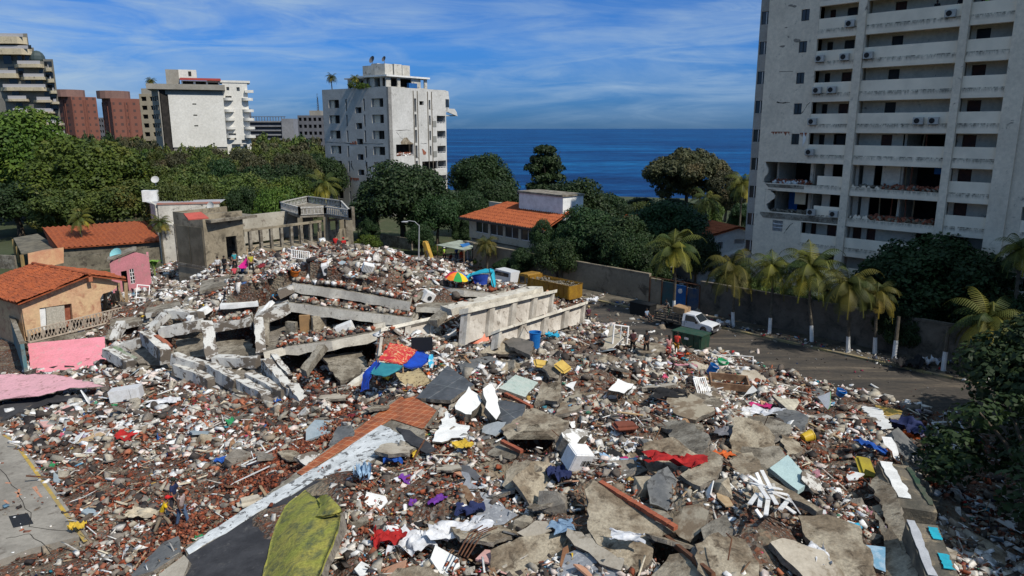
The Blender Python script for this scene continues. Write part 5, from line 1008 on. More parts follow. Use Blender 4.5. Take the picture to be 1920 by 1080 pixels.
# --- generic big slabs: (name, label, category, pixels with dz, thickness, top, jag)
BIG = [
 ('floor_slab', 'dark slate floor slab with a white seam, wedged behind the terracotta tiles', 'floor slab', [(778, 738, .5), (840, 692, .55), (888, 714, .45), (846, 758, .3)], .22, SLATE, .05),
 ('floor_slab', 'small dark slate slab with a brick edge, right of the pair of white blocks', 'floor slab', [(935, 745, .45), (988, 764, .45), (972, 792, .3), (953, 800, .2), (926, 782, .3)], .2, SLATE, .05),
 ('wall_slab', 'thick white painted block tilted towards the camera beside the slate slab', 'wall block', [(852, 764, .9), (878, 729, .9), (903, 747, .75), (884, 783, .5)], .55, WHITE, .12),
 ('wall_slab', 'upright white faced block standing right of the tilted white block', 'wall block', [(907, 727, 1.3), (922, 721, 1.3), (941, 772, .7), (928, 786, .5), (911, 764, .8)], .6, WHITE, .08),
 ('mint_slab', 'pale mint green slab lying behind the white blocks', 'slab', [(935, 728, .5), (967, 702, .6), (1009, 717, .6), (985, 744, .4)], .2, M('mint_speckle', (.40, .48, .43), (.47, .52, .47), sc=2, c3=(.25, .30, .26), sc3=5), .04),
 ('tan_slab', 'bent tan slab with a bitten lower edge, right of the mint slab', 'slab', [(1018, 717, .8), (1038, 720, .9), (1056, 713, .8), (1050, 738, .6), (1043, 750, .4), (1022, 748, .3), (1002, 759, .2)], .28, CONC_T, .06),
 ('floor_slab', 'grey dusty slab with two dark scraps on it, behind the slate floor slab', 'floor slab', [(858, 690, .3), (880, 668, .3), (918, 668, .3), (935, 676, .3), (895, 697, .2), (870, 700, .2)], .2, SLATE2, .08),
 ('floor_slab', 'brown concrete slab left of the blue bucket', 'floor slab', [(898, 655, .5), (945, 638, .6), (1000, 648, .6), (990, 662, .5), (930, 668, .3)], .25, CONC_T, .1),
 ('floor_slab', 'dark humped slab just left of the blue bucket', 'floor slab', [(943, 637, .8), (962, 630, 1.0), (1000, 645, .8), (992, 658, .7), (955, 655, .6)], .3, M('dark_brown_conc', (.11, .10, .085), (.16, .14, .12), sc=1), .1),
 ('arch_slab', 'tan slab with a broken arched hole in the middle of the rubble', 'slab', [(940, 805, .3), (997, 763, .5), (1068, 793, .5), (1042, 824, .3), (1029, 812, .3), (1012, 800, .3), (990, 798, .3), (965, 812, .25), (950, 826, .2)], .22, CONC_T, .10),
 ('plaster_sheet', 'ragged white plaster sheet at the end of the terracotta tiles', 'plaster sheet', [(837, 773, .5), (850, 779, .55), (860, 793, .5), (880, 806, .45), (873, 817, .4), (848, 818, .4), (830, 834, .3), (813, 830, .3), (822, 800, .4)], .1, WHITE, .10),
 ('plaster_sheet', 'pale grey folded sheet below the white blocks', 'plaster sheet', [(903, 798, .4), (925, 792, .5), (948, 793, .4), (942, 808, .3), (928, 818, .2), (905, 812, .3)], .07, M('pale_grey_sheet', (.46, .48, .48), (.38, .40, .40), sc=2), .08),
 ('concrete_block', 'square concrete block with a chipped white top, right of the arched hole', 'block', [(1050, 817, 1.0), (1072, 806, 1.1), (1096, 800, 1.1), (1110, 806, .9), (1096, 822, .7), (1078, 838, .6)], .7, M('chipped_white_top', (.76, .76, .74), (.70, .70, .68), c3=(.30, .28, .25), sc3=1.3, lo3=.48, hi3=.5), .12),
 ('floor_slab', 'tan slab tilting over a dark hole left of the white appliance', 'floor slab', [(965, 865, .7), (1008, 866, .8), (1010, 876, .7), (995, 893, .4), (950, 921, .1), (938, 908, .2)], .22, CONC_T, .12),
 ('membrane_sheet', 'light grey torn roofing sheet spread below the dark hole', 'roofing sheet', [(873, 900, .15), (895, 915, .15), (925, 935, .15), (948, 950, .15), (972, 962, .15), (960, 975, .1), (930, 989, .1), (905, 982, .1), (878, 945, .1), (868, 920, .1)], .05, M('light_grey_roofing', (.30, .31, .33), (.22, .23, .25), sc=1.2, c3=(.42, .43, .44), sc3=2.5), .12),
 ('membrane_sheet', 'dark grey torn roofing strip leading up from the light grey sheet', 'roofing sheet', [(858, 868, .2), (880, 872, .2), (905, 895, .2), (938, 912, .2), (950, 930, .2), (928, 938, .16), (890, 905, .16), (868, 890, .16)], .05, M('dark_grey_roofing', (.085, .088, .095), (.13, .13, .14), sc=1.2), .12),
 ('floor_slab', 'large tan floor slab with a red brick edge, in the middle foreground', 'floor slab', [(1101, 913, .6), (1112, 904, .65), (1126, 906, .65), (1268, 992, .6), (1243, 990, .5), (1238, 1010, .4), (1218, 1022, .4), (1222, 1050, .3), (1190, 1072, .25), (1172, 1054, .25), (1130, 1020, .3), (1100, 995, .3)], .3, CONC_T, .10),
 ('floor_slab', 'long narrow tan slab running down to the bottom beside the big brick edged slab', 'floor slab', [(1066, 990, .4), (1080, 994, .4), (1128, 1020, .35), (1172, 1056, .3), (1160, 1072, .25), (1110, 1040, .3), (1060, 1010, .3)], .22, M('pale_tan_concrete', (.46, .41, .33), (.38, .33, .26), sc=1, c3=(.2, .16, .11), sc3=1.5), .08),
 ('membrane_sheet', 'light grey painted sheet at the bottom centre', 'roofing sheet', [(1055, 1045, .2), (1080, 1036, .2), (1110, 1036, .2), (1142, 1066, .2), (1160, 1090, .1), (1060, 1100, .1), (1045, 1070, .1)], .05, M('light_grey_roofing', (.3, .3, .3)), .12),
 ('floor_slab', 'rounded pale tan boulder of concrete above the light grey sheet', 'slab', [(967, 1000, .5), (985, 985, .6), (1005, 976, .6), (1027, 978, .55), (1032, 995, .4), (1010, 1010, .3), (985, 1006, .3)], .4, M('pale_tan_concrete', (.46, .41, .33)), .1),
 ('floor_slab', 'cracked grey floor slab narrowing up towards the street, upper right of the white slats', 'floor slab', [(1222, 776, .4), (1240, 776, .45), (1290, 800, .5), (1336, 823, .5), (1322, 838, .4), (1310, 856, .3), (1270, 845, .3), (1258, 838, .3), (1262, 815, .3)], .28, CONC, .10),
 ('floor_slab', 'tan floor slab between two open cracks, left of the white slats', 'floor slab', [(1333, 842, .5), (1345, 848, .55), (1360, 864, .5), (1338, 890, .35), (1316, 914, .2), (1288, 900, .2), (1278, 885, .25), (1300, 868, .3)], .28, CONC_T, .10),
 ('floor_slab', 'tan floor slab under the white slats and pale blue mattress', 'floor slab', [(1366, 870, .4), (1388, 856, .5), (1412, 864, .5), (1442, 880, .5), (1490, 918, .5), (1545, 952, .5), (1530, 965, .35), (1470, 930, .25), (1440, 945, .2), (1400, 930, .2), (1390, 890, .3)], .28, CONC_T, .08),
 ('floor_slab', 'long tan slab running down the right of the mound below the pale blue mattress', 'floor slab', [(1500, 965, .45), (1548, 955, .55), (1580, 975, .55), (1612, 1008, .5), (1640, 1050, .4), (1650, 1090, .3), (1590, 1090, .25), (1540, 1040, .25), (1505, 1000, .25)], .28, CONC_T, .10),
 ('floor_slab', 'brown stained slab chunk below the red brick strip', 'floor slab', [(1262, 972, .5), (1285, 950, .55), (1310, 945, .5), (1325, 962, .4), (1315, 990, .3), (1290, 1008, .2), (1265, 996, .2)], .35, M('brown_stained', (.20, .15, .10), (.36, .31, .23), sc=1.2, lo=.45, hi=.55), .12),
 ('floor_slab', 'grey tan slab chunk between the brown chunk and the white slats', 'floor slab', [(1310, 995, .4), (1328, 972, .5), (1362, 968, .5), (1380, 985, .4), (1365, 1010, .2), (1325, 1020, .15)], .3, CONC, .12),
 ('floor_slab', 'broken tan slab on the bottom edge right of the rusty beam', 'floor slab', [(1222, 1072, .4), (1260, 1045, .5), (1290, 1040, .5), (1318, 1075, .3), (1330, 1100, .2), (1210, 1100, .2)], .3, CONC_T, .12),
 ('floor_slab', 'long tan slab with brown stains above the bottom edge, right of centre', 'floor slab', [(1448, 1010, .4), (1470, 1006, .4), (1540, 1040, .4), (1590, 1085, .3), (1520, 1100, .2), (1470, 1050, .2)], .28, M('pale_tan_concrete', (.46, .41, .33)), .12),
 ('wall_slab', 'white topped block with a grey side in the upper middle of the mound', 'wall block', [(1141, 728, .9), (1160, 711, 1.0), (1189, 720, .9), (1170, 738, .6)], .5, WHITE, .08),
 ('roof_panel', 'grey flat roof panel behind the white topped block', 'roof panel', [(1124, 680, .3), (1146, 666, .4), (1172, 672, .35), (1198, 684, .2), (1160, 688, .2)], .12, SLATE2, .06),
 ('floor_slab', 'oval dark grey slab with rubble on it, below the beige panel', 'floor slab', [(1448, 772, .5), (1470, 764, .55), (1498, 772, .5), (1518, 788, .4), (1508, 803, .3), (1490, 806, .25), (1462, 792, .3)], .2, SLATE2, .05),
 ('tiled_slab', 'beige tiled slab with a rounded end beside the street edge of the rubble', 'tiled slab', [(1446, 744, .7), (1470, 742, .8), (1494, 750, .7), (1498, 758, .6), (1487, 768, .4), (1462, 756, .5)], .18, tilemat('beige_tiles', (.50, .46, .36), (.46, .42, .33), (.33, .3, .24), .25, .04), .03),
 ('board', 'yellow board lying flat at the street edge of the rubble', 'board', [(1640, 756, .7), (1692, 773, .8), (1684, 794, .5), (1652, 781, .5)], .05, M('yellow_board', (.55, .36, .08), (.50, .32, .08), sc=2), .02),
 ('floor_slab', 'dark slate slab sliding down towards the street on the right', 'floor slab', [(1670, 810, .7), (1684, 800, .8), (1755, 872, .6), (1736, 888, .4), (1686, 846, .5)], .3, SLATE2, .05),
 ('floor_slab', 'long tan slab standing steeply beside the white striped beam', 'floor slab', [(1628, 902, .9), (1656, 878, 1.2), (1682, 930, 1.0), (1704, 1010, .8), (1700, 1040, .5), (1676, 1010, .4), (1652, 950, .6)], .25, CONC_T, .08),
 ('floor_slab', 'wide tan slab sloping to the bottom edge at the right of the mound', 'floor slab', [(1640, 960, .5), (1665, 985, .6), (1700, 1040, .6), (1725, 1080, .5), (1730, 1110, .4), (1650, 1120, .3), (1660, 1030, .3)], .25, CONC_T, .08),
 ('floor_slab', 'shaded grey slab between the striped beam and the slate slab', 'floor slab', [(1688, 862, .5), (1702, 868, .5), (1755, 918, .4), (1748, 936, .3), (1732, 932, .4), (1706, 900, .5)], .25, CONC, .06),
 ('floor_slab', 'small tan slab behind the yellow bucket with a dark gap under it', 'floor slab', [(1462, 812, .4), (1490, 822, .4), (1505, 845, .3), (1478, 850, .2), (1466, 830, .2)], .25, CONC_T, .12),
 ('floor_slab', 'brown slab in the upper right of the mound, above the cracked grey slab', 'floor slab', [(1248, 740, .4), (1290, 735, .4), (1322, 750, .4), (1340, 770, .3), (1300, 790, .2), (1262, 768, .2)], .25, M('brown_stained', (.2, .15, .1)), .15),
 ('floor_slab', 'grey brown slab under the orange backed panel in the centre', 'floor slab', [(1055, 742, .3), (1085, 735, .4), (1090, 755, .3), (1060, 775, .2), (1040, 786, .1)], .25, M('brown_stained', (.2, .15, .1)), .12),
 ('floor_slab', 'grey slab on the left slope near the three walkers', 'floor slab', [(235, 1078, .25), (310, 1020, .35), (335, 1005, .4), (338, 1032, .3), (290, 1075, .2)], .16, SLATE2, .05),
 ('floor_slab', 'pale kerb like slab at the foot of the black roof slab', 'slab', [(300, 1078, .4), (345, 1040, .55), (352, 1048, .5), (345, 1090, .35), (290, 1110, .3)], .3, M('pale_tan_concrete', (.46, .41, .33)), .05),
 ('floor_slab', 'flat tan slab remnant left of the arched hole', 'slab', [(900, 825, .15), (925, 820, .2), (975, 850, .2), (960, 862, .15), (915, 850, .1)], .15, CONC, .12),
]
for i, (nm, lab, cat, px, th, top, jag) in enumerate(BIG):
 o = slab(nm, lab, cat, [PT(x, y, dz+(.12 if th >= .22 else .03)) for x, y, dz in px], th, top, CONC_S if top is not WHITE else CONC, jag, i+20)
 if th >= .25 and i % 2 == 0:
  rr = random.Random(i); mb = MB(); a, b_ = PT(*px[-1]), PT(*px[0]); c = sum((PT(*q) for q in px), Vector())/len(px); k = 5
  for j in range(k):
   p = a.lerp(b_, (j+.5)/k)+Vector((0, 0, .0)); d = (p-c).normalized(); e = p+d*rr.uniform(.25, .5)+Vector((rr.uniform(-.1, .1), 0, rr.uniform(-.1, .15))); mb.tube([p-d*.3, e, e+d*.2+Vector((rr.uniform(-.25, .25), rr.uniform(-.2, .2), rr.uniform(-.25, .3)))], .02, 5)
  mb.build('rebar', STEEL, o)
def strip(name, lab, a, b_, w, h, mat, dz=.7, cat='brick edging', n=9):
 A, B = PT(*a, dz), PT(*b_, dz); mb = MB()
 for i in range(n): 
  p, q = A.lerp(B, i/n), A.lerp(B, (i+.94)/n); mb.bar(p+Vector((R.uniform(-.02, .02), R.uniform(-.02, .02), R.uniform(-.02, .02))), q, w, h)
 o = mb.build(name, mat); return tag(o, lab, cat)
RB = M('red_edging', (.36, .11, .055), (.28, .08, .045), sc=3, bump=.3)
strip('brick_edging', 'long red brick edging along the large tan floor slab', (1126, 905), (1268, 991), .22, .16, RB, .78, n=12)
strip('brick_edging', 'short red brick edging above the small slate slab', (947, 738), (998, 764), .2, .16, RB, .6, n=5)
strip('brick_edging', 'short red brick edging left of the arched hole', (941, 828), (979, 847), .2, .16, RB, .4, n=4)
strip('steel_beam', 'rusty steel beam running down to the bottom edge', (1244, 1005), (1345, 1085), .14, .18, STEEL, .5, 'steel beam', 1)
strip('timber', 'long pale timber leaning in the brick slope near the white sack', (487, 912), (500, 932), .12, .1, WOODL, .3, 'timber', 1)
# --- pancaked building in the middle -------------------------------------------------
def beam(name, lab, a, b_, w, h, mat=None, group=None, cat=None, jag=.05, seed=0, parent=None, n=None):
 A, B = Vector(a), Vector(b_); d = (B-A); ln = d.length; d.normalize(); up = Vector((0, 0, 1))
 if abs(d.z) > .85: up = Vector((0, 1, 0))
 x = d.cross(up).normalized(); y = x.cross(d).normalized(); n = n or max(3, int(ln/.4)); r = random.Random(seed+int(ln*10)); mb = MB(); vs = []
 for i in range(n+1):
  p = A.lerp(B, i/n); e = 1.6 if i in (0, n) else 1
  for s_, t_ in ((-1, -1), (1, -1), (1, 1), (-1, 1)): vs.append(p+x*(s_*w/2+r.uniform(-jag, jag)*e)+y*(t_*h/2+r.uniform(-jag, jag)*e)+d*r.uniform(-jag, jag)*e*(1.5 if i in (0, n) else .3))
 fs = [(i*4+j, i*4+(j+1) % 4, (i+1)*4+(j+1) % 4, (i+1)*4+j) for i in range(n) for j in range(4)]+[(3, 2, 1, 0), (n*4, n*4+1, n*4+2, n*4+3)]
 mb.add(vs, fs); o = mb.build(name, mat or GPAINT, parent)
 if parent is None: tag(o, lab, cat or name.replace('_', ' '), group)
 return o
RUIN = 'beams and columns of the pancaked building'
def dd(px, py, d): return Dp(px, py, d)
def floor(name, lab, edge, back, th, top=None, side=None, seed=0):
 pts = [Dp(*p) for p in edge]+[Dp(*p) for p in back]
 return slab(name, lab, 'floor slab', pts, th, top or CONC, side or EDGEC, .03, seed, .8)
floor('floor_slab', 'topmost floor slab of the collapse, its long pale edge sloping down to the right', [(548, 531, 58.3), (640, 541, 57.3), (769, 567, 55.2)], [(775, 545, 61), (690, 520, 63.5), (560, 515, 63.5)], .8, seed=1)
floor('floor_slab', 'middle floor slab of the collapse, with a dark gap above and below its edge', [(541, 566, 56.6), (640, 581, 55.3), (772, 596, 53.8)], [(785, 572, 61), (700, 558, 63), (548, 548, 63)], .85, seed=2)
floor('floor_slab', 'lowest floor slab of the collapse, curling up to a blunt left corner', [(494, 662, 51.6), (533, 647, 52.5), (622, 642, 52.2), (706, 622, 53.2), (720, 617, 53.4)], [(720, 590, 60), (620, 610, 59), (520, 620, 59)], .75, seed=3)
floor('floor_slab', 'left wing of the topmost slab, tilting down to the left', [(520, 549, 57.6), (547, 534, 58.2)], [(556, 518, 63), (530, 522, 64)], .75, GPAINT, GPAINT, 4)
floor('floor_slab', 'left wing of the middle slab, bending down onto the white column', [(478, 598, 55.0), (500, 585, 55.6), (540, 570, 56.5)], [(540, 550, 62), (490, 560, 62)], .8, GPAINT, GPAINT, 5)
floor('floor_slab', 'long slab left of the ridge with a white flaked edge', [(393, 612, 55.8), (430, 603, 56), (468, 595, 56.2)], [(480, 570, 62), (400, 580, 62)], .7, GPAINT, GPAINT, 6)
floor('floor_slab', 'slab running on from the peach house balcony towards the collapse', [(205, 612, 61), (262, 603, 61.5), (302, 598, 61.5)], [(302, 584, 64), (210, 596, 64)], .5, CONC, GPAINT, 21)
floor('floor_slab', 'pale slab high on the left slope, right of the torn house corner', [(272, 588, 60.6), (335, 576, 61)], [(338, 563, 64), (276, 573, 64)], .45, CONC, GPAINT, 22)
floor('floor_slab', 'grey slab between the left slope and the ragged slab', [(342, 570, 60.8), (400, 560, 61.2)], [(402, 546, 65), (350, 552, 65)], .45, CONC, EDGEC, 23)
floor('floor_slab', 'short pale slab at the right end of the stack, above the short parapet', [(700, 608, 54.2), (778, 596, 55)], [(788, 580, 58), (708, 588, 58)], .45, CONC, EDGEC, 24)
floor('floor_slab', 'flat grey slab piece left of the magenta cloth', [(373, 545, 62), (425, 535, 62.5)], [(432, 515, 66), (378, 528, 66)], .3, CONC, CONC, 7)
floor('floor_slab', 'ragged slab above the person in a blue shirt', [(430, 557, 59), (500, 545, 59.5)], [(500, 532, 62), (440, 540, 62)], .45, CONC, GPAINT, 8)
floor('floor_slab', 'slab with a row of white tile stubs along its edge', [(412, 573, 57.6), (484, 566, 58)], [(480, 552, 62), (420, 556, 62)], .35, WHITE, WHITE, 9)
floor('floor_slab', 'long slab with a flaking left end, high on the far side of the heap', [(578, 513, 64), (625, 502, 65), (690, 490, 66)], [(688, 482, 69), (600, 492, 69)], .5, CONC, EDGEC, 10)
floor('floor_slab', 'shorter slab just below the long slab on the far side of the heap', [(600, 525, 61.5), (640, 524, 61.5), (662, 524, 61.5)], [(660, 512, 65), (604, 512, 65)], .5, CONC, EDGEC, 11)
floor('floor_slab', 'highest slab on the crest where two people in red sit', [(620, 480, 71), (690, 490, 69), (742, 508, 66)], [(720, 484, 72), (640, 470, 75)], .4, M('pale_tan_concrete', (.46, .41, .33)), EDGEC, 12)
floor('floor_slab', 'broken slab behind the rainbow umbrella', [(735, 500, 66), (770, 512, 64), (790, 520, 62)], [(800, 508, 66), (750, 488, 70)], .35, CONC, CONC, 13)
floor('floor_slab', 'grey slab under the rainbow umbrella and tent', [(822, 535, 60), (870, 545, 59), (928, 552, 59)], [(950, 540, 63), (905, 530, 65), (830, 520, 65)], .5, CONC, EDGEC, 14)
floor('floor_slab', 'tilted brown slab propped on the heap left of the tent', [(775, 560, 58), (800, 545, 59), (812, 530, 60)], [(800, 525, 61), (770, 548, 60)], .3, CONC, CONC, 15)
floor('floor_slab', 'pale grey slab corner left of the long pale beam', [(780, 575, 56.5), (835, 578, 56)], [(870, 562, 60), (790, 560, 61)], .45, CONC, EDGEC, 16)
beams = [
 ('column', 'white flaked column standing under the middle slab', (485, 600, 54.8), (490, 664, 52.3), .62, .55, GPAINT),
 ('column', 'brown column just behind the white flaked column', (499, 598, 55.6), (500, 650, 53.6), .4, .4, CONC),
 ('column', 'dark column left of the white flaked column, with a pale strip', (388, 605, 55.5), (398, 676, 53), .75, .5, GPAINT),
 ('beam', 'grey beam along the front, left of the dark column', (328, 672, 53), (390, 692, 52.2), .5, .55, GPAINT),
 ('beam', 'beam with a round and an oblong white patch, between the two columns', (404, 676, 52.3), (481, 679, 51.8), .5, .5, GPAINT),
 ('beam', 'upper left beam lying level under the rubble edge', (311, 587, 58), (378, 592, 57.4), .6, .55, GPAINT),
 ('column', 'fallen white faced column leaning right beside the level beam', (279, 620, 56.5), (311, 590, 57.6), .8, .45, GPAINT),
 ('beam', 'pale beam falling down to the right in front of the dark void', (273, 630, 55.6), (312, 668, 53.6), .6, .8, GPAINT),
 ('beam', 'beam with a flaked top edge in the left of the frame, above the void', (300, 624, 56), (380, 608, 56.2), .6, .6, GPAINT),
 ('beam', 'short beam resting at the lower left corner of the frame', (200, 659, 56), (246, 686, 54.4), .5, .55, GPAINT),
 ('beam', 'green edged beam above the short corner beam', (215, 655, 56.4), (250, 676, 55.6), .35, .3, M('green_edge', (.10, .17, .08), (.35, .34, .3), sc=1.5)),
 ('beam', 'dusty beam left of the dark void', (224, 652, 57), (275, 638, 57), .6, .5, GPAINT),
 ('column', 'pair of leaning white slabs at the far left of the frame', (213, 640, 58.5), (228, 607, 59.6), .5, .4, GPAINT),
 ('column', 'grey leaning stub beside the pair of white slabs', (203, 640, 58.8), (214, 620, 59.6), .5, .4, CONC),
 ('beam', 'long beam with flaked patches falling to the right below the columns', (392, 690, 52), (445, 722, 50), .5, .7, GPAINT),
 ('beam', 'middle piece of the falling beam with a jagged white patch', (452, 722, 50), (500, 748, 48.4), .5, .7, GPAINT),
 ('beam', 'upper falling beam with a pale patch near its left end', (466, 706, 50.6), (535, 742, 48.6), .5, .55, GPAINT),
 ('beam', 'broad leaning beam with a large white oval patch', (497, 684, 51.2), (545, 742, 48.6), .55, 1.0, GPAINT),
 ('beam', 'lowest leaning beam ending in a broken foot on the debris field', (545, 730, 49), (580, 778, 46.8), .5, .9, GPAINT),
 ('beam', 'thin beam stub between the leaning beams', (512, 668, 51.6), (545, 708, 50.2), .3, .35, GPAINT),
 ('beam', 'beam lying low in the shade under the falling beams', (330, 690, 52.8), (400, 720, 51), .5, .6, GPAINT),
 ('beam', 'shaded lower beam near the debris field, left of the broken foot', (440, 735, 50), (505, 770, 47.8), .4, .45, CONC),
 ('beam', 'dusty brown beam leaning back into the rubble, right of the broken foot', (600, 775, 47), (720, 680, 51), .35, .45, EDGEC),
 ('beam', 'long pale beam lying along the top, below the tent', (836, 583, 53.5), (1008, 543, 63), 1.1, .5, EDGEC),
 ('beam', 'brown beam dropping steeply from the end of the long pale beam', (832, 588, 53.5), (812, 606, 52.8), .8, .4, CONC),
 ('beam', 'small beam standing on the far right slope of the frame', (606, 650, 52), (570, 700, 50), .4, .4, CONC),
 ('beam', 'rusty orange faced beam in the dark void', (292, 632, 55), (320, 656, 54.2), .3, .4, BRICK),
 ('beam', 'grey rafter high on the heap beside the orange buckets', (519, 528, 60), (548, 508, 61.5), .8, .5, CONC),
 ('beam', 'pale rafter leaning over the left slope', (352, 600, 57), (392, 578, 58.6), .5, .4, WHITE),
 ('beam', 'thin white rafter above the pale rafter', (480, 598, 56.4), (510, 566, 57.6), .25, .25, WHITE),
]
for i, (nm, lab, a, b_, w, h, m_) in enumerate(beams): k = 1.35 if a[1] > 620 and h < 1 else 1.1; q = .965 if max(a[1], b_[1]) > 675 else 1.; a = (a[0], a[1], a[2]*q); b_ = (b_[0], b_[1], b_[2]*q); beam(nm, lab, Dp(*a), Dp(*b_), w*k, h*k, m_, seed=i)
for i, (lab, q, m_) in enumerate([
 ('brown underside of a fallen slab deep in the left void', [(330, 640, 58), (390, 625, 58), (392, 670, 54.6), (330, 668, 55)], CONC),
 ('dusty slab tipped forward between the two columns', [(405, 640, 57), (470, 635, 57), (478, 668, 53.8), (408, 668, 54)], CONC),
 ('grey slab at the back of the void under the middle slab', [(505, 612, 58), (600, 606, 58), (600, 636, 55), (505, 640, 55)], CONC_S),
 ('brown slab face at the foot of the leaning beams', [(400, 700, 53), (520, 690, 53), (560, 760, 49.5), (470, 745, 50)], CONC_S),
 ('dark slab face under the level beams at the left', [(240, 640, 57.5), (330, 650, 57), (330, 690, 54.2), (250, 680, 55.4)], CONC_S),
 ('grey slab tipping forward right of the leaning beams', [(600, 665, 53), (680, 660, 54), (690, 690, 51.6), (640, 720, 50)], CONC)]):
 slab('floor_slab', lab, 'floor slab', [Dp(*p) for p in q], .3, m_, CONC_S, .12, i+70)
for i, (x, y, w, h, m_) in enumerate(((545, 622, .9, 1.5, CONC), (572, 612, .8, 1.7, M('ochre_board', (.34, .20, .09), (.28, .17, .08), sc=2)), (600, 612, 1.1, 1.6, CONC_T))):
 b0 = Dp(x, y, 56); mb = MB(); f = Fr(b0, (math.cos(.3*i), math.sin(.5*i-.3))); mb.box(f, -w/2, w/2, 0, .35, -h/2, h/2)
 tag(mb.build('wall_remnant', m_), ['small grey wall remnant standing in the void left of the ochre board', 'ochre board standing upright in the void', 'tan wall remnant right of the ochre board in the void'][i], 'wall remnant')
def parapet(lab, tl, tr, bl, br, n, th=.35, seed=0):
 tl, tr, bl, br = map(Vector, (tl, tr, bl, br)); root = thing('parapet_wall', lab, 'parapet wall', (bl+br)/2)
 nr = (tr-tl).cross(bl-tl).normalized()
 if nr.dot(Vector((0, 0, CZ))-(tl+br)/2) < 0: nr = -nr
 mb = MB()
 def quadbox(a, b_, c, d, t0, t1, m=mb):
  vs = [p+nr*t1 for p in (a, b_, c, d)]+[p+nr*t0 for p in (a, b_, c, d)]
  m.add(vs, [(0, 1, 2, 3), (7, 6, 5, 4), (0, 4, 5, 1), (1, 5, 6, 2), (2, 6, 7, 3), (3, 7, 4, 0)])
 quadbox(tl, tr, br, bl, -th, -.02); mb.build('panel', M('white_parapet', (.60, .56, .50), (.43, .39, .34), sc=.7, c3=(.18, .15, .12), sc3=1.8, lo3=.56, hi3=.66), root)
 g = lambda u_, v: tl.lerp(tr, u_).lerp(bl.lerp(br, u_), v)
 mb2 = MB(); 
 for i in range(n+1):
  u_ = i/n; w = .035/n*3; u0, u1 = max(0, u_-w), min(1, u_+w); quadbox(g(u0, .13), g(u1, .13), g(u1, 1), g(u0, 1), -.018, .30, mb2)
 mb2.build('rib', M('pale_rib', (.46, .43, .38), (.30, .27, .23), sc=.9), root)
 mb3 = MB(); quadbox(g(-.01, -.02), g(1.01, -.02), g(1.01, .125), g(-.01, .125), -th*1.25, .42, mb3); mb3.build('cap', EDGEC, root); return root
parapet('long toppled parapet with four recessed panels, right of the tent', Dp(872, 580, 52.5), Dp(1036, 545, 63), Dp(866, 648, 51.5), Dp(1030, 585, 62), 4)
parapet('lower toppled parapet in front of the long one, pointing at the street', Dp(931, 620, 51.5), Dp(1094, 568, 63), Dp(926, 655, 50.5), Dp(1090, 606, 62), 4)
parapet('short toppled parapet left of centre behind the blue tent', Dp(712, 622, 51.5), Dp(812, 599, 54.5), Dp(706, 672, 50), Dp(808, 640, 53), 2)
slab('pink_wall', 'large tilted pink painted wall plane in front of the peach house', 'wall', [Dp(52, 643, 57), Dp(120, 638, 57.5), Dp(196, 632, 58), Dp(200, 686, 54.5), Dp(130, 696, 54), Dp(58, 704, 53.5)], .35, PINKM, CONC, .03, 3)
slab('pink_awning', 'crumpled pink roofing sheet sagging at the left edge below the pink wall', 'roofing sheet', T((-40, 702, 1.0), (105, 703, 1.0), (200, 720, .8), (130, 727, .9), (70, 742, 1.0), (40, 748, .8), (-40, 757, 1.0)), .08, M('faded_pink_sheet', (.60, .33, .36), (.68, .36, .40), sc=.7, c3=(.35, .20, .19), sc3=2.5, lo3=.55), CONC_S, .12, 4)
slab('shadow_sheet', 'dark torn sheet standing in for the shadow under the crumpled pink roofing', 'roofing sheet', T((-40, 768, .35), (80, 748, .35), (190, 734, .4), (255, 722, .4), (262, 736, .3), (185, 742, .2), (90, 762, .2), (0, 790, .1)), .1, BLACKM, BLACKM, .1, 5)  # black sheet laid in as the dark shadow beneath the pink awning
# ================================================================ DEBRIS
PAL = {
 'brick_fragments': [(.25, .062, .028), (.32, .09, .045), (.17, .045, .024), (.36, .13, .07), (.22, .08, .05), (.12, .036, .024)],
 'plaster_fragments': [(.74, .74, .73), (.55, .53, .50), (.80, .80, .79), (.44, .42, .38), (.66, .62, .56), (.70, .60, .55)],
 'concrete_fragments': [(.24, .21, .18), (.33, .30, .25), (.12, .10, .085), (.40, .36, .29), (.27, .22, .165), (.06, .05, .045), (.035, .03, .03)],
 'scattered_belongings': [(.04, .11, .30), (.12, .28, .42), (.38, .03, .03), (.55, .08, .16), (.03, .03, .04), (.02, .02, .03), (.06, .07, .12), (.55, .60, .66), (.70, .72, .76), (.45, .55, .62), (.45, .29, .08), (.06, .22, .14), (.60, .30, .28), (.30, .22, .15), (.12, .10, .10), (.55, .45, .32), (.35, .30, .42), (.02, .20, .28)]}
def fragmat(name, rough=.9, bump=.3):
 m, t, b = newmat(name); at = N(t, 'ShaderNodeAttribute', attribute_name='tint'); co = tcoord(t)
 g = ramp(t, [(.3, .5), (.62, 1.08)]); t.links.new(noise_(t, co, 7, 5, .7), g.inputs[0]); c = mixc(t, 1., at.outputs[0], g.outputs[0], 'MULTIPLY')
 du = ramp(t, [(.5, 0.), (.78, .42)]); t.links.new(noise_(t, co, 2.2, 4), du.inputs[0]); c = mixc(t, du.outputs[0], c, (.20, .165, .13))
 t.links.new(c, b.inputs['Base Color']); b.inputs['Roughness'].default_value = rough; b.inputs['Specular IOR Level'].default_value = .2
 return m
FRAG = fragmat('fragments')
BR = [(450, 950, 1.8, 7), (620, 850, 1.5, 4), (330, 1040, 1.2, 5), (280, 840, .8, 8), (700, 530, .8, 7), (640, 700, 1.4, 4), (1620, 880, 1.3, 5), (760, 900, 1.0, 3), (620, 600, .9, 6), (900, 560, .9, 6), (1150, 760, .3, 3), (1480, 860, .9, 4)]
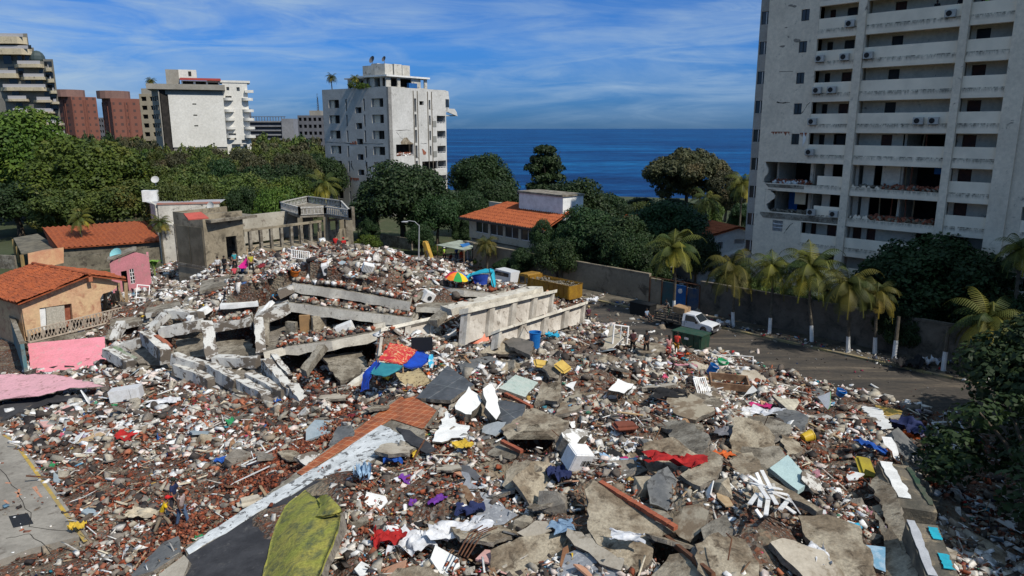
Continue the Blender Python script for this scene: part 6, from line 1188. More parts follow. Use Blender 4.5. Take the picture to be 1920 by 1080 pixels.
BR = [(P(x, y, 1).x, P(x, y, 1).y, w, r) for x, y, w, r in BR]
rngd = np.random.default_rng(21)
SLP = np.clip(np.hypot(*np.gradient(H, GS)), 0, 1.5)
def sample_places(n, near_bias=.8):
 X = rngd.uniform(-50, 42, n*8); Y = rngd.uniform(17, 98, n*8)
 i = ((X-GX0)/GS).astype(int); j = ((Y-GY0)/GS).astype(int); Z = H2[j, i]
 ok = (Z > .04) | ((Z > -.25) & (rngd.random(len(X)) < .12))
 bare = vnoise(X, Y, 3.2, 9)*.6+vnoise(X, Y, 1.4, 10)*.4
 dens = np.where(bare < .45, .30, 1.0)*np.where((vnoise(X, Y, 2.2, 19) < .36) & (X > -12) & (Y < 58), .25, 1.0)
 dist = np.sqrt(X*X+Y*Y); pr = dens*np.clip((34/dist)**near_bias, .0, 1.6)/1.6*(.75+1.3*SLP[j, i])
 ok &= rngd.random(len(X)) < pr*np.where(cm_[j, i], .35, 1)
 ok &= ~((Z < .05) & (X < -20) & (Y < 40))
 v = (X/np.maximum(Y*CP+(CZ-Z)*SP, 1))
 ok &= (np.abs(v) < .80) & ~((v < -.672) & (Y > 51))
 X, Y, Z = X[ok], Y[ok], Z[ok]; return X[:n], Y[:n], Z[:n]
CLEAR = [[(350, 1048), (345, 1028), (470, 950), (556, 884), (757, 734), (820, 768), (792, 805), (768, 824), (700, 862), (640, 910), (600, 1090), (330, 1100)],
   [(0, 812), (28, 826), (90, 912), (166, 1018), (60, 1045), (-60, 1090), (-300, 1000), (-200, 780)],
   [(1101, 913), (1126, 906), (1268, 992), (1218, 1022), (1190, 1072), (1100, 995)], [(778, 738), (840, 692), (888, 714), (846, 758)],
   [(873, 900), (925, 935), (972, 962), (930, 989), (878, 945)], [(1333, 842), (1360, 864), (1316, 914), (1278, 885)], [(1390, 857), (1442, 880), (1545, 952), (1470, 930)], [(1500, 965), (1548, 955), (1612, 1008), (1640, 1060), (1540, 1040)],
   [(1222, 776), (1336, 823), (1310, 856), (1258, 838)], [(1443, 877), (1477, 853), (1520, 903), (1497, 920)], [(1628, 902), (1656, 878), (1704, 1010), (1676, 1010)], [(997, 763), (1068, 793), (1042, 824), (985, 796)], [(965, 865), (1008, 866), (950, 921)],
   [(1640, 960), (1700, 1040), (1725, 1090), (1650, 1110)], [(935, 728), (967, 702), (1009, 717), (985, 744)], [(1002, 757), (1018, 717), (1056, 713), (1043, 750)]]
CW = []
for poly in CLEAR: CW.append(np.array([tuple(PT(x, y, .3).to_2d()) for x, y in poly]))
def clear_mask(X, Y, keep=.16):
 m_ = np.zeros(len(X), bool)
 for k, p in enumerate(CW): m_ |= inpoly(X, Y, p) & (rngd.random(len(X)) > (keep if k > 1 else keep*.35))
 return ~m_
QF = np.array([(0, 3, 2, 1), (4, 5, 6, 7), (0, 1, 5, 4), (1, 2, 6, 5), (2, 3, 7, 6), (3, 0, 4, 7)])
CUBE = np.array([(x, y, z) for z in (-.5, .5) for x, y in ((-.5, -.5), (.5, -.5), (.5, .5), (-.5, .5))])
def frag_mesh(name, X, Y, Z, sx, sy, sz, cols, tilt=.45, jit=.22, lift=.3):
 n = len(X); v = CUBE[None]+rngd.uniform(-jit, jit, (n, 8, 3)); v[:, 4:, :2] *= rngd.uniform(.6, 1., (n, 1, 1)); v *= np.stack([sx, sy, sz], 1)[:, None]
 a = rngd.uniform(0, 2*np.pi, n); bx_ = rngd.normal(0, tilt, n); by_ = rngd.normal(0, tilt, n)
 x, y, z = v[..., 0], v[..., 1], v[..., 2]
 c, s = np.cos(bx_)[:, None], np.sin(bx_)[:, None]; y, z = y*c-z*s, y*s+z*c
 c, s = np.cos(by_)[:, None], np.sin(by_)[:, None]; x, z = x*c+z*s, -x*s+z*c
 c, s = np.cos(a)[:, None], np.sin(a)[:, None]; x, y = x*c-y*s, x*s+y*c
 v = np.stack([x+X[:, None], y+Y[:, None], z+(Z+lift*sz)[:, None]], -1).reshape(-1, 3)
 me = bpy.data.meshes.new(name); me.vertices.add(n*8); me.vertices.foreach_set('co', v.ravel())
 f = (QF[None]+8*np.arange(n)[:, None, None]).reshape(-1, 4); me.loops.add(len(f)*4); me.loops.foreach_set('vertex_index', f.ravel().astype(np.int32))
 me.polygons.add(len(f)); me.polygons.foreach_set('loop_start', np.arange(0, len(f)*4, 4, dtype=np.int32)); me.polygons.foreach_set('loop_total', np.full(len(f), 4, np.int32))
 me.update(calc_edges=True)
 ca = me.color_attributes.new('tint', 'FLOAT_COLOR', 'POINT'); cc = np.repeat(np.concatenate([cols, np.ones((n, 1))], 1), 8, 0); ca.data.foreach_set('color', cc.ravel())
 me.materials.append(FRAG); me.validate(); o = bpy.data.objects.new(name, me); COL.objects.link(o); return o
def brickw(X, Y):
 w = np.full(len(X), .24)
 for x, y, k, r in BR: w = w+.5*k*np.exp(-((X-x)**2+(Y-y)**2)/(2*r*r))
 return w
def stuff(name, label, n, smin, smax, kind, flat=.5, share=None):
 X, Y, Z = sample_places(int(n*2.2)); k = clear_mask(X, Y); X, Y, Z = X[k], Y[k], Z[k]
 bw = brickw(X, Y); pr = bw if kind == 'brick_fragments' else (1.25-bw*.55 if kind in ('plaster_fragments', 'scattered_belongings') else np.full(len(X), .9))
 if kind == 'scattered_belongings': pr = pr*np.clip(vnoise(X, Y, 3.0, 15)*3-.7, .08, 1.3)
 if kind == 'plaster_fragments': pr = pr*np.clip(vnoise(X, Y, 2.4, 16)*2.6-.5, .15, 1.3)
 k = rngd.random(len(X)) < np.clip(pr, 0, 1); X, Y, Z = X[k][:n], Y[k][:n], Z[k][:n]; n = len(X)
 u_ = rngd.random(n); s = smin*(smax/smin)**(u_**2.5); s = s*np.clip(np.sqrt(X*X+Y*Y)/38, .8, 1.35)
 asp = rngd.uniform(.3, .95, n); sz = s*rngd.uniform(.1, flat, n)
 p = np.array(PAL[kind]); c = p[rngd.integers(0, len(p), n)]*rngd.uniform(.78, 1.15, (n, 1)); c = np.clip(c, 0, .80)
 o = frag_mesh(name, X, Y, Z+rngd.uniform(0, .12, n), s, s*asp, sz, c); tag(o, label, kind.replace('_', ' '), None, 'stuff'); return o
stuff('brick_fragments', 'loose red brick fragments strewn all over the collapsed buildings', 80000, .045, .36, 'brick_fragments', .5)
stuff('plaster_fragments', 'small white and cream plaster fragments strewn over the rubble', 66000, .045, .62, 'plaster_fragments', .35)
stuff('concrete_fragments', 'grey and brown concrete crumbs strewn over the rubble', 72000, .045, .62, 'concrete_fragments', .5)
stuff('scattered_belongings', 'countless small scraps of clothing, plastic and paper in the rubble', 11000, .08, .42, 'scattered_belongings', .3)
n = 8000; t_ = rngd.random(n); a, b_ = P(330, 1050, 1), P(700, 765, 1.6); X = a.x+(b_.x-a.x)*t_+rngd.normal(-.9, .95, n); Y = a.y+(b_.y-a.y)*t_+rngd.normal(.5, .7, n)
k = clear_mask(X, Y, .01); X, Y = X[k], Y[k]; n = len(X); Z = np.array([hgt(x, y) for x, y in zip(X, Y)]); s = .05*(4.4)**(rngd.random(n)**1.8); p = np.array(PAL['brick_fragments'])
tag(frag_mesh('brick_spill', X, Y, Z+rngd.uniform(0, .1, n), s, s*.6, s*.45, p[rngd.integers(0, 6, n)]*rngd.uniform(.5, 1.1, (n, 1))), 'dense spill of red brick bits along the foot of the terracotta tiled roof slab', 'brick spill', None, 'stuff')
X_, Y_, Z_ = [], [], []
for q, n in ((((548, 528, 58.6), (640, 538, 57.7), (765, 564, 55.6), (775, 545, 61), (690, 520, 63.5), (560, 515, 63.5)), 3000), (((545, 563, 57), (640, 578, 55.8), (768, 593, 54.2), (785, 572, 61), (700, 558, 63), (550, 550, 63)), 1500), (((520, 652, 52.3), (622, 638, 52.8), (700, 620, 53.8), (720, 590, 60), (620, 610, 59), (530, 622, 58)), 1300), (((400, 610, 56.2), (465, 595, 56.6), (480, 570, 62), (400, 580, 62)), 600), (((822, 533, 60.5), (925, 550, 59.5), (950, 540, 63), (830, 520, 65)), 500), (((598, 490, 68), (688, 484, 68.5), (690, 490, 66.2), (582, 512, 64.5)), 250), (((840, 581, 54), (1005, 543, 63), (1009, 541, 63.2), (838, 577, 54.2)), 60)):
 W_ = [Dp(*p) for p in q]; c0_ = sum(W_, Vector())/len(W_)
 for _ in range(n):
  i = rngd.integers(len(W_)); a, b_ = W_[i], W_[(i+1) % len(W_)]; u_, v = math.sqrt(rngd.random()), rngd.random(); p = c0_*(1-u_)+(a*(1-v)+b_*v)*u_; X_.append(p.x); Y_.append(p.y); Z_.append(p.z)
X_, Y_, Z_ = map(np.array, (X_, Y_, Z_)); n = len(X_); s = .08*7**(rngd.random(n)**2); p = np.array(PAL['brick_fragments']*2+PAL['plaster_fragments']+PAL['concrete_fragments']*3)
tag(frag_mesh('slab_rubble', X_, Y_, Z_+rngd.uniform(.02, .18, n), s, s*.65, s*.5, p[rngd.integers(0, len(p), n)]), 'rubble lying on the stacked floor slabs of the collapsed building', 'rubble', None, 'stuff')
n = 260; X = rngd.uniform(-34, -12, n); Y = rngd.uniform(24, 44, n); p = np.array(PAL['plaster_fragments']+PAL['brick_fragments']); s = .05*4**(rngd.random(n)**2); X, Y = X, Y
tag(frag_mesh('yard_litter', X, Y, np.full(n, .43), s, s*.7, s*.3, p[rngd.integers(0, len(p), n)], .1), 'few crumbs of plaster and brick scattered on the concrete yard', 'litter', None, 'stuff')
n = 1500; s0 = rngd.uniform(-46, 12, n); o0_ = np.where(rngd.random(n) < .6, rngd.normal(58.9, .55, n), rngd.uniform(47.5, 60, n)); X = SF.x.x*s0+SF.y.x*o0_; Y = SF.x.y*s0+SF.y.y*o0_
s = .06*(6)**(rngd.random(n)**2); p = np.array(PAL['plaster_fragments']+PAL['concrete_fragments']+PAL['scattered_belongings'][:8]); c = p[rngd.integers(0, len(p), n)]
c = np.where((np.abs(o0_-58.9) > 1.3)[:, None], c*.35, c*.8); s = np.where(np.abs(o0_-58.9) > 1.3, s*.6, s)
tag(frag_mesh('street_litter', X, Y, np.where(o0_ > 58, .14, .01)+s*.1, s, s*.7, s*.3, c), 'litter and crumbs along the kerb and over the street', 'litter', None, 'stuff')
n = 4200; X, Y, Z = sample_places(n); k = clear_mask(X, Y, .05); X, Y, Z = X[k], Y[k], Z[k]; n = len(X); ln_ = rngd.uniform(.3, 1.9, n)*rngd.random(n)**.5; w_ = rngd.uniform(.025, .075, n)
p = np.array([(.70, .70, .68), (.35, .25, .16), (.16, .09, .05), (.45, .42, .38), (.62, .55, .42), (.08, .07, .06)])
tag(frag_mesh('loose_battens', X, Y, Z+.12, ln_, w_, w_*.7, p[rngd.integers(0, 6, n)], .3, .05), 'laths, battens and pipes lying criss cross in the rubble', 'battens', None, 'stuff')
# ---- countable larger pieces: prototypes + copies --------------------------------
def rock(name, mat, sx, sy, sz, seed):
 r = random.Random(seed); bm = bmesh.new()
 for i in range(13): bm.verts.new((sx*r.uniform(-.5, .5), sy*r.uniform(-.5, .5), sz*r.choice((-.5, .5))*r.uniform(.7, 1)))
 h = bmesh.ops.convex_hull(bm, input=bm.verts); bmesh.ops.delete(bm, geom=list({g for g in h['geom_interior']+h['geom_unused'] if isinstance(g, bmesh.types.BMVert)}), context='VERTS')
 me = bpy.data.meshes.new(name); bm.to_mesh(me); bm.free(); me.materials.append(mat); o = bpy.data.objects.new(name, me); COL.objects.link(o); return o
def board(name, mat, sx, sy, sz, seed, bend=.0):
 r = random.Random(seed); mb = MB(); n = 6; pts = []
 k = r.choice((4, 5, 5, 6)); ang = sorted([i*2*math.pi/k+r.uniform(-.35, .35) for i in range(k)])
 out = [(sx*.5*math.cos(a)*r.uniform(.8, 1.2), sy*.5*math.sin(a)*r.uniform(.8, 1.2)) for a in ang]
 top = [Vector((x, y, sz/2+bend*(x*x)-bend*.1)) for x, y in out]; bot = [p-Vector((0, 0, sz)) for p in top]
 mb.add(top+bot, [tuple(range(k)), tuple(range(2*k-1, k-1, -1))]+[(i, k+i, k+(i+1) % k, (i+1) % k) for i in range(k)])
 return mb.build(name, mat, base=(0, 0, 0))
def place(o, x, y, dz=0., tilt=.3, sc=1., yaw=None):
 z = max(hgt(x, y), 0); o.location = (x, y, z+dz); o.rotation_euler = (R.gauss(0, tilt), R.gauss(0, tilt), R.uniform(0, 6.28) if yaw is None else yaw); o.scale = (sc, sc, sc)
def spread(n, seed):
 global rngd
 keep, rngd = rngd, np.random.default_rng(seed); X, Y, Z = sample_places(n*3, 1.0); k = clear_mask(X, Y, 0) & (Z > .12); rngd = keep
 return list(zip(X[k], Y[k]))[:n]
def zone(o):
 p = o.location; d = depth_of(p); px = 960+FPX*p.x/d; best = min(LMK, key=lambda k: (k[1]-p.x)**2+(k[2]-p.y)**2); bd = depth_of((best[1], best[2], p.z)); bx = 960+FPX*best[1]/bd; r_ = ((best[1]-p.x)**2+(best[2]-p.y)**2)**.5
 if abs(px-bx) > abs(d-bd)*18: w_ = 'left of' if px < bx else 'right of'
 else: w_ = 'behind' if d > bd else 'in front of'
 return ('close ' if r_ < 2 else 'well ' if r_ > 5 else '')+w_+' the '+best[0]
LMK = [(n_, PT(x, y).x, PT(x, y).y) for n_, x, y in (('peach house', 130, 610), ('pink wall', 125, 690), ('lying refrigerator', 237, 737), ('yard line', 90, 912), ('three walkers', 315, 985), ('cream sack', 469, 941), ('lime shell', 560, 1010), ('terracotta tiles', 700, 800), ('blue tent', 745, 700), ('slate slab', 835, 725), ('white block', 880, 755), ('barcode appliance', 1083, 858), ('red cloth', 1265, 870), ('brick edged slab', 1180, 970), ('white lath heap', 1440, 925), ('blue mattress', 1480, 885), ('yellow bucket', 1505, 822), ('olive cushion', 1623, 878), ('yellow board', 1665, 775), ('wooden drawer', 1366, 722), ('woman in pink', 1253, 670), ('blue drum', 1003, 652), ('mint slab', 970, 722), ('brown cushion', 1172, 799), ('light grey roofing', 920, 940), ('blue padded sheet', 1640, 1045), ('rainbow umbrella', 852, 530), ('crest sitters', 636, 475), ('magenta cloth', 455, 510), ('pink hut', 250, 560), ('white rack', 563, 482), ('royal blue bag', 415, 867), ('black roof slab', 450, 1010), ('salmon board', 897, 640), ('arched hole', 1000, 810), ('red plastic bag', 726, 1022), ('cyan rag', 1592, 993), ('rusty beam', 1300, 1050), ('yellow sack', 142, 992), ('striped column', 1697, 925))]
def kindset(protos, labels, cat, group, n, seed, smin, smax, dz=.05, tilt=.35):
 pos = spread(n, seed)
 for i, (x, y) in enumerate(pos):
  k = i % len(protos); o = protos[k] if i < len(protos) else protos[k].copy()
  if i >= len(protos): COL.objects.link(o)
  s = smin*(smax/smin)**(R.random()**1.7); place(o, x, y, dz, tilt, s); tag(o, ('big ' if s > smin+(smax-smin)*.45 else 'small ' if s < smin*1.25 else '')+labels[k].replace(' in the rubble', '').replace(' lying', '')+' '+zone(o), cat, group)
kindset([rock('concrete_chunk', m_, 1, .8, .55, i) for i, m_ in enumerate((CONC, CONC_S, CONC_T, CONC, GPAINT))], ['grey concrete chunk lying in the rubble', 'dark broken concrete chunk in the rubble', 'tan concrete chunk lying in the rubble', 'weathered concrete chunk in the rubble', 'pale painted concrete chunk in the rubble'], 'concrete chunk', 'concrete chunks across the rubble', 190, 3, .35, 1.5, .06)
kindset([rock('brick_chunk', BRICK, 1, .6, .45, 20+i) for i in range(3)], ['jagged lump of red brickwork in the rubble']*3, 'brick lump', 'lumps of red brickwork in the rubble', 80, 4, .25, .7, .04)
kindset([board('plaster_slab', m_, 1.3, .9, .07, 30+i) for i, m_ in enumerate((WHITE, WHITE, M('cream_plaster', (.62, .55, .42), (.55, .48, .36)), M('pink_plaster', (.62, .36, .33), (.55, .33, .3)), WHITE, M('peach_plaster', (.5, .27, .17), (.45, .24, .15))))], ['white plaster slab lying in the rubble', 'broken white wall panel in the rubble', 'cream plaster slab in the rubble', 'pale pink plaster slab in the rubble', 'flat white plaster piece in the rubble', 'peach coloured plaster slab in the rubble'], 'plaster slab', 'loose plaster slabs in the rubble', 210, 5, .35, 1.25, .14)
kindset([board('grey_panel', m_, 1.5, 1.1, .09, 50+i) for i, m_ in enumerate((CONC, SLATE2, M('blue_grey_panel', (.25, .31, .35), (.3, .35, .38)), CONC_S))], ['flat grey concrete panel in the rubble', 'dark slate panel in the rubble', 'blue grey panel in the rubble', 'broken dark panel in the rubble'], 'panel', 'flat grey panels in the rubble', 90, 6, .5, 1.5, .12)
kindset([board('wood_board', m_, 1.6, .5, .04, 60+i) for i, m_ in enumerate((WOOD, WOODL, M('brown_board', (.16, .075, .04), (.2, .1, .05))))], ['reddish wooden board in the rubble', 'pale wooden board in the rubble', 'dark brown board in the rubble'], 'board', 'wooden boards in the rubble', 70, 7, .5, 1.2, .14)
def bar_proto(name, mat, ln, w):
 mb = MB(); mb.bar((-ln/2, 0, 0), (ln/2, 0, 0), w, w*.7); return mb.build(name, mat, base=(0, 0, 0))
kindset([bar_proto('timber', m_, l_, w_) for m_, l_, w_ in ((WOODL, 2.4, .1), (WOOD, 2.0, .12), (WPAINT, 2.2, .07), (STEEL, 2.6, .07))], ['pale timber lying in the rubble', 'dark timber lying in the rubble', 'white batten lying in the rubble', 'rusty bar lying in the rubble'], 'timber', 'loose timbers and bars in the rubble', 130, 8, .5, 1.3, .18, .22)
def bslab(i, m_):
 r = random.Random(400+i); k = r.choice((5, 6, 7)); a_ = r.uniform(1.2, 1.9); b_ = r.uniform(.7, 1.3); o = slab('broken_slab', '', 'slab', [Vector((a_*math.cos(6.283*j/k+r.uniform(-.3, .3)), b_*math.sin(6.283*j/k+r.uniform(-.3, .3)), 0)) for j in range(k)], .22, m_, CONC_S, .07, i+200); return o
BP = [bslab(i, m_) for i, m_ in enumerate((CONC_T, CONC, M('pale_tan_concrete', (.46, .41, .33)), SLATE2, CONC_T, GPAINT, CONC, CONC_T))]; nm_ = ['tan concrete slab', 'grey concrete slab', 'pale tan slab', 'dark slate slab', 'jagged tan slab', 'flaky painted slab', 'jagged grey slab', 'narrow tan slab']
rs_ = random.Random(91); cnt = 0; ok_ = []
while cnt < 78:
 x, y = rs_.uniform(-12, 22), rs_.uniform(19, 56); z = hgt(x, y); d = depth_of((x, y, z)); v = 960+FPX*x/d
 if z < 1.2 or abs(v-960) > 900 or any((x-a)**2+(y-b_)**2 < 2.3 for a, b_ in ok_) or any(inpoly(np.array([x]), np.array([y]), p)[0] for p in CW) or (v < 850 and y > 44): 
  ok_.append((99, 99)); 
  if len(ok_) > 6000: break
  continue
 ok_.append((x, y)); o = BP[cnt % 8] if cnt < 8 else BP[cnt % 8].copy()
 if cnt >= 8: COL.objects.link(o)
 s = rs_.uniform(.4, 1.0); place(o, x, y, rs_.uniform(.02, .28)-.1, .24, s); tag(o, ('big ' if s > .75 else '')+nm_[cnt % 8]+' '+zone(o), 'slab', 'broken slabs of the right hand mound'); cnt += 1
def cloth(name, mat, w, d, h, seed, n=14, base=(0, 0, 0)):
 mb = MB(); vs = []; r = random.Random(seed)
 for j in range(n+1):
  for i in range(n+1):
   u_, v = i/n-.5, j/n-.5; p = Vector((u_*3+seed*5, v*3, 0)); e = noise.noise(p)*.5+noise.noise(p*2.4)*.35+noise.noise(p*5)*.15
   vs.append(Vector((w*(u_+.25*noise.noise(p+Vector((9, 0, 0)))), d*(v+.25*noise.noise(p+Vector((0, 9, 0)))), h*(e+.45))))
 mb.add(vs, [(j*(n+1)+i, j*(n+1)+i+1, (j+1)*(n+1)+i+1, (j+1)*(n+1)+i) for j in range(n) for i in range(n)]); o = mb.build(name, mat, smooth=True, base=(0, 0, 0)); return o
CC = {'white': (.68, .69, .72), 'light blue': (.30, .45, .62), 'navy': (.02, .03, .10), 'black': (.018, .018, .02), 'red': (.42, .02, .02), 'magenta': (.50, .03, .16), 'yellow': (.62, .42, .05), 'blue': (.02, .10, .42), 'green': (.03, .25, .10), 'grey': (.18, .18, .20), 'orange': (.62, .13, .03), 'teal': (.03, .25, .30), 'purple': (.16, .04, .30), 'cream': (.55, .48, .36), 'maroon': (.20, .02, .03), 'cyan': (.03, .38, .60), 'pink': (.60, .28, .32)}
def CM(c): return M('cloth_'+c.replace(' ', '_'), CC[c], tuple(q*.7 for q in CC[c]), sc=3, rough=.9, bump=.3, bsc=6)
cn = list(CC); kindset([cloth('clothes_heap', CM(c), 1, .8, .4, i, 9) for i, c in enumerate(cn)], ['crumpled %s clothes in the rubble' % c for c in cn], 'clothes', 'crumpled clothes and sheets in the rubble', 150, 9, .35, 1.0, .02, .15)
def put(o, px, py, lab, cat, yaw=0., dz=.15, sc=(1, 1, 1), tilt=(0, 0)):
 p = PT(px, py, dz); o.location = p; o.rotation_euler = (tilt[0], tilt[1], yaw); o.scale = sc; return tag(o, lab, cat)
put(cloth('red_cloth', CM('red'), 2.4, .9, .5, 3), 1265, 870, 'bright red cloth crumpled over a slab left of the tan slab with cracks', 'cloth', -.35, .3)
put(cloth('brown_cloth', M('brown_cloth', (.34, .20, .07), (.25, .14, .05), sc=3), 1.8, .5, .4, 4), 1255, 855, 'mustard brown cloth bunched just behind the red cloth', 'cloth', -.2, .3)
put(cloth('light_cloth', CM('light blue'), 1.5, .8, .3, 5), 1160, 870, 'light blue patterned cloth right of the barcode box', 'cloth', -.2, .2)
put(cloth('lace_cloth', CM('white'), 1.1, .7, .2, 6), 1175, 1010, 'small white cloth lying on the large tan floor slab', 'cloth', -.2, .65)
put(cloth('jeans', M('denim', (.20, .30, .42), (.14, .22, .33), sc=5), .9, .9, .3, 7), 1052, 992, 'pair of washed blue jeans dropped beside the pale boulder', 'jeans', .2, .35)
put(cloth('navy_cloth', CM('navy'), .9, 1.1, .6, 8), 1043, 895, 'navy clothes heaped below the barcode box', 'cloth', .1, .2)
put(cloth('navy_cloth', CM('navy'), 1, .8, .5, 9), 880, 962, 'dark navy bundle on the light grey roofing sheet', 'cloth', .1, .2)
put(cloth('blue_bag', CM('light blue'), .6, .7, 1.0, 10), 680, 900, 'light blue plastic bag standing in the brick rubble', 'bag', .1, .2)
put(cloth('blue_bag', CM('blue'), .9, .6, .5, 11), 735, 868, 'royal blue bag right of the chipped white strip', 'bag', .3, .2)
put(cloth('blue_bag', CM('blue'), .7, .5, .35, 12), 415, 867, 'royal blue bag on the flat debris field', 'bag', .3, .1)
put(cloth('red_cloth', CM('red'), 1.1, .8, .8, 13), 726, 1022, 'red plastic bag in the rubble right of the lime green shell', 'bag', .3, .2)
put(cloth('white_sheet', CM('white'), 1.6, 1.4, .8, 14), 768, 1030, 'crumpled white sheet beside the red plastic bag', 'sheet', .3, .2)
put(cloth('magenta_cloth', CM('magenta'), 1.2, .6, .4, 15), 1425, 766, 'pink and magenta clothes on a grey slab near the street edge', 'cloth', -.3, .4)
put(cloth('white_sheet', CM('white'), 1.8, 1.2, .5, 16), 1432, 778, 'white sheet with dark blue patches under the magenta clothes', 'sheet', -.3, .3)
put(cloth('black_cloth', CM('black'), 1.9, 1.0, .5, 17), 1262, 744, 'large black bag lying on a brown slab', 'bag', -.1, .4)
put(cloth('navy_cloth', CM('navy'), 2.0, 1.2, .9, 18), 1698, 812, 'navy bedding tangled at the top of the slate slab', 'bedding', -.6, .5)
put(cloth('orange_cloth', CM('orange'), .9, .6, .5, 19), 1710, 822, 'orange brown cloth in the navy bedding', 'cloth', -.6, .5)
put(cloth('blue_cloth', CM('blue'), .5, 1.5, .4, 20), 1632, 842, 'dark blue cloth hanging beside the olive cushion', 'cloth', .4, .3)
put(cloth('cyan_rag', CM('cyan'), .8, .5, .3, 21), 1592, 993, 'bright cyan net of rope or rag on the long tan slab', 'rag', -.3, .5)
put(cloth('white_rag', CM('white'), .8, 1.2, .5, 22), 1530, 1050, 'tangled white rag near the bottom right', 'rag', -.3, .3)
put(cloth('pink_sheet', CM('pink'), 1.6, .8, .4, 23), 1285, 690, 'pale pink sheet at the feet of the woman in pink', 'sheet', .1, .1)
put(cloth('white_cloth', CM('white'), 2.2, 1.0, .6, 24), 860, 1000, 'white tangle of sheets near the bottom of the mound', 'sheet', .4, .2)
put(cloth('cyan_bag', CM('cyan'), 1.0, .6, .5, 25), 1035, 633, 'bundle of cyan and white clothes right of the blue bucket', 'bag', .1, .4)
put(cloth('orange_cloth', CM('orange'), .9, .5, .3, 26), 1352, 858, 'orange scrap above the pale blue mattress', 'cloth', .3, .3)
put(cloth('yellow_cloth', CM('yellow'), .9, .6, .4, 27), 866, 840, 'bright yellow cloth right of the ragged white plaster sheet', 'cloth', 0, .2)
put(cloth('yellow_cloth', CM('yellow'), .6, .5, .4, 28), 142, 1000-8, 'yellow sack at the tip of the yellow line', 'bag', 0, .3)
put(cloth('white_sheet', CM('white'), 1.8, .7, .4, 29), 305, 757, 'long white sheet on the debris field under the beams', 'sheet', .5, .2)
put(cloth('white_sheet', CM('cream'), 1.5, .6, .4, 30), 262, 970, 'cream and white sheets behind the three walkers', 'sheet', .2, .15)
def pad(name, mat, w, d, h, seed, rnd=.12):
 bm = bmesh.new(); bmesh.ops.create_cube(bm, size=1)
 for v in bm.verts: v.co = Vector((v.co.x*w, v.co.y*d, v.co.z*h))
 bmesh.ops.bevel(bm, geom=bm.edges[:], offset=min(rnd, h*.45), segments=3, affect='EDGES')
 me = bpy.data.meshes.new(name); bm.to_mesh(me); bm.free(); me.materials.append(mat); o = bpy.data.objects.new(name, me); COL.objects.link(o); return o
slab('mattress', 'pale blue green mattress lying across the edge of the tan slab', 'mattress', [P(x, y, PT(1480, 888).z+.62+q) for x, y, q in ((1443, 877, .1), (1477, 853, .2), (1520, 902, .0), (1496, 920, -.1))], .22, M('pale_blue_fabric', (.42, .55, .54), (.37, .49, .49), sc=2), M('pale_blue_fabric', (.42, .55, .54)), .02, 5)
slab('mattress', 'faded blue padded sheet on the slope at the bottom right', 'mattress', [P(x, y, PT(1640, 1045).z+.72+q) for x, y, q in ((1607, 1020, .1), (1660, 1026, .1), (1661, 1072, -.1), (1642, 1066, -.1))], .16, M('faded_blue_pad', (.16, .32, .45), (.30, .42, .52), sc=3, lo=.45, hi=.55), None, .02, 6)
put(pad('cushion', M('olive_cushion', (.33, .27, .03), (.25, .20, .03), sc=2), .8, 1.15, .25, 1), 1623, 878, 'olive yellow cushion at the top of the steep tan slab', 'cushion', .1, .4, tilt=(.6, .2))
put(pad('cushion', M('brown_cushion', (.20, .06, .035), (.16, .05, .03), sc=3), 1.2, .9, .3, 1, .2), 1172, 799, 'round red brown cushion in the upper middle of the mound', 'cushion', .2, .35)
put(pad('foam_pad', M('yellow_foam', (.58, .40, .10), (.5, .33, .08), sc=3), 1.2, .8, .25, 1), 1018, 683, 'yellow foam blocks lying below the blue bucket', 'foam pad', .2, .5, tilt=(.3, .2))
put(pad('foam_pad', M('yellow_foam', (.58, .4, .1)), .9, .9, .25, 1), 1055, 688, 'second yellow orange foam piece right of the yellow foam blocks', 'foam pad', .8, .5, tilt=(.5, -.2))
put(pad('sack', M('cream_sack', (.50, .45, .36), (.42, .37, .30), sc=3), 1.1, .7, .4, 1, .19), 469, 941, 'cream sack lying on the brick slope beside the black roof slab', 'sack', .5, .2)
put(pad('pink_board', M('salmon_foam', (.72, .26, .17), (.66, .24, .16), sc=3), 1.6, 1.1, .12, 1, .05), 897, 633, 'salmon coloured board leaning on the foot of the long parapet', 'board', .3, .6, tilt=(.7, .1))
def settle(t_, p, yaw=0., tilt=(0, 0), sc=1.):
 t_.location = p; t_.rotation_euler = (tilt[0], tilt[1], yaw); t_.scale = (sc, sc, sc); return t_
def appliance(name, lab, cat, p, w, d, h, yaw, tilt, extra='', mat=None):
 t_ = thing(name, lab, cat); f = Fr((0, 0, 0)); b = pad('casing', mat or WPAINT, w, d, h, 1, .04); b.parent = t_
 if extra == 'box':
  mb = MB(); x = -w*.05
  for i in range(8): mb.box(f, x, x+.025+.012*(i % 3), -d/2-.012, -d/2-.002, -h*.14, h*.16); x += .06
  mb.build('printed_label', DOORD, t_)
 if extra == 'fridge':
  mb = MB(); mb.box(f, -w/2+.02, w/2-.02, -d/2-.05, -d/2-.002, -h/2+.02, h*.18); mb.box(f, -w/2+.02, w/2-.02, -d/2-.05, -d/2-.002, h*.2, h/2-.02); dr = mb.build('door', WPAINT, t_)
  mb = MB(); mb.box(f, w/2-.12, w/2-.08, -d/2-.1, -d/2-.051, -.1, .1); mb.build('handle', DOORD, dr)
 if extra == 'washer':
  mb = MB(); mb.tube([(0, -d/2-.03, 0), (0, -d/2-.002, 0)], .2, 16); mb.build('porthole', GLS, t_)
 if extra == 'grille':
  mb = MB()
  for i in range(6): mb.box(f, -w/2+.05+i*.12, -w/2+.1+i*.12, -d/2-.02, -d/2-.002, -h/2+.05, h/2-.05)
  mb.build('grille', M('grey_grille', (.2, .2, .2), bump=0), t_)
 return settle(t_, p, yaw, tilt)
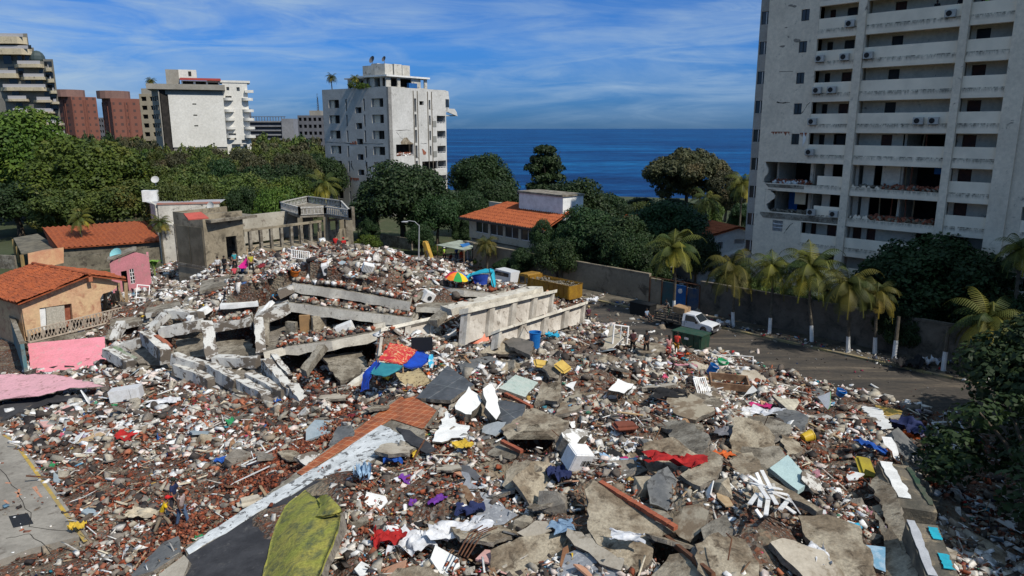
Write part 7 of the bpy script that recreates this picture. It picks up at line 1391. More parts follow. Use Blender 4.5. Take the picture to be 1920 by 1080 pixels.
appliance('washing_machine', 'white boxy appliance with a black barcode label, tipped beside a black bag', 'appliance', PT(1083, 858, .55), 1.0, .8, .9, .5, (.3, .25), 'box')
appliance('refrigerator', 'grey and white refrigerator lying on its side at the left of the debris field', 'refrigerator', PT(237, 737, .5), .8, .75, 1.9, .3, (.15, 1.45), 'fridge', M('fridge_grey', (.55, .55, .56), bump=0))
appliance('stove', 'white stove carcass on the slope left of the tent', 'appliance', PT(802, 556, .4), .9, .8, .9, .6, (.2, .5), 'washer')
appliance('washing_machine', 'white washing machine on the far slope under the crest', 'appliance', PT(612, 504, .5), .7, .7, .9, .2, (.2, -.2), 'washer')
appliance('fan_unit', 'white fan unit tumbled on the ridge near the long slab on the far side', 'appliance', PT(690, 502, .5), .9, .6, .7, .4, (.3, .3), 'grille')
appliance('refrigerator', 'white cabinet lying in the void between the lower slabs', 'cabinet', Dp(648, 618, 54.6), 1.0, .7, 1.3, .2, (.1, 1.2), '')
appliance('box', 'white box with a grey side, right of the lime green shell', 'box', PT(735, 1000, .3), .5, .5, .4, .4, (.1, .3), '')
def frame_obj(name, lab, p, w, h, yaw, tilt, m_=WPAINT, t_=.07, cat='window frame', bars=0):
 r_ = MB(); f = Fr((0, 0, 0))
 for a in ((-w/2, w/2, -h/2, -h/2+t_), (-w/2, w/2, h/2-t_, h/2), (-w/2, -w/2+t_, -h/2+t_, h/2-t_), (w/2-t_, w/2, -h/2+t_, h/2-t_)): r_.box(f, a[0], a[1], a[2], a[3], 0, t_)
 for i in range(bars): x = -w/2+w*(i+1)/(bars+1); r_.box(f, x-.02, x+.02, -h/2+t_, h/2-t_, .01, t_-.01)
 o = r_.build(name, m_, base=(0, 0, 0)); o.location = p; o.rotation_euler = (*tilt, yaw); return tag(o, lab, cat)
frame_obj('window_frame', 'white picture frame shape standing in the rubble by the peach house', PT(268, 547, .8), 1.1, 1.3, .5, (1.1, .2))
frame_obj('window_frame', 'white framed panel lying at the far right of the rubble', PT(1779, 803, .5), 1.7, .9, .1, (.5, 0), bars=0)
frame_obj('rack', 'white wire rack lying on the far side of the ridge, in front of the arcade', PT(563, 478, 1.0), 1.5, .9, .4, (.7, .2), cat='rack', bars=9, t_=.05)
frame_obj('crib_rail', 'white barred rail standing beside the wooden drawer frame', PT(1317, 731, .5), .8, 1.5, .3, (.9, 0), cat='rail', bars=5, t_=.06)
frame_obj('window_frame', 'pair of white frames leaning on a tan board behind the standing men', PT(1163, 628, .9), 1.3, 1.5, .3, (1.3, .2), bars=1, t_=.09)
frame_obj('window_frame', 'white bent frame at the street edge, left of the empty frame', PT(1349, 677, .4), 1.5, .8, .2, (1.2, .3), t_=.05)
frame_obj('window_frame', 'empty thin frame standing on the street edge of the rubble', PT(1382, 677, .5), 2.4, .9, -.2, (1.3, 0), t_=.06)
slab('board', 'tan board with a white rim leaning behind the two standing men', 'board', [PT(1128, 652, .3), PT(1148, 612, 1.2), PT(1168, 630, .9), PT(1150, 655, .3)], .06, M('tan_board', (.50, .43, .32), (.42, .36, .27), sc=1), WPAINT, .02, 3)
slab('door_panel', 'white panel with a green edge standing at the right street edge', 'panel', T((1532, 744, .8), (1557, 734, 1.1), (1556, 762, .4), (1552, 768, .3)), .06, WPAINT, M('green_trim', (.1, .4, .1)), .03, 3)
for i, (lab, q) in enumerate([('white sheet draped at the right shoulder of the mound', ((1615, 758, .6), (1650, 768, .7), (1672, 800, .7), (1655, 806, .5), (1630, 782, .4))), ('long white sheet hanging down to the striped beam', ((1652, 820, .8), (1672, 822, .9), (1688, 845, .7), (1686, 868, .5), (1670, 845, .5))),
 ('white plaster sheet left of the mint slab edge, near the tent', ((1060, 722, .4), (1080, 716, .5), (1078, 735, .3))), ('thin white panel above the drawer frame', ((1395, 735, .6), (1412, 722, .7), (1420, 730, .5), (1390, 745, .3)))]):
 slab('plaster_sheet', lab, 'sheet', T(*q), .04, WHITE, WHITE, .12, i+40)
dr = MB(); f = Fr((0, 0, 0))
for a in ((-1.2, 1.2, -.7, -.62), (-1.2, 1.2, .62, .7), (-1.2, -1.1, -.61, .61), (1.1, 1.2, -.61, .61)): dr.box(f, *a, 0, .45)
o = dr.build('drawer', M('drawer_wood', (.32, .20, .12), (.18, .10, .06), sc=2), base=(0, 0, 0)); o.location = PT(1366, 722, .5); o.rotation_euler = (.15, .05, -.15); tag(o, 'open wooden drawer frame with pale rims near the street edge', 'drawer')
sl = MB(); rr = random.Random(12)
O_ = PT(1440, 925, .2)
for (a, b_) in [((1405, 893), (1438, 915)), ((1418, 886), (1432, 918)), ((1428, 882), (1450, 925)), ((1408, 905), (1432, 912)), ((1437, 912), (1465, 917)), ((1424, 912), (1440, 935)), ((1440, 918), (1456, 945)), ((1420, 925), (1406, 945)), ((1427, 925), (1424, 950)), ((1440, 938), (1436, 965)), ((1442, 920), (1478, 928)), ((1478, 930), (1500, 962)), ((1480, 935), (1463, 955)), ((1446, 922), (1482, 940)), ((1417, 955), (1428, 970)), ((1466, 945), (1490, 962))]:
 mb = MB(); pa, pb = PT(*a, .85+rr.random()*.5), PT(*b_, .75+rr.random()*.5); mb.bar(pa, pb, .15, .04)
 tag(mb.build('wooden_lath', WPAINT), 'white wooden lath in the tangled pile on the tan slab', 'lath', 'tangled white laths')
def bucket(name, lab, p, r0, r1, h, mat, yaw=0, tilt=(0, 0), cat='bucket'):
 t_ = thing(name, lab, cat); n = 20; mb = MB(); vs = []; prof = [(r0, 0), (r1*.98, h), (r1*1.06, h), (r1*1.06, h+.04), (r1*.93, h+.04), (r0*.9, .05)]
 for r_, z in prof: vs += [Vector((r_*math.cos(6.2832*i/n), r_*math.sin(6.2832*i/n), z)) for i in range(n)]
 fs = [(j*n+i, j*n+(i+1) % n, (j+1)*n+(i+1) % n, (j+1)*n+i) for j in range(5) for i in range(n)]+[tuple(range(n-1, -1, -1)), tuple(5*n+i for i in range(n))]
 mb.add(vs, fs); mb.build('body', mat, t_, smooth=False)
 mb = MB(); k = r1*1.06; mb.tube([(k*math.cos(a), .0+k*.15*math.sin(a), h+.02-.35*math.sin(a)*h*.5) for a in [math.pi*i/8 for i in range(9)]], .012, 5); mb.build('handle', WPAINT, t_)
 return settle(t_, p, yaw, tilt)
BLUEPL = M('blue_plastic', (.01, .13, .42), (.015, .16, .48), sc=3, rough=.4, bump=0)
bucket('water_drum', 'blue plastic drum standing on a pale slab in front of the toppled parapet', PT(1003, 652, .35), .34, .44, 1.15, BLUEPL, cat='drum')
slab('slab', 'pale slab carrying the blue plastic drum', 'slab', T((990, 656, .3), (996, 648, .35), (1020, 650, .35), (1024, 659, .3)), .2, CONC_T, None, .03, 8)
bucket('bucket', 'yellow bucket lying on its side in the right of the mound', PT(1505, 822, .3), .22, .28, .5, M('yellow_plastic', (.60, .40, .03), bump=0, rough=.5), .5, (.2, 1.35))
bucket('drum', 'small blue drum tipped over near the street edge', PT(1331, 699, .4), .28, .32, .6, BLUEPL, .2, (.3, .4), 'drum')
bucket('bucket', 'orange bucket on the ridge, left of the crest slabs', PT(552, 516, .1), .3, .4, .5, M('orange_plastic', (.65, .17, .02), bump=0, rough=.5), .2, (.3, .2))
bucket('bucket', 'blue basin beside the white door panel at the right street edge', PT(1574, 741, .3), .25, .32, .35, BLUEPL, .2, (.3, .2), 'basin')
bucket('bucket', 'green basin half buried near the street edge', PT(1353, 684, .3), .3, .4, .3, M('green_plastic', (.02, .30, .12), bump=0, rough=.5), .2, (.3, .2), 'basin')
bucket('bucket', 'red bucket beside the man in the orange shirt', PT(1275, 672, .1), .22, .28, .35, M('red_plastic', (.40, .05, .03), bump=0, rough=.5))
DG = thing('dumpster', 'dark green steel container standing on the street edge behind the couple', 'container'); f = Fr((0, 0, 0)); GRN = M('green_steel', (.018, .055, .035), (.03, .07, .045), sc=1.5, rough=.6, c3=(.08, .06, .04), sc3=3)
mb = MB(); mb.prism(f, [(-1.5, 0), (1.5, 0), (1.6, 1.65), (-1.6, 1.65)], -.85, .85); mb.build('body', GRN, DG)
mb = MB()
for x in (-1.4, -.7, 0, .7, 1.4): mb.box(f, x-.05, x+.05, -.93, -.86, .05, 1.6)
mb.box(f, -1.66, 1.66, -.95, .95, 1.66, 1.78); mb.build('rib', GRN, DG)
mb = MB(); mb.box(f, -.2, .25, -.97, -.94, 1.15, 1.35); mb.build('plate', WPAINT, DG)
q = P(1288, 660, 0); settle(DG, q+Vector((.5, .9, 0)), -.75, sc=.85)
# ---- rainbow umbrella
UM = thing('beach_umbrella', 'rainbow striped beach umbrella open on top of the rubble', 'umbrella'); cu = [(.02, .25, .06), (.65, .45, .02), (.01, .08, .45), (.60, .02, .05), (.70, .20, .02), (.02, .25, .06), (.65, .45, .02), (.01, .08, .45)]
for i in range(8):
 mb = MB(); a0, a1 = i*math.pi/4, (i+1)*math.pi/4; vs = [Vector((0, 0, 2.35))]; pr = [(.45, 2.27), (.85, 2.05), (1.15, 1.72)]
 for r_, z in pr: vs += [Vector((r_*math.cos(a0+(a1-a0)*k/4), r_*math.sin(a0+(a1-a0)*k/4), z-(.06*math.sin(math.pi*k/4) if z < 1.8 else 0))) for k in range(5)]
 mb.add(vs, [(0, 1+k, 2+k) for k in range(4)]+[(1+5*j+k, 1+5*(j+1)+k, 2+5*(j+1)+k, 2+5*j+k) for j in range(2) for k in range(4)]); mb.build('canopy_panel', M('umbrella_%d' % i, cu[i], grain=0, bump=0, rough=.8), UM)
mb = MB(); mb.tube([(0, 0, 0), (0, 0, 2.45)], .025, 6); mb.build('pole', WPAINT, UM)
up = Dp(852, 516, 60); settle(UM, up-Vector((0, 0, 1.7)), .55, (.12, .1), sc=.86)
# ---- cyan tent near it
TE = thing('tarpaulin_shelter', 'cyan and dark blue tarpaulin shelter with open front, beside the rainbow umbrella', 'tent', Dp(905, 540, 61))
CYN = M('cyan_tarp', (.01, .36, .50), (.01, .30, .42), sc=2, grain=.1, rough=.7); DBL = M('dark_blue_tarp', (.01, .035, .25), (.012, .05, .3), sc=2, rough=.7)
shell('tarp_roof', [[Dp(884, 512, 63), Dp(905, 505, 63.5), Dp(922, 503, 64)], [Dp(880, 518, 61), Dp(905, 512, 61), Dp(925, 510, 61.5)]], 8, 4, .03, CYN, TE, .03, 1)
shell('side_flap', [[Dp(917, 504, 62), Dp(926, 505, 62.2)], [Dp(920, 522, 61.6), Dp(929, 522, 61.8)], [Dp(922, 536, 61), Dp(930, 540, 61.2)]], 3, 8, .03, CYN, TE, .02, 2)
shell('front_curtain', [[Dp(884, 516, 61), Dp(900, 514, 60.6), Dp(916, 515, 61)], [Dp(888, 526, 61), Dp(902, 527, 60.8), Dp(914, 526, 61)], [Dp(891, 532, 61), Dp(902, 534, 60.8), Dp(913, 533, 61)]], 8, 8, .03, DBL, TE, .02, 3)
shell('side_flap', [[Dp(880, 513, 62.4), Dp(886, 511, 62.6)], [Dp(870, 523, 61), Dp(882, 526, 61)]], 4, 4, .03, CYN, TE, .02, 4)
mb = MB()
for a, b_ in (((884, 512, 62), (877, 532, 60.5)), ((917, 504, 61.4), (926, 538, 60.4)), ((922, 503, 64), (930, 530, 62))): mb.tube([Dp(*a), Dp(*b_)], .04, 6)
mb.build('pole', DOORD, TE)
Dq = lambda x, y, d: Dp(x, y, d*.94)
# ---- blue tent with the red blanket in the middle
BT2 = thing('tarpaulin_tent', 'blue tarpaulin tent covered by a red and orange blanket in the middle of the rubble', 'tent', Dq(745, 700, 47.5))
BLT = M('royal_blue_tarp', (.01, .07, .48), (.01, .05, .35), sc=2, rough=.6); RBL, t, b = newmat('red_patterned_blanket')
co = tcoord(t); n_ = noise_(t, co, 1.6, 3, .5, 1.5); rp = ramp(t, [(0, (.42, .015, .03)), (.44, (.45, .03, .03)), (.50, (.55, .12, .03)), (.53, (.55, .38, .22)), (.56, (.45, .04, .03)), (.70, (.42, .02, .03))], 'CONSTANT'); t.links.new(n_, rp.inputs[0]); t.links.new(rp.outputs[0], b.inputs['Base Color']); b.inputs['Roughness'].default_value = .95
shell('blanket', [[Dq(732, 643, 50.5), Dq(758, 647, 50.5), Dq(782, 655, 50.5)], [Dq(722, 658, 49), Dq(748, 664, 48.6), Dq(774, 668, 49)], [Dq(709, 674, 47.8), Dq(732, 680, 47.4), Dq(755, 683, 47.6)]], 12, 10, .05, RBL, BT2, .05, 1)
shell('blue_tarp', [[Dq(780, 655, 50.6), Dq(792, 658, 51), Dq(801, 664, 51)], [Dq(768, 670, 49), Dq(788, 672, 49.6), Dq(805, 672, 50)], [Dq(753, 685, 47.6), Dq(772, 690, 47.6), Dq(792, 686, 48.2)]], 8, 8, .04, BLT, BT2, .04, 2)
shell('teal_tarp', [[Dq(714, 678, 47.8), Dq(735, 682, 47.5), Dq(757, 686, 47.5)], [Dq(702, 690, 46.8), Dq(725, 696, 46.3), Dq(750, 692, 46.8)], [Dq(694, 701, 46.2), Dq(715, 705, 45.8), Dq(730, 704, 46)]], 8, 8, .04, M('teal_tarp', (.02, .17, .22), (.03, .22, .26), sc=2, rough=.7), BT2, .04, 3)
shell('blue_tarp', [[Dq(708, 673, 48), Dq(712, 681, 47)], [Dq(690, 690, 47.4), Dq(700, 697, 46.4)], [Dq(680, 702, 47), Dq(694, 706, 46)], [Dq(676, 736, 46), Dq(690, 728, 45.2)]], 5, 12, .04, BLT, BT2, .04, 4)
mb = MB()
for a, b_ in (((709, 674, 47.7), (706, 720, 46)), ((755, 684, 47.5), (757, 715, 46.5)), ((800, 664, 51), (806, 690, 49.5)), ((732, 643, 50.6), (735, 672, 49.6))): mb.tube([Dq(*a), Dq(*b_)], .05, 6)
mb.build('pole', WOOD, BT2)
shell('patterned_blanket', [[Dq(741, 700, 46.6), Dq(765, 697, 46.8), Dq(785, 690, 47.2)], [Dq(752, 715, 45.6), Dq(775, 710, 45.8), Dq(797, 702, 46)], [Dq(775, 736, 44.6), Dq(790, 725, 44.9), Dq(808, 714, 45.2)]], 12, 12, .08, M('leopard_blanket', (.46, .36, .20), (.40, .31, .17), sc=2, c3=(.10, .06, .03), sc3=5, lo3=.56, hi3=.6), None, .05, 5, 'beige leopard patterned blanket hanging over the edge in front of the tent', 'blanket')
mb = MB(); pad_ = None
o = pad('television', M('black_screen', (.012, .012, .014), bump=0, rough=.25, grain=0), 1.4, .12, .9, 1, .03); o.location = Dq(791, 645, 50.5); o.rotation_euler = (-.15, 0, .12); tag(o, 'large black panel standing right of the red blanket', 'screen')
shell('surfboard', [[Dq(805, 664, 49.6), Dq(812, 664, 49.6)], [Dq(803, 678, 49.2), Dq(814, 680, 49.2)], [Dq(806, 690, 49), Dq(811, 690, 49)]], 3, 8, .05, M('cyan_white_board', (.05, .40, .60), (.60, .65, .66), sc=2.5, lo=.48, hi=.52), None, 0, 6, 'cyan and white board standing at the right end of the blue tent', 'board')
shell('magenta_cloth', [[Dp(464, 478, 66), Dp(466, 486, 65.6)], [Dp(455, 492, 65.6), Dp(464, 500, 65.2)], [Dp(445, 500, 65), Dp(455, 504, 65)]], 6, 8, .03, M('magenta_cloth_sheet', (.55, .01, .20), (.48, .01, .17), sc=2), None, .04, 7, 'magenta cloth strung from a pole on the ridge', 'cloth')
mb = MB(); mb.tube([Dp(463, 466, 66), Dp(466, 516, 65)], .05, 6); mb.tube([Dp(464, 482, 65.8), Dp(482, 460, 66.5)], .04, 5); tag(mb.build('pole', WOODL), 'pale poles holding up the magenta cloth', 'pole')
for i, (a, b_, c, lab) in enumerate([((1440, 780, 1.0), (1432, 800, .4), (1420, 812, .3), 'thin cable looping down beside the magenta clothes'), ((1365, 1050, .9), (1372, 1010, 1.3), (1362, 1000, 1.2), 'bent rebar sprouting near the bottom edge'), ((858, 1040, .8), (880, 1000, 1.1), (905, 985, .8), 'bundle of rebar across the dark hole at the bottom'), ((1275, 640, .4), (1282, 650, .6), (1294, 664, .4), 'thin pole leaning on the green container'), ((990, 625, 1.6), (980, 608, 1.6), (968, 596, 1.8), 'thin rod leaning on the long parapet')]):
 mb = MB(); mb.tube([PT(*a), PT(*b_), PT(*c)], .025, 5)
 if i == 2:
  for k in range(1, 4): mb.tube([PT(a[0]+k*6, a[1]+k*2, a[2]), PT(b_[0]+k*8, b_[1], b_[2]), PT(c[0]+k*9, c[1]+4, c[2])], .025, 5)
 tag(mb.build('rebar' if i in (1, 2) else 'cable', STEEL), lab, 'rebar' if i in (1, 2) else 'cable')
def flank(lab, a, b_, w, h, stripes):
 A, B = PT(*a), PT(*b_); root = thing('fallen_column', lab, 'column', (A+B)/2); beam('shaft', None, A, B, w, h, M('dark_column', (.085, .078, .062), (.17, .145, .11), sc=1.1, c3=(.26, .21, .14), sc3=1.6, lo3=.56, hi3=.62, bump=.9, bsc=8), parent=root, jag=.03)
 d = (B-A).normalized(); x = d.cross(Vector((0, 0, 1))).normalized(); y = x.cross(d); y = y if y.z > 0 else -y
 for (t0, t1, s0, s1, m_, up_) in stripes:
  p = lambda t_, s_: A.lerp(B, t_)+(x*(s_*w/2)+y*(h/2+.045) if up_ else x*(w/2+.045)*(-1)+y*(s_*h/2))
  n = 12; r = random.Random(int(t0*99)); e0 = [p(t0+(t1-t0)*i/n, s0+r.uniform(-.10, .10)) for i in range(n+1)]; e1 = [p(t0+(t1-t0)*i/n, s1+r.uniform(-.04, .04)) for i in range(n+1)]
  nn_ = (y if up_ else -x)*.02; mb = MB(); k = len(e0); mb.add(e0+e1+[q+nn_ for q in e0+e1], [(i, i+1, k+i+1, k+i) for i in range(n)]+[(2*k+i, 3*k+i, 3*k+i+1, 2*k+i+1) for i in range(n)]); mb.build('paint_patch', m_, root)
 return root
CYP = M('cyan_paint', (.02, .38, .48), (.02, .3, .4), sc=3)
flank('long fallen column with a broad white stripe on the right flank of the mound', (1672, 882, 1.3), (1722, 972, .9), 1.3, .7, [(.02, .82, .1, .85, WHITE, True), (.1, .9, -.95, -.65, M('green_paint_worn', (.025, .06, .035), (.08, .085, .06), sc=2), True)])
flank('fallen column with cyan patches and a white edge at the bottom right', (1724, 998, .9), (1768, 1110, .7), .95, .7, [(0, .95, .35, .9, M('grey_white_paint', (.45, .46, .48), (.38, .39, .41), sc=2), True), (.08, .30, -.85, -.3, CYP, True), (.55, .8, -.85, -.25, CYP, True)])
# ---- street lamp ------------------------------------------------------------
lp = P(785, 486, 0); LMP = thing('street_lamp', 'tall grey street lamp with a curved arm in front of the big tree', 'street lamp', lp)
dlp = depth_of(lp); tp = Dp(786, 422, dlp*.985); mb = MB(); mb.tube([lp, tp], [.11, .07], 8); mb.build('pole', M('grey_lamp_steel', (.35, .36, .38), bump=0, rough=.5), LMP)
e = Dp(759, 416, dlp*.985); mb = MB(); mb.tube([tp-Vector((0, 0, .1)), tp.lerp(e, .3)+Vector((0, 0, .35)), tp.lerp(e, .7)+Vector((0, 0, .3)), e], .05, 6); mb.build('arm', M('grey_lamp_steel', (.35, .36, .38)), LMP)
mb = MB(); mb.ball(e, (.5, .22, .12), 10, 6); mb.build('lamp_head', M('grey_lamp_steel', (.35, .36, .38)), LMP)
# ---- excavator arm beyond the heap -----------------------------------------
YP = M('machine_yellow', (.55, .34, .05), (.42, .25, .05), sc=2, c3=(.12, .08, .04), sc3=4, rough=.6); DST = M('dark_machine', (.05, .045, .04), (.08, .07, .06), sc=2)
EX = thing('excavator', 'yellow excavator arm folded upright beyond the rubble, beside the street lamp', 'excavator', P(812, 512, 0)); de = 84
mb = MB(); a, m_, c = Dp(806, 512, de), Dp(800, 478, de), Dp(797, 452, de); mb.bar(a, m_, .8, .5); mb.bar(m_, c, .55, .45); mb.build('boom', YP, EX)
mb = MB(); mb.bar(Dp(797, 454, de-.6), Dp(813, 502, de-.6), .55, .5); mb.build('stick', YP, EX)
mb = MB(); mb.tube([Dp(799, 470, de-.9), Dp(809, 498, de-.9)], .12, 6); mb.build('cylinder', DST, EX)
f = Fr(Vector((Dp(815, 500, de+2).x, Dp(815, 500, de+2).y, 0)), (1, .2)); mb = MB(); mb.box(f, -1.6, 1.6, -1.5, 1.5, .96, 1.5); mb.build('house', YP, EX)
mb = MB(); mb.box(f, -1.5, -.5, -1.2, .8, 1.51, 2.1); mb.build('cab', GLS, EX); mb = MB(); mb.box(f, -2, 2, -1.5, -.9, 0, .95); mb.box(f, -2, 2, .9, 1.5, 0, .95); mb.build('track', DST, EX)
# ---- vehicles ------------------------------------------------------------------
TYR = M('tyre_rubber', (.02, .02, .02), bump=.1, rough=.8); RIM = M('wheel_rim', (.30, .30, .30), rough=.4, metal=.4, bump=0)
def wheel(root, x, y, r, w, side):
 f_ = MB(); n = 22; prof = [(r*.62, -w/2), (r*.93, -w/2), (r, -w*.35), (r, w*.35), (r*.93, w/2), (r*.62, w/2)]
 vs = [Vector((x+p_*math.cos(6.2832*i/n), y+q_, r+p_*math.sin(6.2832*i/n))) for p_, q_ in prof for i in range(n)]
 f_.add(vs, [(j*n+i, j*n+(i+1) % n, (j+1)*n+(i+1) % n, (j+1)*n+i) for j in range(5) for i in range(n)]); o_ = f_.build('wheel', TYR, root)
 g = MB(); g.tube([(x, y-w*.4, r), (x, y+w*.4, r)], r*.63, 18); g.tube([(x, y+side*w*.4, r), (x, y+side*w*.52, r)], r*.25, 10); g.build('rim', RIM, o_)
def extr(prof, y0, y1, taper=None):
 mb = MB(); n = len(prof); vs = []
 for yy in (y0, y1):
  for x, z in prof: k = taper(z) if taper else 1; vs.append(Vector((x, yy*k, z)))
 mb.add(vs, [tuple(range(n)), tuple(range(2*n-1, n-1, -1))]+[(i, n+i, n+(i+1) % n, (i+1) % n) for i in range(n)]); return mb
PK = thing('pickup_truck', 'white flatbed pickup with dark stake sides, a man standing in the back', 'pickup truck'); CW_ = M('car_white', (.62, .64, .67), (.58, .60, .62), sc=1, rough=.3, spec=.5, bump=0, grain=.04)
tp_ = lambda z: 1 if z < 1.15 else 1-.17*(z-1.15)/.75
mb = extr([(-.1, .55), (-.1, 1.15), (-.05, 1.86), (.2, 1.93), (1.25, 1.9), (1.95, 1.2), (2.9, 1.1), (3.25, 1.0), (3.35, .55), (3.1, .5), (2.75, .5), (2.7, .72), (2.5, .93), (2.2, .93), (2.0, .72), (1.95, .5)], -.92, .92, tp_); bd = mb.build('cab_body', CW_, PK)
mb = MB()
for s in (-1, 1): 
 y0 = .93*s; q = [(.25, 1.2), (1.75, 1.2), (1.2, 1.78), (.25, 1.8)]; mb.add([Vector((x, (.93*tp_(z)+.012)*s, z)) for x, z in q], [(0, 1, 2, 3) if s < 0 else (3, 2, 1, 0)])
mb.build('side_window', GLS, PK)
mb = MB(); mb.add([Vector((1.93+.02, -.80, 1.25)), Vector((1.93+.02, .80, 1.25)), Vector((1.32, .72, 1.86)), Vector((1.32, -.72, 1.86))], [(0, 1, 2, 3)]); mb.build('windshield', GLS, PK)
F0 = Fr((0, 0, 0)); mb = MB(); mb.box(F0, 3.31, 3.37, -.7, .7, .72, .98); mb.build('grille', DOORD, PK); mb = MB(); mb.box(F0, 3.2, 3.5, -.95, .95, .45, .68); mb.build('bumper', M('bumper_dark', (.08, .08, .085), bump=0), PK)
for s in (-1, 1): mb = MB(); mb.box(F0, 3.25, 3.38, s*.88-.12, s*.88+.06, .78, .97); mb.build('headlight', M('headlamp_glass', (.6, .6, .6), rough=.15, bump=0, grain=0), PK)
for s in (-1, 1): mb = MB(); mb.box(F0, 1.55, 1.75, s*1.1-.12, s*1.1+.12, 1.15, 1.38); mb.build('mirror', DOORD, PK)
for s in (-1, 1): mb = MB(); mb.box(F0, .18, .2, s*.935-.01, s*.935+.01, .6, 1.2); mb.box(F0, .35, .5, s*.95-.015, s*.95+.015, 1.05, 1.1); dq = mb.build('door_handle', DOORD, PK)
mb = MB(); mb.box(F0, 3.51, 3.53, -.2, .2, .5, .62); mb.build('licence_plate', WPAINT, PK)
mb = MB(); mb.box(F0, -3.4, -.25, -1.05, 1.05, .78, .95); mb.build('flat_bed', DST, PK)
mb = MB()
for s in (-1, 1):
 for z in (1.1, 1.35, 1.6): mb.box(F0, -3.4, -.25, s*1.03-.03, s*1.03+.03, z, z+.12)
 for x in (-3.35, -2.6, -1.9, -1.1, -.35): mb.box(F0, x-.04, x+.04, s*1.08-.03, s*1.08+.03, .8, 1.75)
for z in (1.1, 1.35, 1.6): mb.box(F0, -3.42, -3.36, -1.0, 1.0, z, z+.12)
mb.build('stake_side', DST, PK)
for x in (2.35, -2.3): 
 for s in (-1, 1): wheel(PK, x, s*.86, .40, .26, s)
q = P(1312, 628, 0); PKP = Vector((P(1276, 619, 0).x, P(1276, 619, 0).y, 0)); pk_yaw = math.atan2(-.724, .69)
settle(PK, PKP+Vector((.6, .3, 0)), pk_yaw+.1, sc=.86)
ox = pad('cardboard_boxes', M('cardboard', (.38, .24, .13), (.30, .19, .10), sc=2), 1.3, 1.0, .6, 1, .03); ox.location = PKP+Vector((0.2, .8, 1.75)); ox.rotation_euler = (0.05, .05, pk_yaw); tag(ox, 'tan cardboard load on the flatbed behind the white cab', 'box')
DT = thing('dump_truck', 'yellow dump truck with a rubble filled tipper, half hidden behind the toppled parapets', 'dump truck'); YT = M('truck_yellow', (.34, .19, .02), (.25, .13, .02), sc=1.2, c3=(.18, .11, .03), sc3=3, rough=.5)
mb = extr([(3.2, .8), (3.2, 3.0), (3.4, 3.15), (4.9, 3.1), (5.2, 1.9), (5.25, .8)], -1.2, 1.2); mb.build('cab', YT, DT)
mb = MB(); mb.add([Vector((5.24, -1.0, 1.95)), Vector((5.24, 1.0, 1.95)), Vector((4.97, 1.0, 2.95)), Vector((4.97, -1, 2.95))], [(0, 1, 2, 3)]); mb.build('windshield', GLS, DT)
for s in (-1, 1): mb = MB(); mb.box(F0, 3.9, 4.8, s*1.215-.01, s*1.215+.01, 1.9, 2.8); mb.build('side_window', GLS, DT)
for s in (-1, 1): mb = MB(); mb.box(F0, 3.3, 3.65, s*1.215-.01, s*1.215+.01, 1.9, 2.7); mb.build('side_window', GLS, DT)
mb = MB(); mb.box(F0, 5.21, 5.3, -1.2, 1.2, .6, 1.1); mb.build('bumper', WPAINT, DT); mb = MB(); mb.box(F0, 5.2, 5.28, -.9, .9, 1.2, 1.7); mb.build('grille', DOORD, DT)
mb = MB(); mb.wall(F0, -4, 3.0, 1.1, 2.7, [], th=.08, y=-1.25); mb.wall(F0, -4, 3.0, 1.1, 2.7, [], th=.08, y=1.17); mb.box(F0, 2.92, 3.0, -1.165, 1.165, 1.1, 3.1); mb.box(F0, -4, -3.92, -1.165, 1.165, 1.1, 2.7); mb.box(F0, -4, 3, -1.165, 1.165, 1.0, 1.09)
for x in np.arange(-3.9, 3, .85): mb.box(F0, x, x+.1, -1.32, -1.255, 1.1, 2.7); mb.box(F0, x, x+.1, 1.255, 1.32, 1.1, 2.7)
mb.box(F0, -4, 3, -1.34, -1.255, 2.71, 2.82); mb.box(F0, -4, 3, 1.255, 1.34, 2.71, 2.82); mb.build('tipper_body', YT, DT)
hp = heap(Fr((0, 0, 0)), -3.8, 2.8, -1.0, 1.0, 2.2, .7, CONC, 'rubble_load', DT, 3); mb = MB(); mb.box(F0, -3.9, 2.9, -1.15, 1.15, 1.2, 2.35); mb.build('load_bed', CONC, DT)
mb = MB(); mb.box(F0, -4, 5, -.5, .5, .6, .95); mb.build('chassis', DST, DT)
for x in (4.3, -1.6, -2.9):
 for s in (-1, 1): wheel(DT, x, s*1.0, .5, .35, s)
a = Dp(985, 545, 82); b_ = Dp(1085, 560, 74); yawd = math.atan2(a.y-b_.y, a.x-b_.x)
dc = (P(1000, 552, 0)+P(1078, 572, 0))/2
settle(DT, Vector((dc.x-.1, dc.y+.6, -.3)), math.atan2(.724, -.69), sc=.84)
VN = thing('van', 'wrecked white van parked by the beige wall beyond the tent', 'van'); mb = extr([(-1.8, .4), (-1.85, 1.7), (.8, 1.8), (1.4, 1.2), (2.1, 1.0), (2.15, .4)], -.8, .8, lambda z: 1 if z < 1.1 else .92); mb.build('body', CW_, VN)
for s in (-1, 1): mb = MB(); mb.add([Vector((x, .80*s*.96+.02*s, z)) for x, z in ((-1.5, 1.1), (1.1, 1.1), (.7, 1.6), (-1.5, 1.55))], [(0, 1, 2, 3)]); mb.build('side_window', GLS, VN)
for x in (1.3, -1.2):
 for s in (-1, 1): wheel(VN, x, s*.72, .32, .2, s)
settle(VN, P(946, 532, 0), math.atan2(.724, -.69))
mb = MB(); q = P(1205, 590, 0); f = Fr(q, U, NN); mb.prism(f, [(-1.1, 0), (1.1, 0), (1.2, 1.15), (-1.2, 1.15)], -.6, .6); mb.box(f, -1.25, 1.25, -.65, .65, 1.16, 1.25)
tag(mb.build('waste_container', M('black_container', (.012, .013, .014), bump=0)), 'black waste container against the beige wall beyond the pickup', 'container')
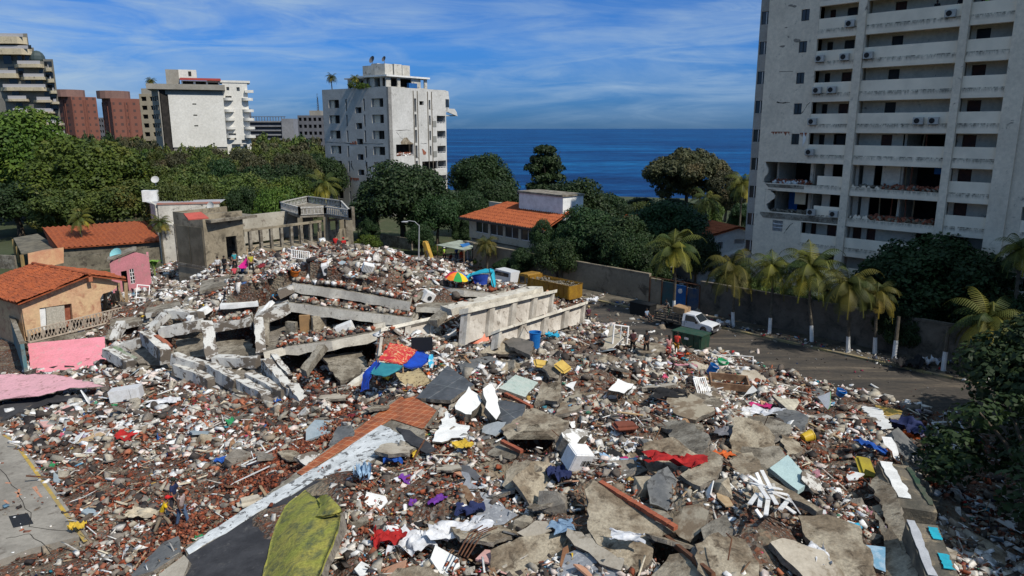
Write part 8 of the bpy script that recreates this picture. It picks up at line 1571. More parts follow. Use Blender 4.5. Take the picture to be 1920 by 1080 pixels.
for i, (x, y, s, c, lab) in enumerate([(1740, 684, .9, 'white', 'white sack at the foot of the right hand whitewashed trunk'), (1700, 690, 1.3, 'black', 'black sacks between the two right hand whitewashed trunks'), (1355, 612, .8, 'white', 'white bags on the kerb in front of the pickup'), (1110, 568, .9, 'white', 'pale bag on the street behind the toppled parapet'), (1375, 596, .8, 'maroon', 'reddish bag by the wall in front of the pickup'), (1770, 683, .7, 'grey', 'grey sack at the far right of the pavement')]):
 o = cloth('sack', CM(c), 1.4*s, 1.1*s, .9*s, 60+i); p = P(x, y, .13); o.location = p; tag(o, lab, 'sack')
# ================================================================ TREES
def leafmat(name, c1, c2, c3=None):
 m, t, b = newmat(name); at = N(t, 'ShaderNodeAttribute', attribute_name='tone'); oi = N(t, 'ShaderNodeObjectInfo')
 c = mixc(t, at.outputs['Fac'], c1, c2)
 if c3:
  r = ramp(t, [(.52, 0.), (.66, .9)]); t.links.new(noise_(t, tcoord(t), .22, 3), r.inputs[0]); c = mixc(t, r.outputs[0], c, c3)
 hs_ = N(t, 'ShaderNodeHueSaturation'); t.links.new(c, hs_.inputs['Color']); t.links.new(math_(t, 'MULTIPLY_ADD', oi.outputs['Random'], .035, .485), hs_.inputs['Hue']); t.links.new(math_(t, 'MULTIPLY_ADD', oi.outputs['Random'], .35, .82), hs_.inputs['Value'])
 t.links.new(hs_.outputs[0], b.inputs['Base Color']); b.inputs['Roughness'].default_value = .6; b.inputs['Specular IOR Level'].default_value = .25
 tr = N(t, 'ShaderNodeBsdfTranslucent'); t.links.new(hs_.outputs[0], tr.inputs[0]); mx = N(t, 'ShaderNodeMixShader', i_0=.16); t.links.new(b.outputs[0], mx.inputs[1]); t.links.new(tr.outputs[0], mx.inputs[2]); t.links.new(mx.outputs[0], t.nodes['Material Output'].inputs[0]); return m
BRT = leafmat('bright_foliage', (.030, .058, .009), (.095, .145, .018), (.12, .125, .016))
OLV = leafmat('olive_foliage', (.030, .050, .010), (.10, .125, .024), (.13, .105, .024))
DRK = leafmat('dark_foliage', (.012, .028, .009), (.032, .060, .016))
BRN = leafmat('brownish_foliage', (.032, .036, .016), (.075, .072, .030), (.09, .062, .03))
BARK = M('bark', (.11, .085, .06), (.07, .055, .04), sc=3, bump=.6)
def crown_mesh(name, nleaf, blobs, leaf, seed, flat=0., drop=.0):
 g = np.random.default_rng(seed); b = np.array(blobs); vol = b[:, 3]**1.7; pick = g.choice(len(b), nleaf, p=vol/vol.sum())
 d = g.normal(size=(nleaf, 3)); d[:, 2] = d[:, 2]*.9+.18; d /= np.linalg.norm(d, axis=1)[:, None]
 r = b[pick, 3]*(1-.32*g.random(nleaf)**1.6)*(1+.05*g.normal(size=nleaf)); rz = np.where(flat > 0, flat, .82)
 c = b[pick, :3]+d*r[:, None]*np.array([1, 1, rz])
 nrm = d+g.normal(size=(nleaf, 3))*.55; nrm[:, 2] += .35; nrm /= np.linalg.norm(nrm, axis=1)[:, None]
 a = np.cross(nrm, g.normal(size=(nleaf, 3))); a /= np.linalg.norm(a, axis=1)[:, None]+1e-9; bt = np.cross(nrm, a)
 s = leaf*g.uniform(.6, 1.3, nleaf)[:, None]
 v = np.stack([c-a*s*.5, c+bt*s*.32, c+a*s*.6, c-bt*s*.32], 1).reshape(-1, 3)
 me = bpy.data.meshes.new(name); n = nleaf; me.vertices.add(n*4); me.vertices.foreach_set('co', v.ravel()); me.loops.add(n*4); me.loops.foreach_set('vertex_index', np.arange(n*4, dtype=np.int32)); me.polygons.add(n)
 me.polygons.foreach_set('loop_start', np.arange(0, n*4, 4, dtype=np.int32)); me.polygons.foreach_set('loop_total', np.full(n, 4, np.int32)); me.update(calc_edges=True)
 ct = me.attributes.new('tone', 'FLOAT', 'POINT'); tb = g.random(len(b))*.55; tone = np.clip(tb[pick]+g.random(nleaf)*.45, 0, 1); ct.data.foreach_set('value', np.repeat(tone, 4).astype(np.float32)); me.validate(); return me
def blobs_round(seed, n=70, rx=5, rz=3.6, zc=5.2, br=(.9, 1.7), low=-.35):
 g = random.Random(seed); out = []; lob = [(g.uniform(0, 6.28), g.uniform(.2, .5)) for _ in range(5)]
 for i in range(n):
  z = g.uniform(low, 1); a = g.uniform(0, 6.283); q = math.sqrt(max(0, 1-z*z))*g.uniform(.72, 1.0); k = 1+sum(.10*math.cos(a-b_)*c for b_, c in lob)*1.6
  out.append((rx*q*k*math.cos(a), rx*q*k*math.sin(a), zc+rz*z*g.uniform(.85, 1.05), g.uniform(*br)))
 for i in range(n//4): out.append((g.uniform(-.5, .5)*rx, g.uniform(-.5, .5)*rx, zc+g.uniform(-.4, .5)*rz, br[1]*1.1))
 return out
def blobs_tier(seed, tiers=8, rx=4.6, h=9):
 g = random.Random(seed); out = []
 for i in range(tiers):
  t_ = i/(tiers-1); rr = rx*(1-.72*t_**1.4)*g.uniform(.85, 1.1); z = 2+h*t_
  for k in range(int(6+14*(1-t_))): a = g.uniform(0, 6.28); q = rr*math.sqrt(g.random())*1.05; out.append((q*math.cos(a), q*math.sin(a), z-q*.06+g.uniform(-.2, .2), g.uniform(.9, 1.5)))
 out += [(g.uniform(-1, 1)*rx*.35, g.uniform(-1, 1)*rx*.35, 2+h*g.random()*.9, 1.3) for _ in range(30)]
 return out
def blobs_wide(seed, n=120): 
 g = random.Random(seed); out = []
 for i in range(n):
  a = g.uniform(0, 6.28); q = 6.5*math.sqrt(g.random()); z = 5.5+3.4*math.cos(q/6.5*1.35)*g.uniform(.75, 1.05)+g.uniform(-.5, .3); out.append((q*math.cos(a), q*math.sin(a), z, g.uniform(1.0, 1.8)))
 for i in range(40):
  a = g.uniform(0, 6.28); q = 5.5*math.sqrt(g.random()); out.append((q*math.cos(a), q*math.sin(a), g.uniform(3, 5.5), 1.2))
 return out
CRN = {'roundA': (crown_mesh('crownA', 26000, blobs_round(1, 85), .34, 1), 3.2), 'roundB': (crown_mesh('crownB', 20000, blobs_round(2, 60, 5, 3.2, 5, (1.0, 1.9)), .36, 2), 3), 'roundC': (crown_mesh('crownC', 15000, blobs_round(3, 42, 4.6, 3.4, 5, (.9, 1.8), -.6), .40, 3), 3),
    'sparse': (crown_mesh('crownS', 6500, blobs_round(7, 40, 4.4, 3.2, 4.8, (.6, 1.3), -.5), .36, 7), 3), 'tier': (crown_mesh('crownT', 22000, blobs_tier(4), .42, 4, .45), 7), 'wide': (crown_mesh('crownW', 36000, blobs_wide(5), .42, 5, .7), 5),
    'far': (crown_mesh('crownF', 3800, blobs_round(6, 26, 5, 3.2, 4.6, (1.2, 2.2), -.5), .75, 6), 2)}
def trunk_mesh(seed, h, spread_, r0):
 g = random.Random(seed); mb = MB(); top = Vector((g.uniform(-.3, .3), g.uniform(-.3, .3), h*.6)); mb.tube([(0, 0, 0), (g.uniform(-.15, .15), .1, h*.3), top], [r0*1.3, r0, r0*.8], 8)
 for i in range(7):
  a = i*.9+g.random(); e = top+Vector((math.cos(a)*spread_*.6, math.sin(a)*spread_*.6, h*.55*g.uniform(.6, 1.2))); mb.tube([top-Vector((0, 0, g.random())), top.lerp(e, .5)+Vector((0, 0, .3)), e], [r0*.5, r0*.32, r0*.12], 6)
 return mb
TR = {}
for k, (me_, h) in CRN.items():
 o_ = trunk_mesh(len(TR), 6 if k != 'tier' else 9, 4.2, .32).build('trunk', BARK, base=(0, 0, 0)); TR[k] = o_.data; bpy.data.objects.remove(o_)
CMs = {}
def tree(name, lab, kind, loc, sc, mat, group=None, zs=1., yaw=None, cat='tree'):
 me_, _ = CRN[kind]; key = (kind, mat.name)
 if key not in CMs: m2 = me_.copy(); m2.materials.append(mat); CMs[key] = m2
 root = thing(name, lab, cat, loc, R.uniform(0, 6.28) if yaw is None else yaw, group); root.scale = (sc, sc, sc*zs)
 a = bpy.data.objects.new('crown', CMs[key]); b_ = bpy.data.objects.new('trunk', TR[kind])
 for o_ in (a, b_): COL.objects.link(o_); o_.parent = root
 return root
def tree_at(lab, px, pybase_top, kind, wpx, depth, mat, name='broadleaf_tree', group=None, top=None, zs=None):
 rx = {'tier': 5.0, 'wide': 7.2}.get(kind, 5.8); sc = wpx/FPX*depth/2/rx; H0 = {'tier': 12, 'wide': 9.9, 'roundA': 9.9, 'roundB': 9.4, 'roundC': 9.5, 'far': 9.0, 'sparse': 8.7}[kind]
 p = Dp(px, top, depth); zt_ = p.z; zs = max(.5, min(2.6, zt_/(H0*sc))); return tree(name, lab, kind, (p.x, p.y, 0), sc, mat, group, zs)
big = [
 ('huge bright green mango like tree at the left edge, highest of the left trees', 20, 'roundA', 260, 138, BRT, 200), ('broad bright green tree right of the highest left tree', 150, 'roundA', 240, 125, BRT, 255), ('rounded green tree low at the left, above the long orange roof', 210, 'roundB', 190, 122, OLV, 330),
 ('dark green tree at the far left edge behind the lean-to', 25, 'roundB', 190, 120, DRK, 335), ('olive tree above the middle of the long orange roof', 120, 'roundC', 150, 116, OLV, 350), ('big round dark tree between the arcade and the villa, in front of the central tower', 752, 'roundA', 200, 112, DRK, 300),
 ('lower right shoulder of green crown beside the big round dark tree', 818, 'roundB', 100, 110, DRK, 352), ('small bright tree at the foot of the big round dark tree', 790, 'roundC', 60, 104, DRK, 418),
 ('dark tree between the central tower and the tiered tree by the sea', 905, 'roundA', 140, 150, DRK, 286), ('tall tiered almond tree standing against the sea', 1022, 'tier', 104, 135, DRK, 268), ('large dark tree right of the villa roof', 1080, 'roundA', 165, 104, DRK, 332), ('dark rounded tree in front of the right end of the villa', 1020, 'roundC', 62, 88, DRK, 408),
 ('dark bushy tree right of the villa behind the beige wall', 1100, 'roundA', 140, 86, DRK, 385), ('brownish wide crowned tree standing against the sea on the right', 1292, 'wide', 158, 150, BRN, 274), ('brown green tree just left of the right hand tower', 1365, 'roundC', 86, 140, BRN, 318), ('very dark tall tree behind the first palm, left of the white villa', 1255, 'roundA', 175, 86, DRK, 372),
 ('dark hedge like tree between the small orange roof and the beige wall', 1185, 'roundB', 100, 80, DRK, 425), ('olive tree behind the small orange roof', 1135, 'roundC', 95, 130, DRK, 360), ('tree crown filling the gap above the small orange roof', 1215, 'roundB', 80, 125, OLV, 375),
 ('large dark green tree in front of the lower right of the tower', 1760, 'roundA', 290, 61, DRK, 440), ('small dark tree with whitewashed trunk in the wall strip', 1690, 'roundC', 95, 58, DRK, 570), ('dark tree crown at the right edge above the wall', 1890, 'roundB', 150, 57, DRK, 540),
 ('dark crown hanging over the beige wall, below the villa end', 1045, 'roundB', 95, 84, DRK, 440), ('wide dark crown left of the first palm', 1165, 'roundA', 170, 84, DRK, 400), ('dark crown right of the first palm, hiding the white villa', 1310, 'roundB', 80, 80, DRK, 425), ('dark crown between the first and second palm', 1225, 'roundC', 90, 79, DRK, 452), ('dark crown at the foot of the right hand tower corner', 1385, 'roundC', 80, 74, DRK, 490), ('olive crown behind the second and third palm', 1430, 'roundC', 90, 72, OLV, 520), ('dark shrub crown above the wall between the palms', 1560, 'roundC', 80, 66, DRK, 545), ('dark crown behind the wall, between the second and third palm', 1480, 'roundB', 90, 68, DRK, 530), ('dark crown over the wall left of the large dark tree', 1625, 'roundB', 110, 64, DRK, 520), ('low dark crown over the wall under the large dark tree', 1700, 'roundB', 120, 60, DRK, 560), ('dark crown over the wall at the right of the large dark tree', 1840, 'roundB', 140, 58, DRK, 530),
 ('dark tree left of the villa, behind the shelter', 870, 'roundB', 95, 122, DRK, 352), ('dark tree just behind the left end of the villa roof', 925, 'roundA', 110, 128, DRK, 335), ('round shrub tree between the shelter and the villa', 868, 'roundC', 55, 110, DRK, 405), ('low tree at the left foot of the big round dark tree', 680, 'roundC', 60, 122, DRK, 380),
 ('bright bush behind the balustrade terrace', 690, 'roundC', 46, 108, DRK, 405), ('leafless looking pale shrub beside the central tower foot', 668, 'sparse', 40, 118, leafmat('pale_foliage', (.12, .13, .13), (.22, .23, .23)), 365),
]
for lab, px, kind, w, d, m_, top in big: tree_at(lab, px, 0, kind, w, d, m_, top=top)
rw = random.Random(77); cnt = 0
for row, (d, top0, w0, n) in enumerate(((112, 338, 100, 4), (122, 318, 105, 5), (135, 300, 100, 6), (150, 288, 90, 8), (170, 277, 78, 9), (195, 268, 66, 10), (225, 262, 58, 12), (260, 257, 48, 14), (310, 252, 42, 16))):
 x0, x1 = (265, 650)
 if row < 2: x0, x1 = 290, 560
 for i in range(n):
  px = x0+(x1-x0)*(i+rw.random()*.7)/n
  if d < 150 and 600 < px < 700: continue
  tp_r = top0+rw.uniform(-6, 8)
  if 300 < px < 452 and d > 205: continue
  if 595 < px < 620 and d > 150: continue
  if px < 470 and 122 < d < 215 and px > 285: tp_r = max(tp_r, 268)
  kind = rw.choice(['roundB', 'roundC', 'roundC']) if d < 180 else 'far'
  mat_ = rw.choice([OLV, OLV, BRT, DRK, OLV]) if d < 150 else rw.choice([OLV, DRK, OLV, BRN])
  tree_at({OLV: 'olive', BRT: 'bright green', DRK: 'dark green', BRN: 'brownish'}[mat_]+' tree '+('at the far edge' if d > 220 else 'in the middle' if d > 145 else 'at the near edge')+' of the wood, below '+('the far beige tower' if px < 320 else 'the white slab building' if px < 450 else 'the unfinished building' if px < 550 else 'the mast block' if px < 605 else 'the central tower'), px, 0, kind, w0*rw.uniform(.8, 1.25), d+rw.uniform(-5, 5), mat_, group='trees of the wood behind the ruins', top=tp_r)
for i in range(16):
 px = 105+i*12+rw.uniform(-5, 5); tree_at('one of the hazy trees at the foot of the brick towers', px, 0, 'far', 42, rw.uniform(230, 290), rw.choice([OLV, BRN, DRK]), group='trees at the foot of the brick towers', top=252+rw.uniform(-10, 6))
for i in range(14):
 px = 180+i*8+rw.uniform(-8, 8); tree_at('one of the yellow green trees right of the bright left trees', px, 0, 'roundC', 60, rw.uniform(140, 180), rw.choice([OLV, BRT, BRN]), group='trees right of the bright left crowns', top=275+rw.uniform(-12, 18))
for i in range(12):
 px = 1100+i*26+rw.uniform(-8, 8); tree_at('one of the low dark trees along the shore below the sea', px, 0, 'roundC', 56, rw.uniform(120, 165), rw.choice([DRK, OLV, DRK]), group='low trees along the shore', top=max(378+rw.uniform(-8, 10), 375))
for i in range(10):
 px = 945+i*26+rw.uniform(-8, 8); tree_at('one of the dark garden trees behind the beige street wall', px, 0, 'roundC', 60, rw.uniform(84, 94), DRK, group='garden trees behind the street wall', top=468+rw.uniform(-22, 22))
def wood(name, lab, region, n, sz, mat, seed):
 g = random.Random(seed); bl = []
 for i in range(n):
  px = g.uniform(*region[0]); d = g.uniform(*region[1]); p = Dp(px, 241, d); s = sz*g.uniform(.7, 1.3); bl.append((p.x, p.y, s*.9+g.uniform(0, 1.5), s))
 me_ = crown_mesh(name, n*130, bl, sz*.33, seed, .8); me_.materials.append(mat); o_ = bpy.data.objects.new(name, me_); COL.objects.link(o_); tag(o_, lab, 'wood', None, 'stuff')
wood('distant_wood', 'far belt of dark treetops stretching to the horizon', ((-60, 640), (300, 700)), 420, 6, DRK, 3)
for i, (px, py, w, lab) in enumerate([(305, 478, 60, 'weedy bush between the pink hut and the grey block house'), (185, 478, 30, 'dark creeper on the yard wall above the pink hut'), (690, 480, 60, 'low green weeds right of the arcade'), (905, 500, 40, 'green weeds behind the cyan tent'), (822, 480, 36, 'small green bush by the shelter'), (232, 490, 40, 'bush behind the pink hut')]):
 p = P(px, py, 0); d = depth_of(p); tree('shrub', lab, 'sparse', (p.x, p.y, -.6), w/FPX*d/2/5.2, BRT if i != 1 else DRK, cat='shrub')
NT = tree('broadleaf_tree', 'sparse leafed dark tree in the right foreground, its crown cut by the frame', 'sparse', (0, 0, 0), 1, DRK)
NTp = Dp(1950, 860, 31); settle(NT, Vector((NTp.x, NTp.y, 0)), .6); NT.scale = (.95, .95, .78)
NT2 = tree('broadleaf_tree', 'second dark tree behind the sparse foreground tree, mostly outside the right edge', 'roundC', (0, 0, 0), 1, DRK); p = Dp(1985, 800, 40); settle(NT2, Vector((p.x, p.y, 0)), 1.); NT2.scale = (.9, .9, .85)
for i, (x, y, s) in enumerate(((27, 21, 1.1), (33, 27, 1.2), (36, 35, 1.1))): tree('broadleaf_tree', 'one of the unseen trees added outside the right edge to shade the rubble', 'roundA', (x, y, 0), s, DRK, 'unseen shade trees added beyond the right edge', 1.25)  # trees added out of view to shade the lower right rubble
# ---- palms
def palm_crown(seed, n=18, ln=3.2, droop=1.0, yellow=.3):
 g = random.Random(seed); vs, fs, tn = [], [], []
 for k in range(n):
  a = k*2.399+g.uniform(-.2, .2); lv = k/n; el = 1.25-1.75*lv; L_ = ln*g.uniform(.85, 1.1); tone = 1. if (lv > .62 and g.random() < yellow*2) else g.random()*.45
  p = Vector((0, 0, 0)); d = Vector((math.cos(a)*math.cos(el), math.sin(a)*math.cos(el), math.sin(el))); seg = 12; pts = [p.copy()]; dirs = [d.copy()]
  for i in range(seg):
   p = p+d*(L_/seg); d = (d+Vector((0, 0, -.16*droop*(.5+i/seg)))).normalized(); pts.append(p.copy()); dirs.append(d.copy())
  side = d.cross(Vector((0, 0, 1))).normalized() if abs(d.z) < .99 else Vector((1, 0, 0)); side = Vector((-math.sin(a), math.cos(a), 0))
  for i in range(1, seg+1):
   for h in (0, .5):
    q = pts[i-1].lerp(pts[i], h+.25); t_ = (i-1+h)/seg; w = .62*ln/3.2*math.sin(min(1, t_*1.15+.12)*math.pi)**.6+.08; dd_ = dirs[i]
    for s in (-1, 1):
     tip = q+side*s*w*.9+dd_*w*.45+Vector((0, 0, -w*.55)); b = len(vs); o_ = dd_*.055*ln/3.2; vs += [q-o_, q+o_, tip+o_*.4, tip-o_*.2]; fs.append((b, b+1, b+2, b+3)); tn += [tone]*4
  for i in range(seg):
   b = len(vs); e = side*.03; vs += [pts[i]-e, pts[i]+e, pts[i+1]+e*.6, pts[i+1]-e*.6]; fs.append((b, b+1, b+2, b+3)); tn += [min(1, tone+.2)]*4
 me_ = bpy.data.meshes.new('palm_crown'); me_.from_pydata([tuple(v) for v in vs], [], fs); at = me_.attributes.new('tone', 'FLOAT', 'POINT'); at.data.foreach_set('value', tn); me_.materials.append(PLM); me_.update(); return me_
PLM = leafmat('palm_fronds', (.030, .048, .010), (.22, .17, .02))
PC = [palm_crown(1, 26, 3.2, 1.5, .16), palm_crown(2, 22, 3.2, 1.7, .14), palm_crown(3, 28, 3.2, 1.8, .2)]
PT_ = M('palm_trunk', (.13, .11, .085), (.08, .07, .05), sc=4, bump=.4)
def palm(lab, base, top, ln, k, r=.14, white=True, group=None, name='coconut_palm', small=False):
 base, top = Vector(base), Vector(top); root = thing(name, lab, 'palm', base, 0, group); mid = base.lerp(top, .5)+Vector((R.uniform(-.2, .2), R.uniform(-.1, .1), 0))
 if white:
  q = base.lerp(top, 1.4/max(2, (top-base).length)); mb = MB(); mb.tube([base, q], [r*1.25, r*1.08], 9); mb.build('whitewashed_base', WHITE, root)
  mb = MB(); mb.tube([q, mid, top], [r*1.05, r*.9, r*.75], 8); mb.build('trunk', PT_, root)
 else: mb = MB(); mb.tube([base, mid, top], [r*1.2, r, r*.75], 8); mb.build('trunk', PT_, root)
 o_ = bpy.data.objects.new('crown', PC[k % 3]); COL.objects.link(o_); o_.parent = root; o_.location = top-base; s = ln/3.2; o_.scale = (s, s, s); o_.rotation_euler = (0, 0, R.uniform(0, 6)); return root
prow = [(1264, 588, 1268, 475, 3.6, 'palm with drooping yellowish fronds behind the pickup, first of the street palms from the left'), (1375, 612, 1372, 505, 3.2, 'dark short palm in front of the white villa'), (1443, 625, 1446, 498, 3.4, 'palm in front of the left corner of the right hand tower'), (1522, 641, 1524, 510, 3.4, 'palm right of the tower corner with two hanging yellow fronds'), (1590, 660, 1592, 536, 3.0, 'shorter yellow green palm, left of the large dark tree'), (1640, 663, 1640, 545, 2.8, 'palm half merged with the large dark tree'), (1852, 715, 1855, 605, 3.0, 'dark palm behind the foreground tree at the right edge')]
for i, (bx_, by_, tx, ty, ln, lab) in enumerate(prow):
 b_ = P(bx_, by_, .13); d = depth_of(b_); palm(lab, b_, Dp(tx+(i*37 % 11)-5, ty+(i*23 % 17)-8, d*(.97+.01*(i % 4))), ln*(1.05+.14*math.sin(i*2.3)), i)
for i, (px, py) in enumerate(((1676, 672), (1768, 695))):
 b_ = P(px, py, .13); root = thing('street_tree_trunk', ['thin whitewashed trunk rising into the small dark tree', 'thick whitewashed trunk under the large dark tree'][i], 'tree trunk', b_); mb = MB(); mb.tube([b_, b_+Vector((0, 0, 1.5))], .17, 9); mb.build('whitewashed_base', WHITE, root); mb = MB(); mb.tube([b_+Vector((0, 0, 1.5)), b_+Vector((.1, .2, 3.4))], [.16, .13], 8); mb.build('trunk', PT_, root)
for i, (px, py, d, ln, lab) in enumerate([(607, 345, 118, 4.2, 'tall yellow green palm left of the central tower foot'), (272, 318, 150, 3.6, 'slender palm among the trees left of the white flat roofed house'), (912, 458, 92, 2.4, 'small palm in front of the villa, right of the shelter'), (300, 418, 97, 2.2, 'small palm in front of the white flat roofed house'), (1325, 375, 110, 3.5, 'palm between the dark crown and the right hand tower'), (1392, 345, 105, 3.8, 'drooping palm touching the left side of the right hand tower'), (1290, 425, 95, 3, 'palm top in the dark trees left of the white villa'), (1050, 478, 84, 2.6, 'dark palm over the beige street wall'), (1915, 470, 55, 2.6, 'palm fronds cut by the right edge in front of the tower'), (150, 410, 97, 2.5, 'palm fronds above the long orange roof')]):
 t_ = Dp(px, py, d); palm(lab, (t_.x, t_.y, 0), t_, ln, i, white=False)
t_ = CF(1.6, 1.5, HT+2.6); palm('small palm on the roof corner of the central tower', CF(1.6, 1.5, HT), t_, 1.9, 1, .1, False)
t_ = CF(8.4, 2.2, HT+2.2); palm('bushy palm beside the penthouse of the central tower', CF(8.4, 2.2, HT), t_, 1.7, 2, .1, False)
palm('palm on the roof terrace of the white slab building', WBF(-4.5, 3, h_(162)), WBF(-4.5, 3, h_(157)), 2.4, 0, .1, False)
for x, w in ((10.2, .28), (12.6, .22), (14, .2)): tree('roof_plant', 'green plants hanging over the roof edge of the central tower', 'sparse', CF(x, .2, HT-.8), w, BRT, 'plants on the central tower roof', 1., cat='plant')
BN = thing('banana_plant', 'bright banana plant beside the pink hut', 'plant', P(291, 520, .3)); p0 = P(291, 520, .3)
mb = MB()
for i in range(7):
 a = i*.9; L_ = 1.9; pts = [p0+Vector((math.cos(a)*t_*L_*.6, math.sin(a)*t_*L_*.3, 1.2+L_*(t_*1.3-t_*t_*.9))) for t_ in (0, .25, .5, .75, 1)]; s = Vector((-math.sin(a), math.cos(a), .1))
 for q, q2, w0, w1 in zip(pts, pts[1:], (.05, .25, .3, .2), (.25, .3, .2, .02)): mb.add([q-s*w0, q+s*w0, q2+s*w1, q2-s*w1], [(0, 1, 2, 3)])
mb.build('leaves', M('banana_leaf', (.16, .30, .05), (.12, .24, .04), sc=3), BN); mb = MB(); mb.tube([p0, p0+Vector((0, 0, 1.4))], .12, 7); mb.build('stem', M('banana_stem', (.2, .25, .08)), BN)
# ================================================================ PEOPLE
SKIN = [M('skin_brown', (.20, .105, .065), bump=0, grain=0, rough=.6), M('skin_dark', (.10, .05, .032), bump=0, grain=0, rough=.6), M('skin_tan', (.30, .17, .11), bump=0, grain=0, rough=.6)]
HAIR = M('black_hair', (.012, .010, .009), bump=0, grain=0)
def PM(n, c): return M('garment_'+n, c, tuple(q*.75 for q in c), sc=8, bump=.2, bsc=18, grain=.1)
def skin_mesh(name, verts, edges, radii, mat, root=0, sub=1):
 me_ = bpy.data.meshes.new(name); me_.from_pydata([tuple(v) for v in verts], edges, []); o_ = bpy.data.objects.new(name, me_); COL.objects.link(o_)
 sk = o_.modifiers.new('s', 'SKIN'); 
 sv = me_.skin_vertices[0].data if me_.skin_vertices else None
 if sv is None:
  bm = bmesh.new(); bm.from_mesh(me_); bm.verts.layers.skin.verify(); bm.to_mesh(me_); bm.free(); sv = me_.skin_vertices[0].data
 for i, r in enumerate(radii):
  sv[i].radius = r if isinstance(r, tuple) else (r, r); sv[i].use_root = (i == root)
 sb = o_.modifiers.new('b', 'SUBSURF'); sb.levels = sub; sb.render_levels = sub
 dg = bpy.context.evaluated_depsgraph_get(); ev = o_.evaluated_get(dg); m2 = bpy.data.meshes.new_from_object(ev); o_.modifiers.clear(); o_.data = m2; bpy.data.meshes.remove(me_)
 m2.materials.clear(); m2.materials.append(mat); m2.polygons.foreach_set('use_smooth', [True]*len(m2.polygons)); m2.name = name; return o_
def person(lab, loc, yaw, shirt, pants, H_=1.7, skin=0, pose='stand', arms=(-.15, -.15), elbow=(.25, .25), stride=.12, lean=0., hat=None, long_hair=False, short_pants=False, sleeve=.55, vest=None, helmet=None):
 k = H_/1.72; V = lambda x, y, z: Vector((x, y, z)); sit = pose == 'sit'; hz = .92 if not sit else .25
 pel = V(0, 0, hz); L_ = lean; up = V(0, -math.sin(L_), math.cos(L_))
 ch = pel+up*.36; nk = pel+up*.56; hd = nk+up*.10+V(0, -.02, 0); top = nk+up*.24+V(0, -.03, 0)
 vs, es, rs = [pel, pel+up*.16, ch, nk-up*.03, nk+up*.03, hd+up*.02, top], [(0, 1), (1, 2), (2, 3), (3, 4), (4, 5), (5, 6)], [(.145, .105), (.125, .095), (.155, .105), (.09, .07), (.052, .052), (.078, .092), (.066, .075)]
 cs, ce, cr = list(vs[:4]), [(0, 1), (1, 2), (2, 3)], [(.168, .128), (.150, .118), (.178, .128), (.105, .085)]
 lv, le, lr = [pel+V(0, 0, .05)], [], [(.165, .125)]
 def add(a, p, r, e): vs.append(p); rs.append(r); es.append((e, len(vs)-1)); return len(vs)-1
 hands = []
 for s in (-1, 1):
  i_ = 0 if s < 0 else 1; hip = pel+V(s*.09, 0, -.05); st = stride*s
  if sit: kn = hip+V(s*.08, -.42, .14); an = kn+V(0, -.08, -.42); 
  else: kn = hip+V(s*.02, -st*1.0-.03, -.41); an = V(hip.x+s*.02, st*-1.6 if st*s > 0 else -st*1.2, .08)
  if not sit: an = V(hip.x+s*.02, -st*1.7, .085+(0.0 if st >= 0 else .03))
  a = add(0, hip, (.095, .10), 0); a = add(a, hip.lerp(kn, .5), .082, a); a = add(a, kn, .060, a); a = add(a, kn.lerp(an, .4), .058, a); a = add(a, an, .038, a); a = add(a, an+V(s*.01, -.09, -.045), (.042, .03), a); add(a, an+V(s*.015, -.17, -.055), (.034, .022), a)
  b0 = len(lv); lv += [hip, hip.lerp(kn, .5), kn]+([] if short_pants else [kn.lerp(an, .45), kn.lerp(an, .92)]); lr += [(.115, .118), .100, .082]+([] if short_pants else [.078, .068]); le += [(0, b0)]+[(b0+i, b0+i+1) for i in range(len(lv)-b0-1)]
  sh = ch+up*.13+V(s*.185, 0, 0); ar = arms[i_]; el = sh+V(s*.06, math.sin(ar)*-.28, -math.cos(ar)*.28); eb = elbow[i_]; fw = ar+eb
  wr_ = el+V(-s*.02, -math.sin(fw)*.25, -math.cos(fw)*.25); hn = (wr_-el).normalized()
  a = add(2, sh, .056, 2); a = add(a, sh.lerp(el, .5), .048, a); a = add(a, el, .040, a); a = add(a, el.lerp(wr_, .4), .038, a); a = add(a, wr_, .026, a); pm = add(a, wr_+hn*.055, (.036, .020), a); pe = add(pm, wr_+hn*.09, (.036, .016), pm)
  fx = V(0, 1, 0) if abs(hn.y) < .8 else V(0, 0, 1)
  for q, (o_, fl) in enumerate(((-.026, .065), (-.009, .078), (.009, .074), (.026, .058))):
   f0 = wr_+hn*.10+fx*o_; f1 = f0+hn*fl*.55+V(-s*.008, 0, 0); f2 = f0+hn*fl+V(-s*.022, 0, 0); a2 = add(pe, f0, .010, pe); a2 = add(a2, f1, .009, a2); add(a2, f2, .007, a2)
  t0 = wr_+hn*.045+fx*-.042; a2 = add(pm, t0, .011, pm); add(a2, t0+hn*.04+fx*-.02, .008, a2)
  b0 = len(cs); q2 = sh.lerp(el, sleeve if sleeve <= 1 else 1.); cs += [sh, q2]; cr += [(.078, .078), .068]; ce += [(2, b0), (b0, b0+1)]
  if sleeve > 1: cs.append(el.lerp(wr_, .85)); cr.append(.05); ce.append((b0+1, b0+2))
  hands.append(wr_)
 body = skin_mesh('person', vs, es, rs, SKIN[skin], 0, 1); tag(body, lab, 'person')
 sh_ = skin_mesh('shirt', cs, ce, cr, shirt, 0, 1); sh_.parent = body; pn_ = skin_mesh('trousers', lv, le, lr, pants, 0, 1); pn_.parent = body
 hc = hd+up*.065; hb = MB()
 hb.ball(hc+V(0, .022, .03), (.098, .112, .105), 12, 8); 
 if long_hair: hb.ball(hc+V(0, .09, -.12), (.085, .06, .17), 10, 7)
 hr = hb.build('hair', HAIR, body, True, base=(0, 0, 0))
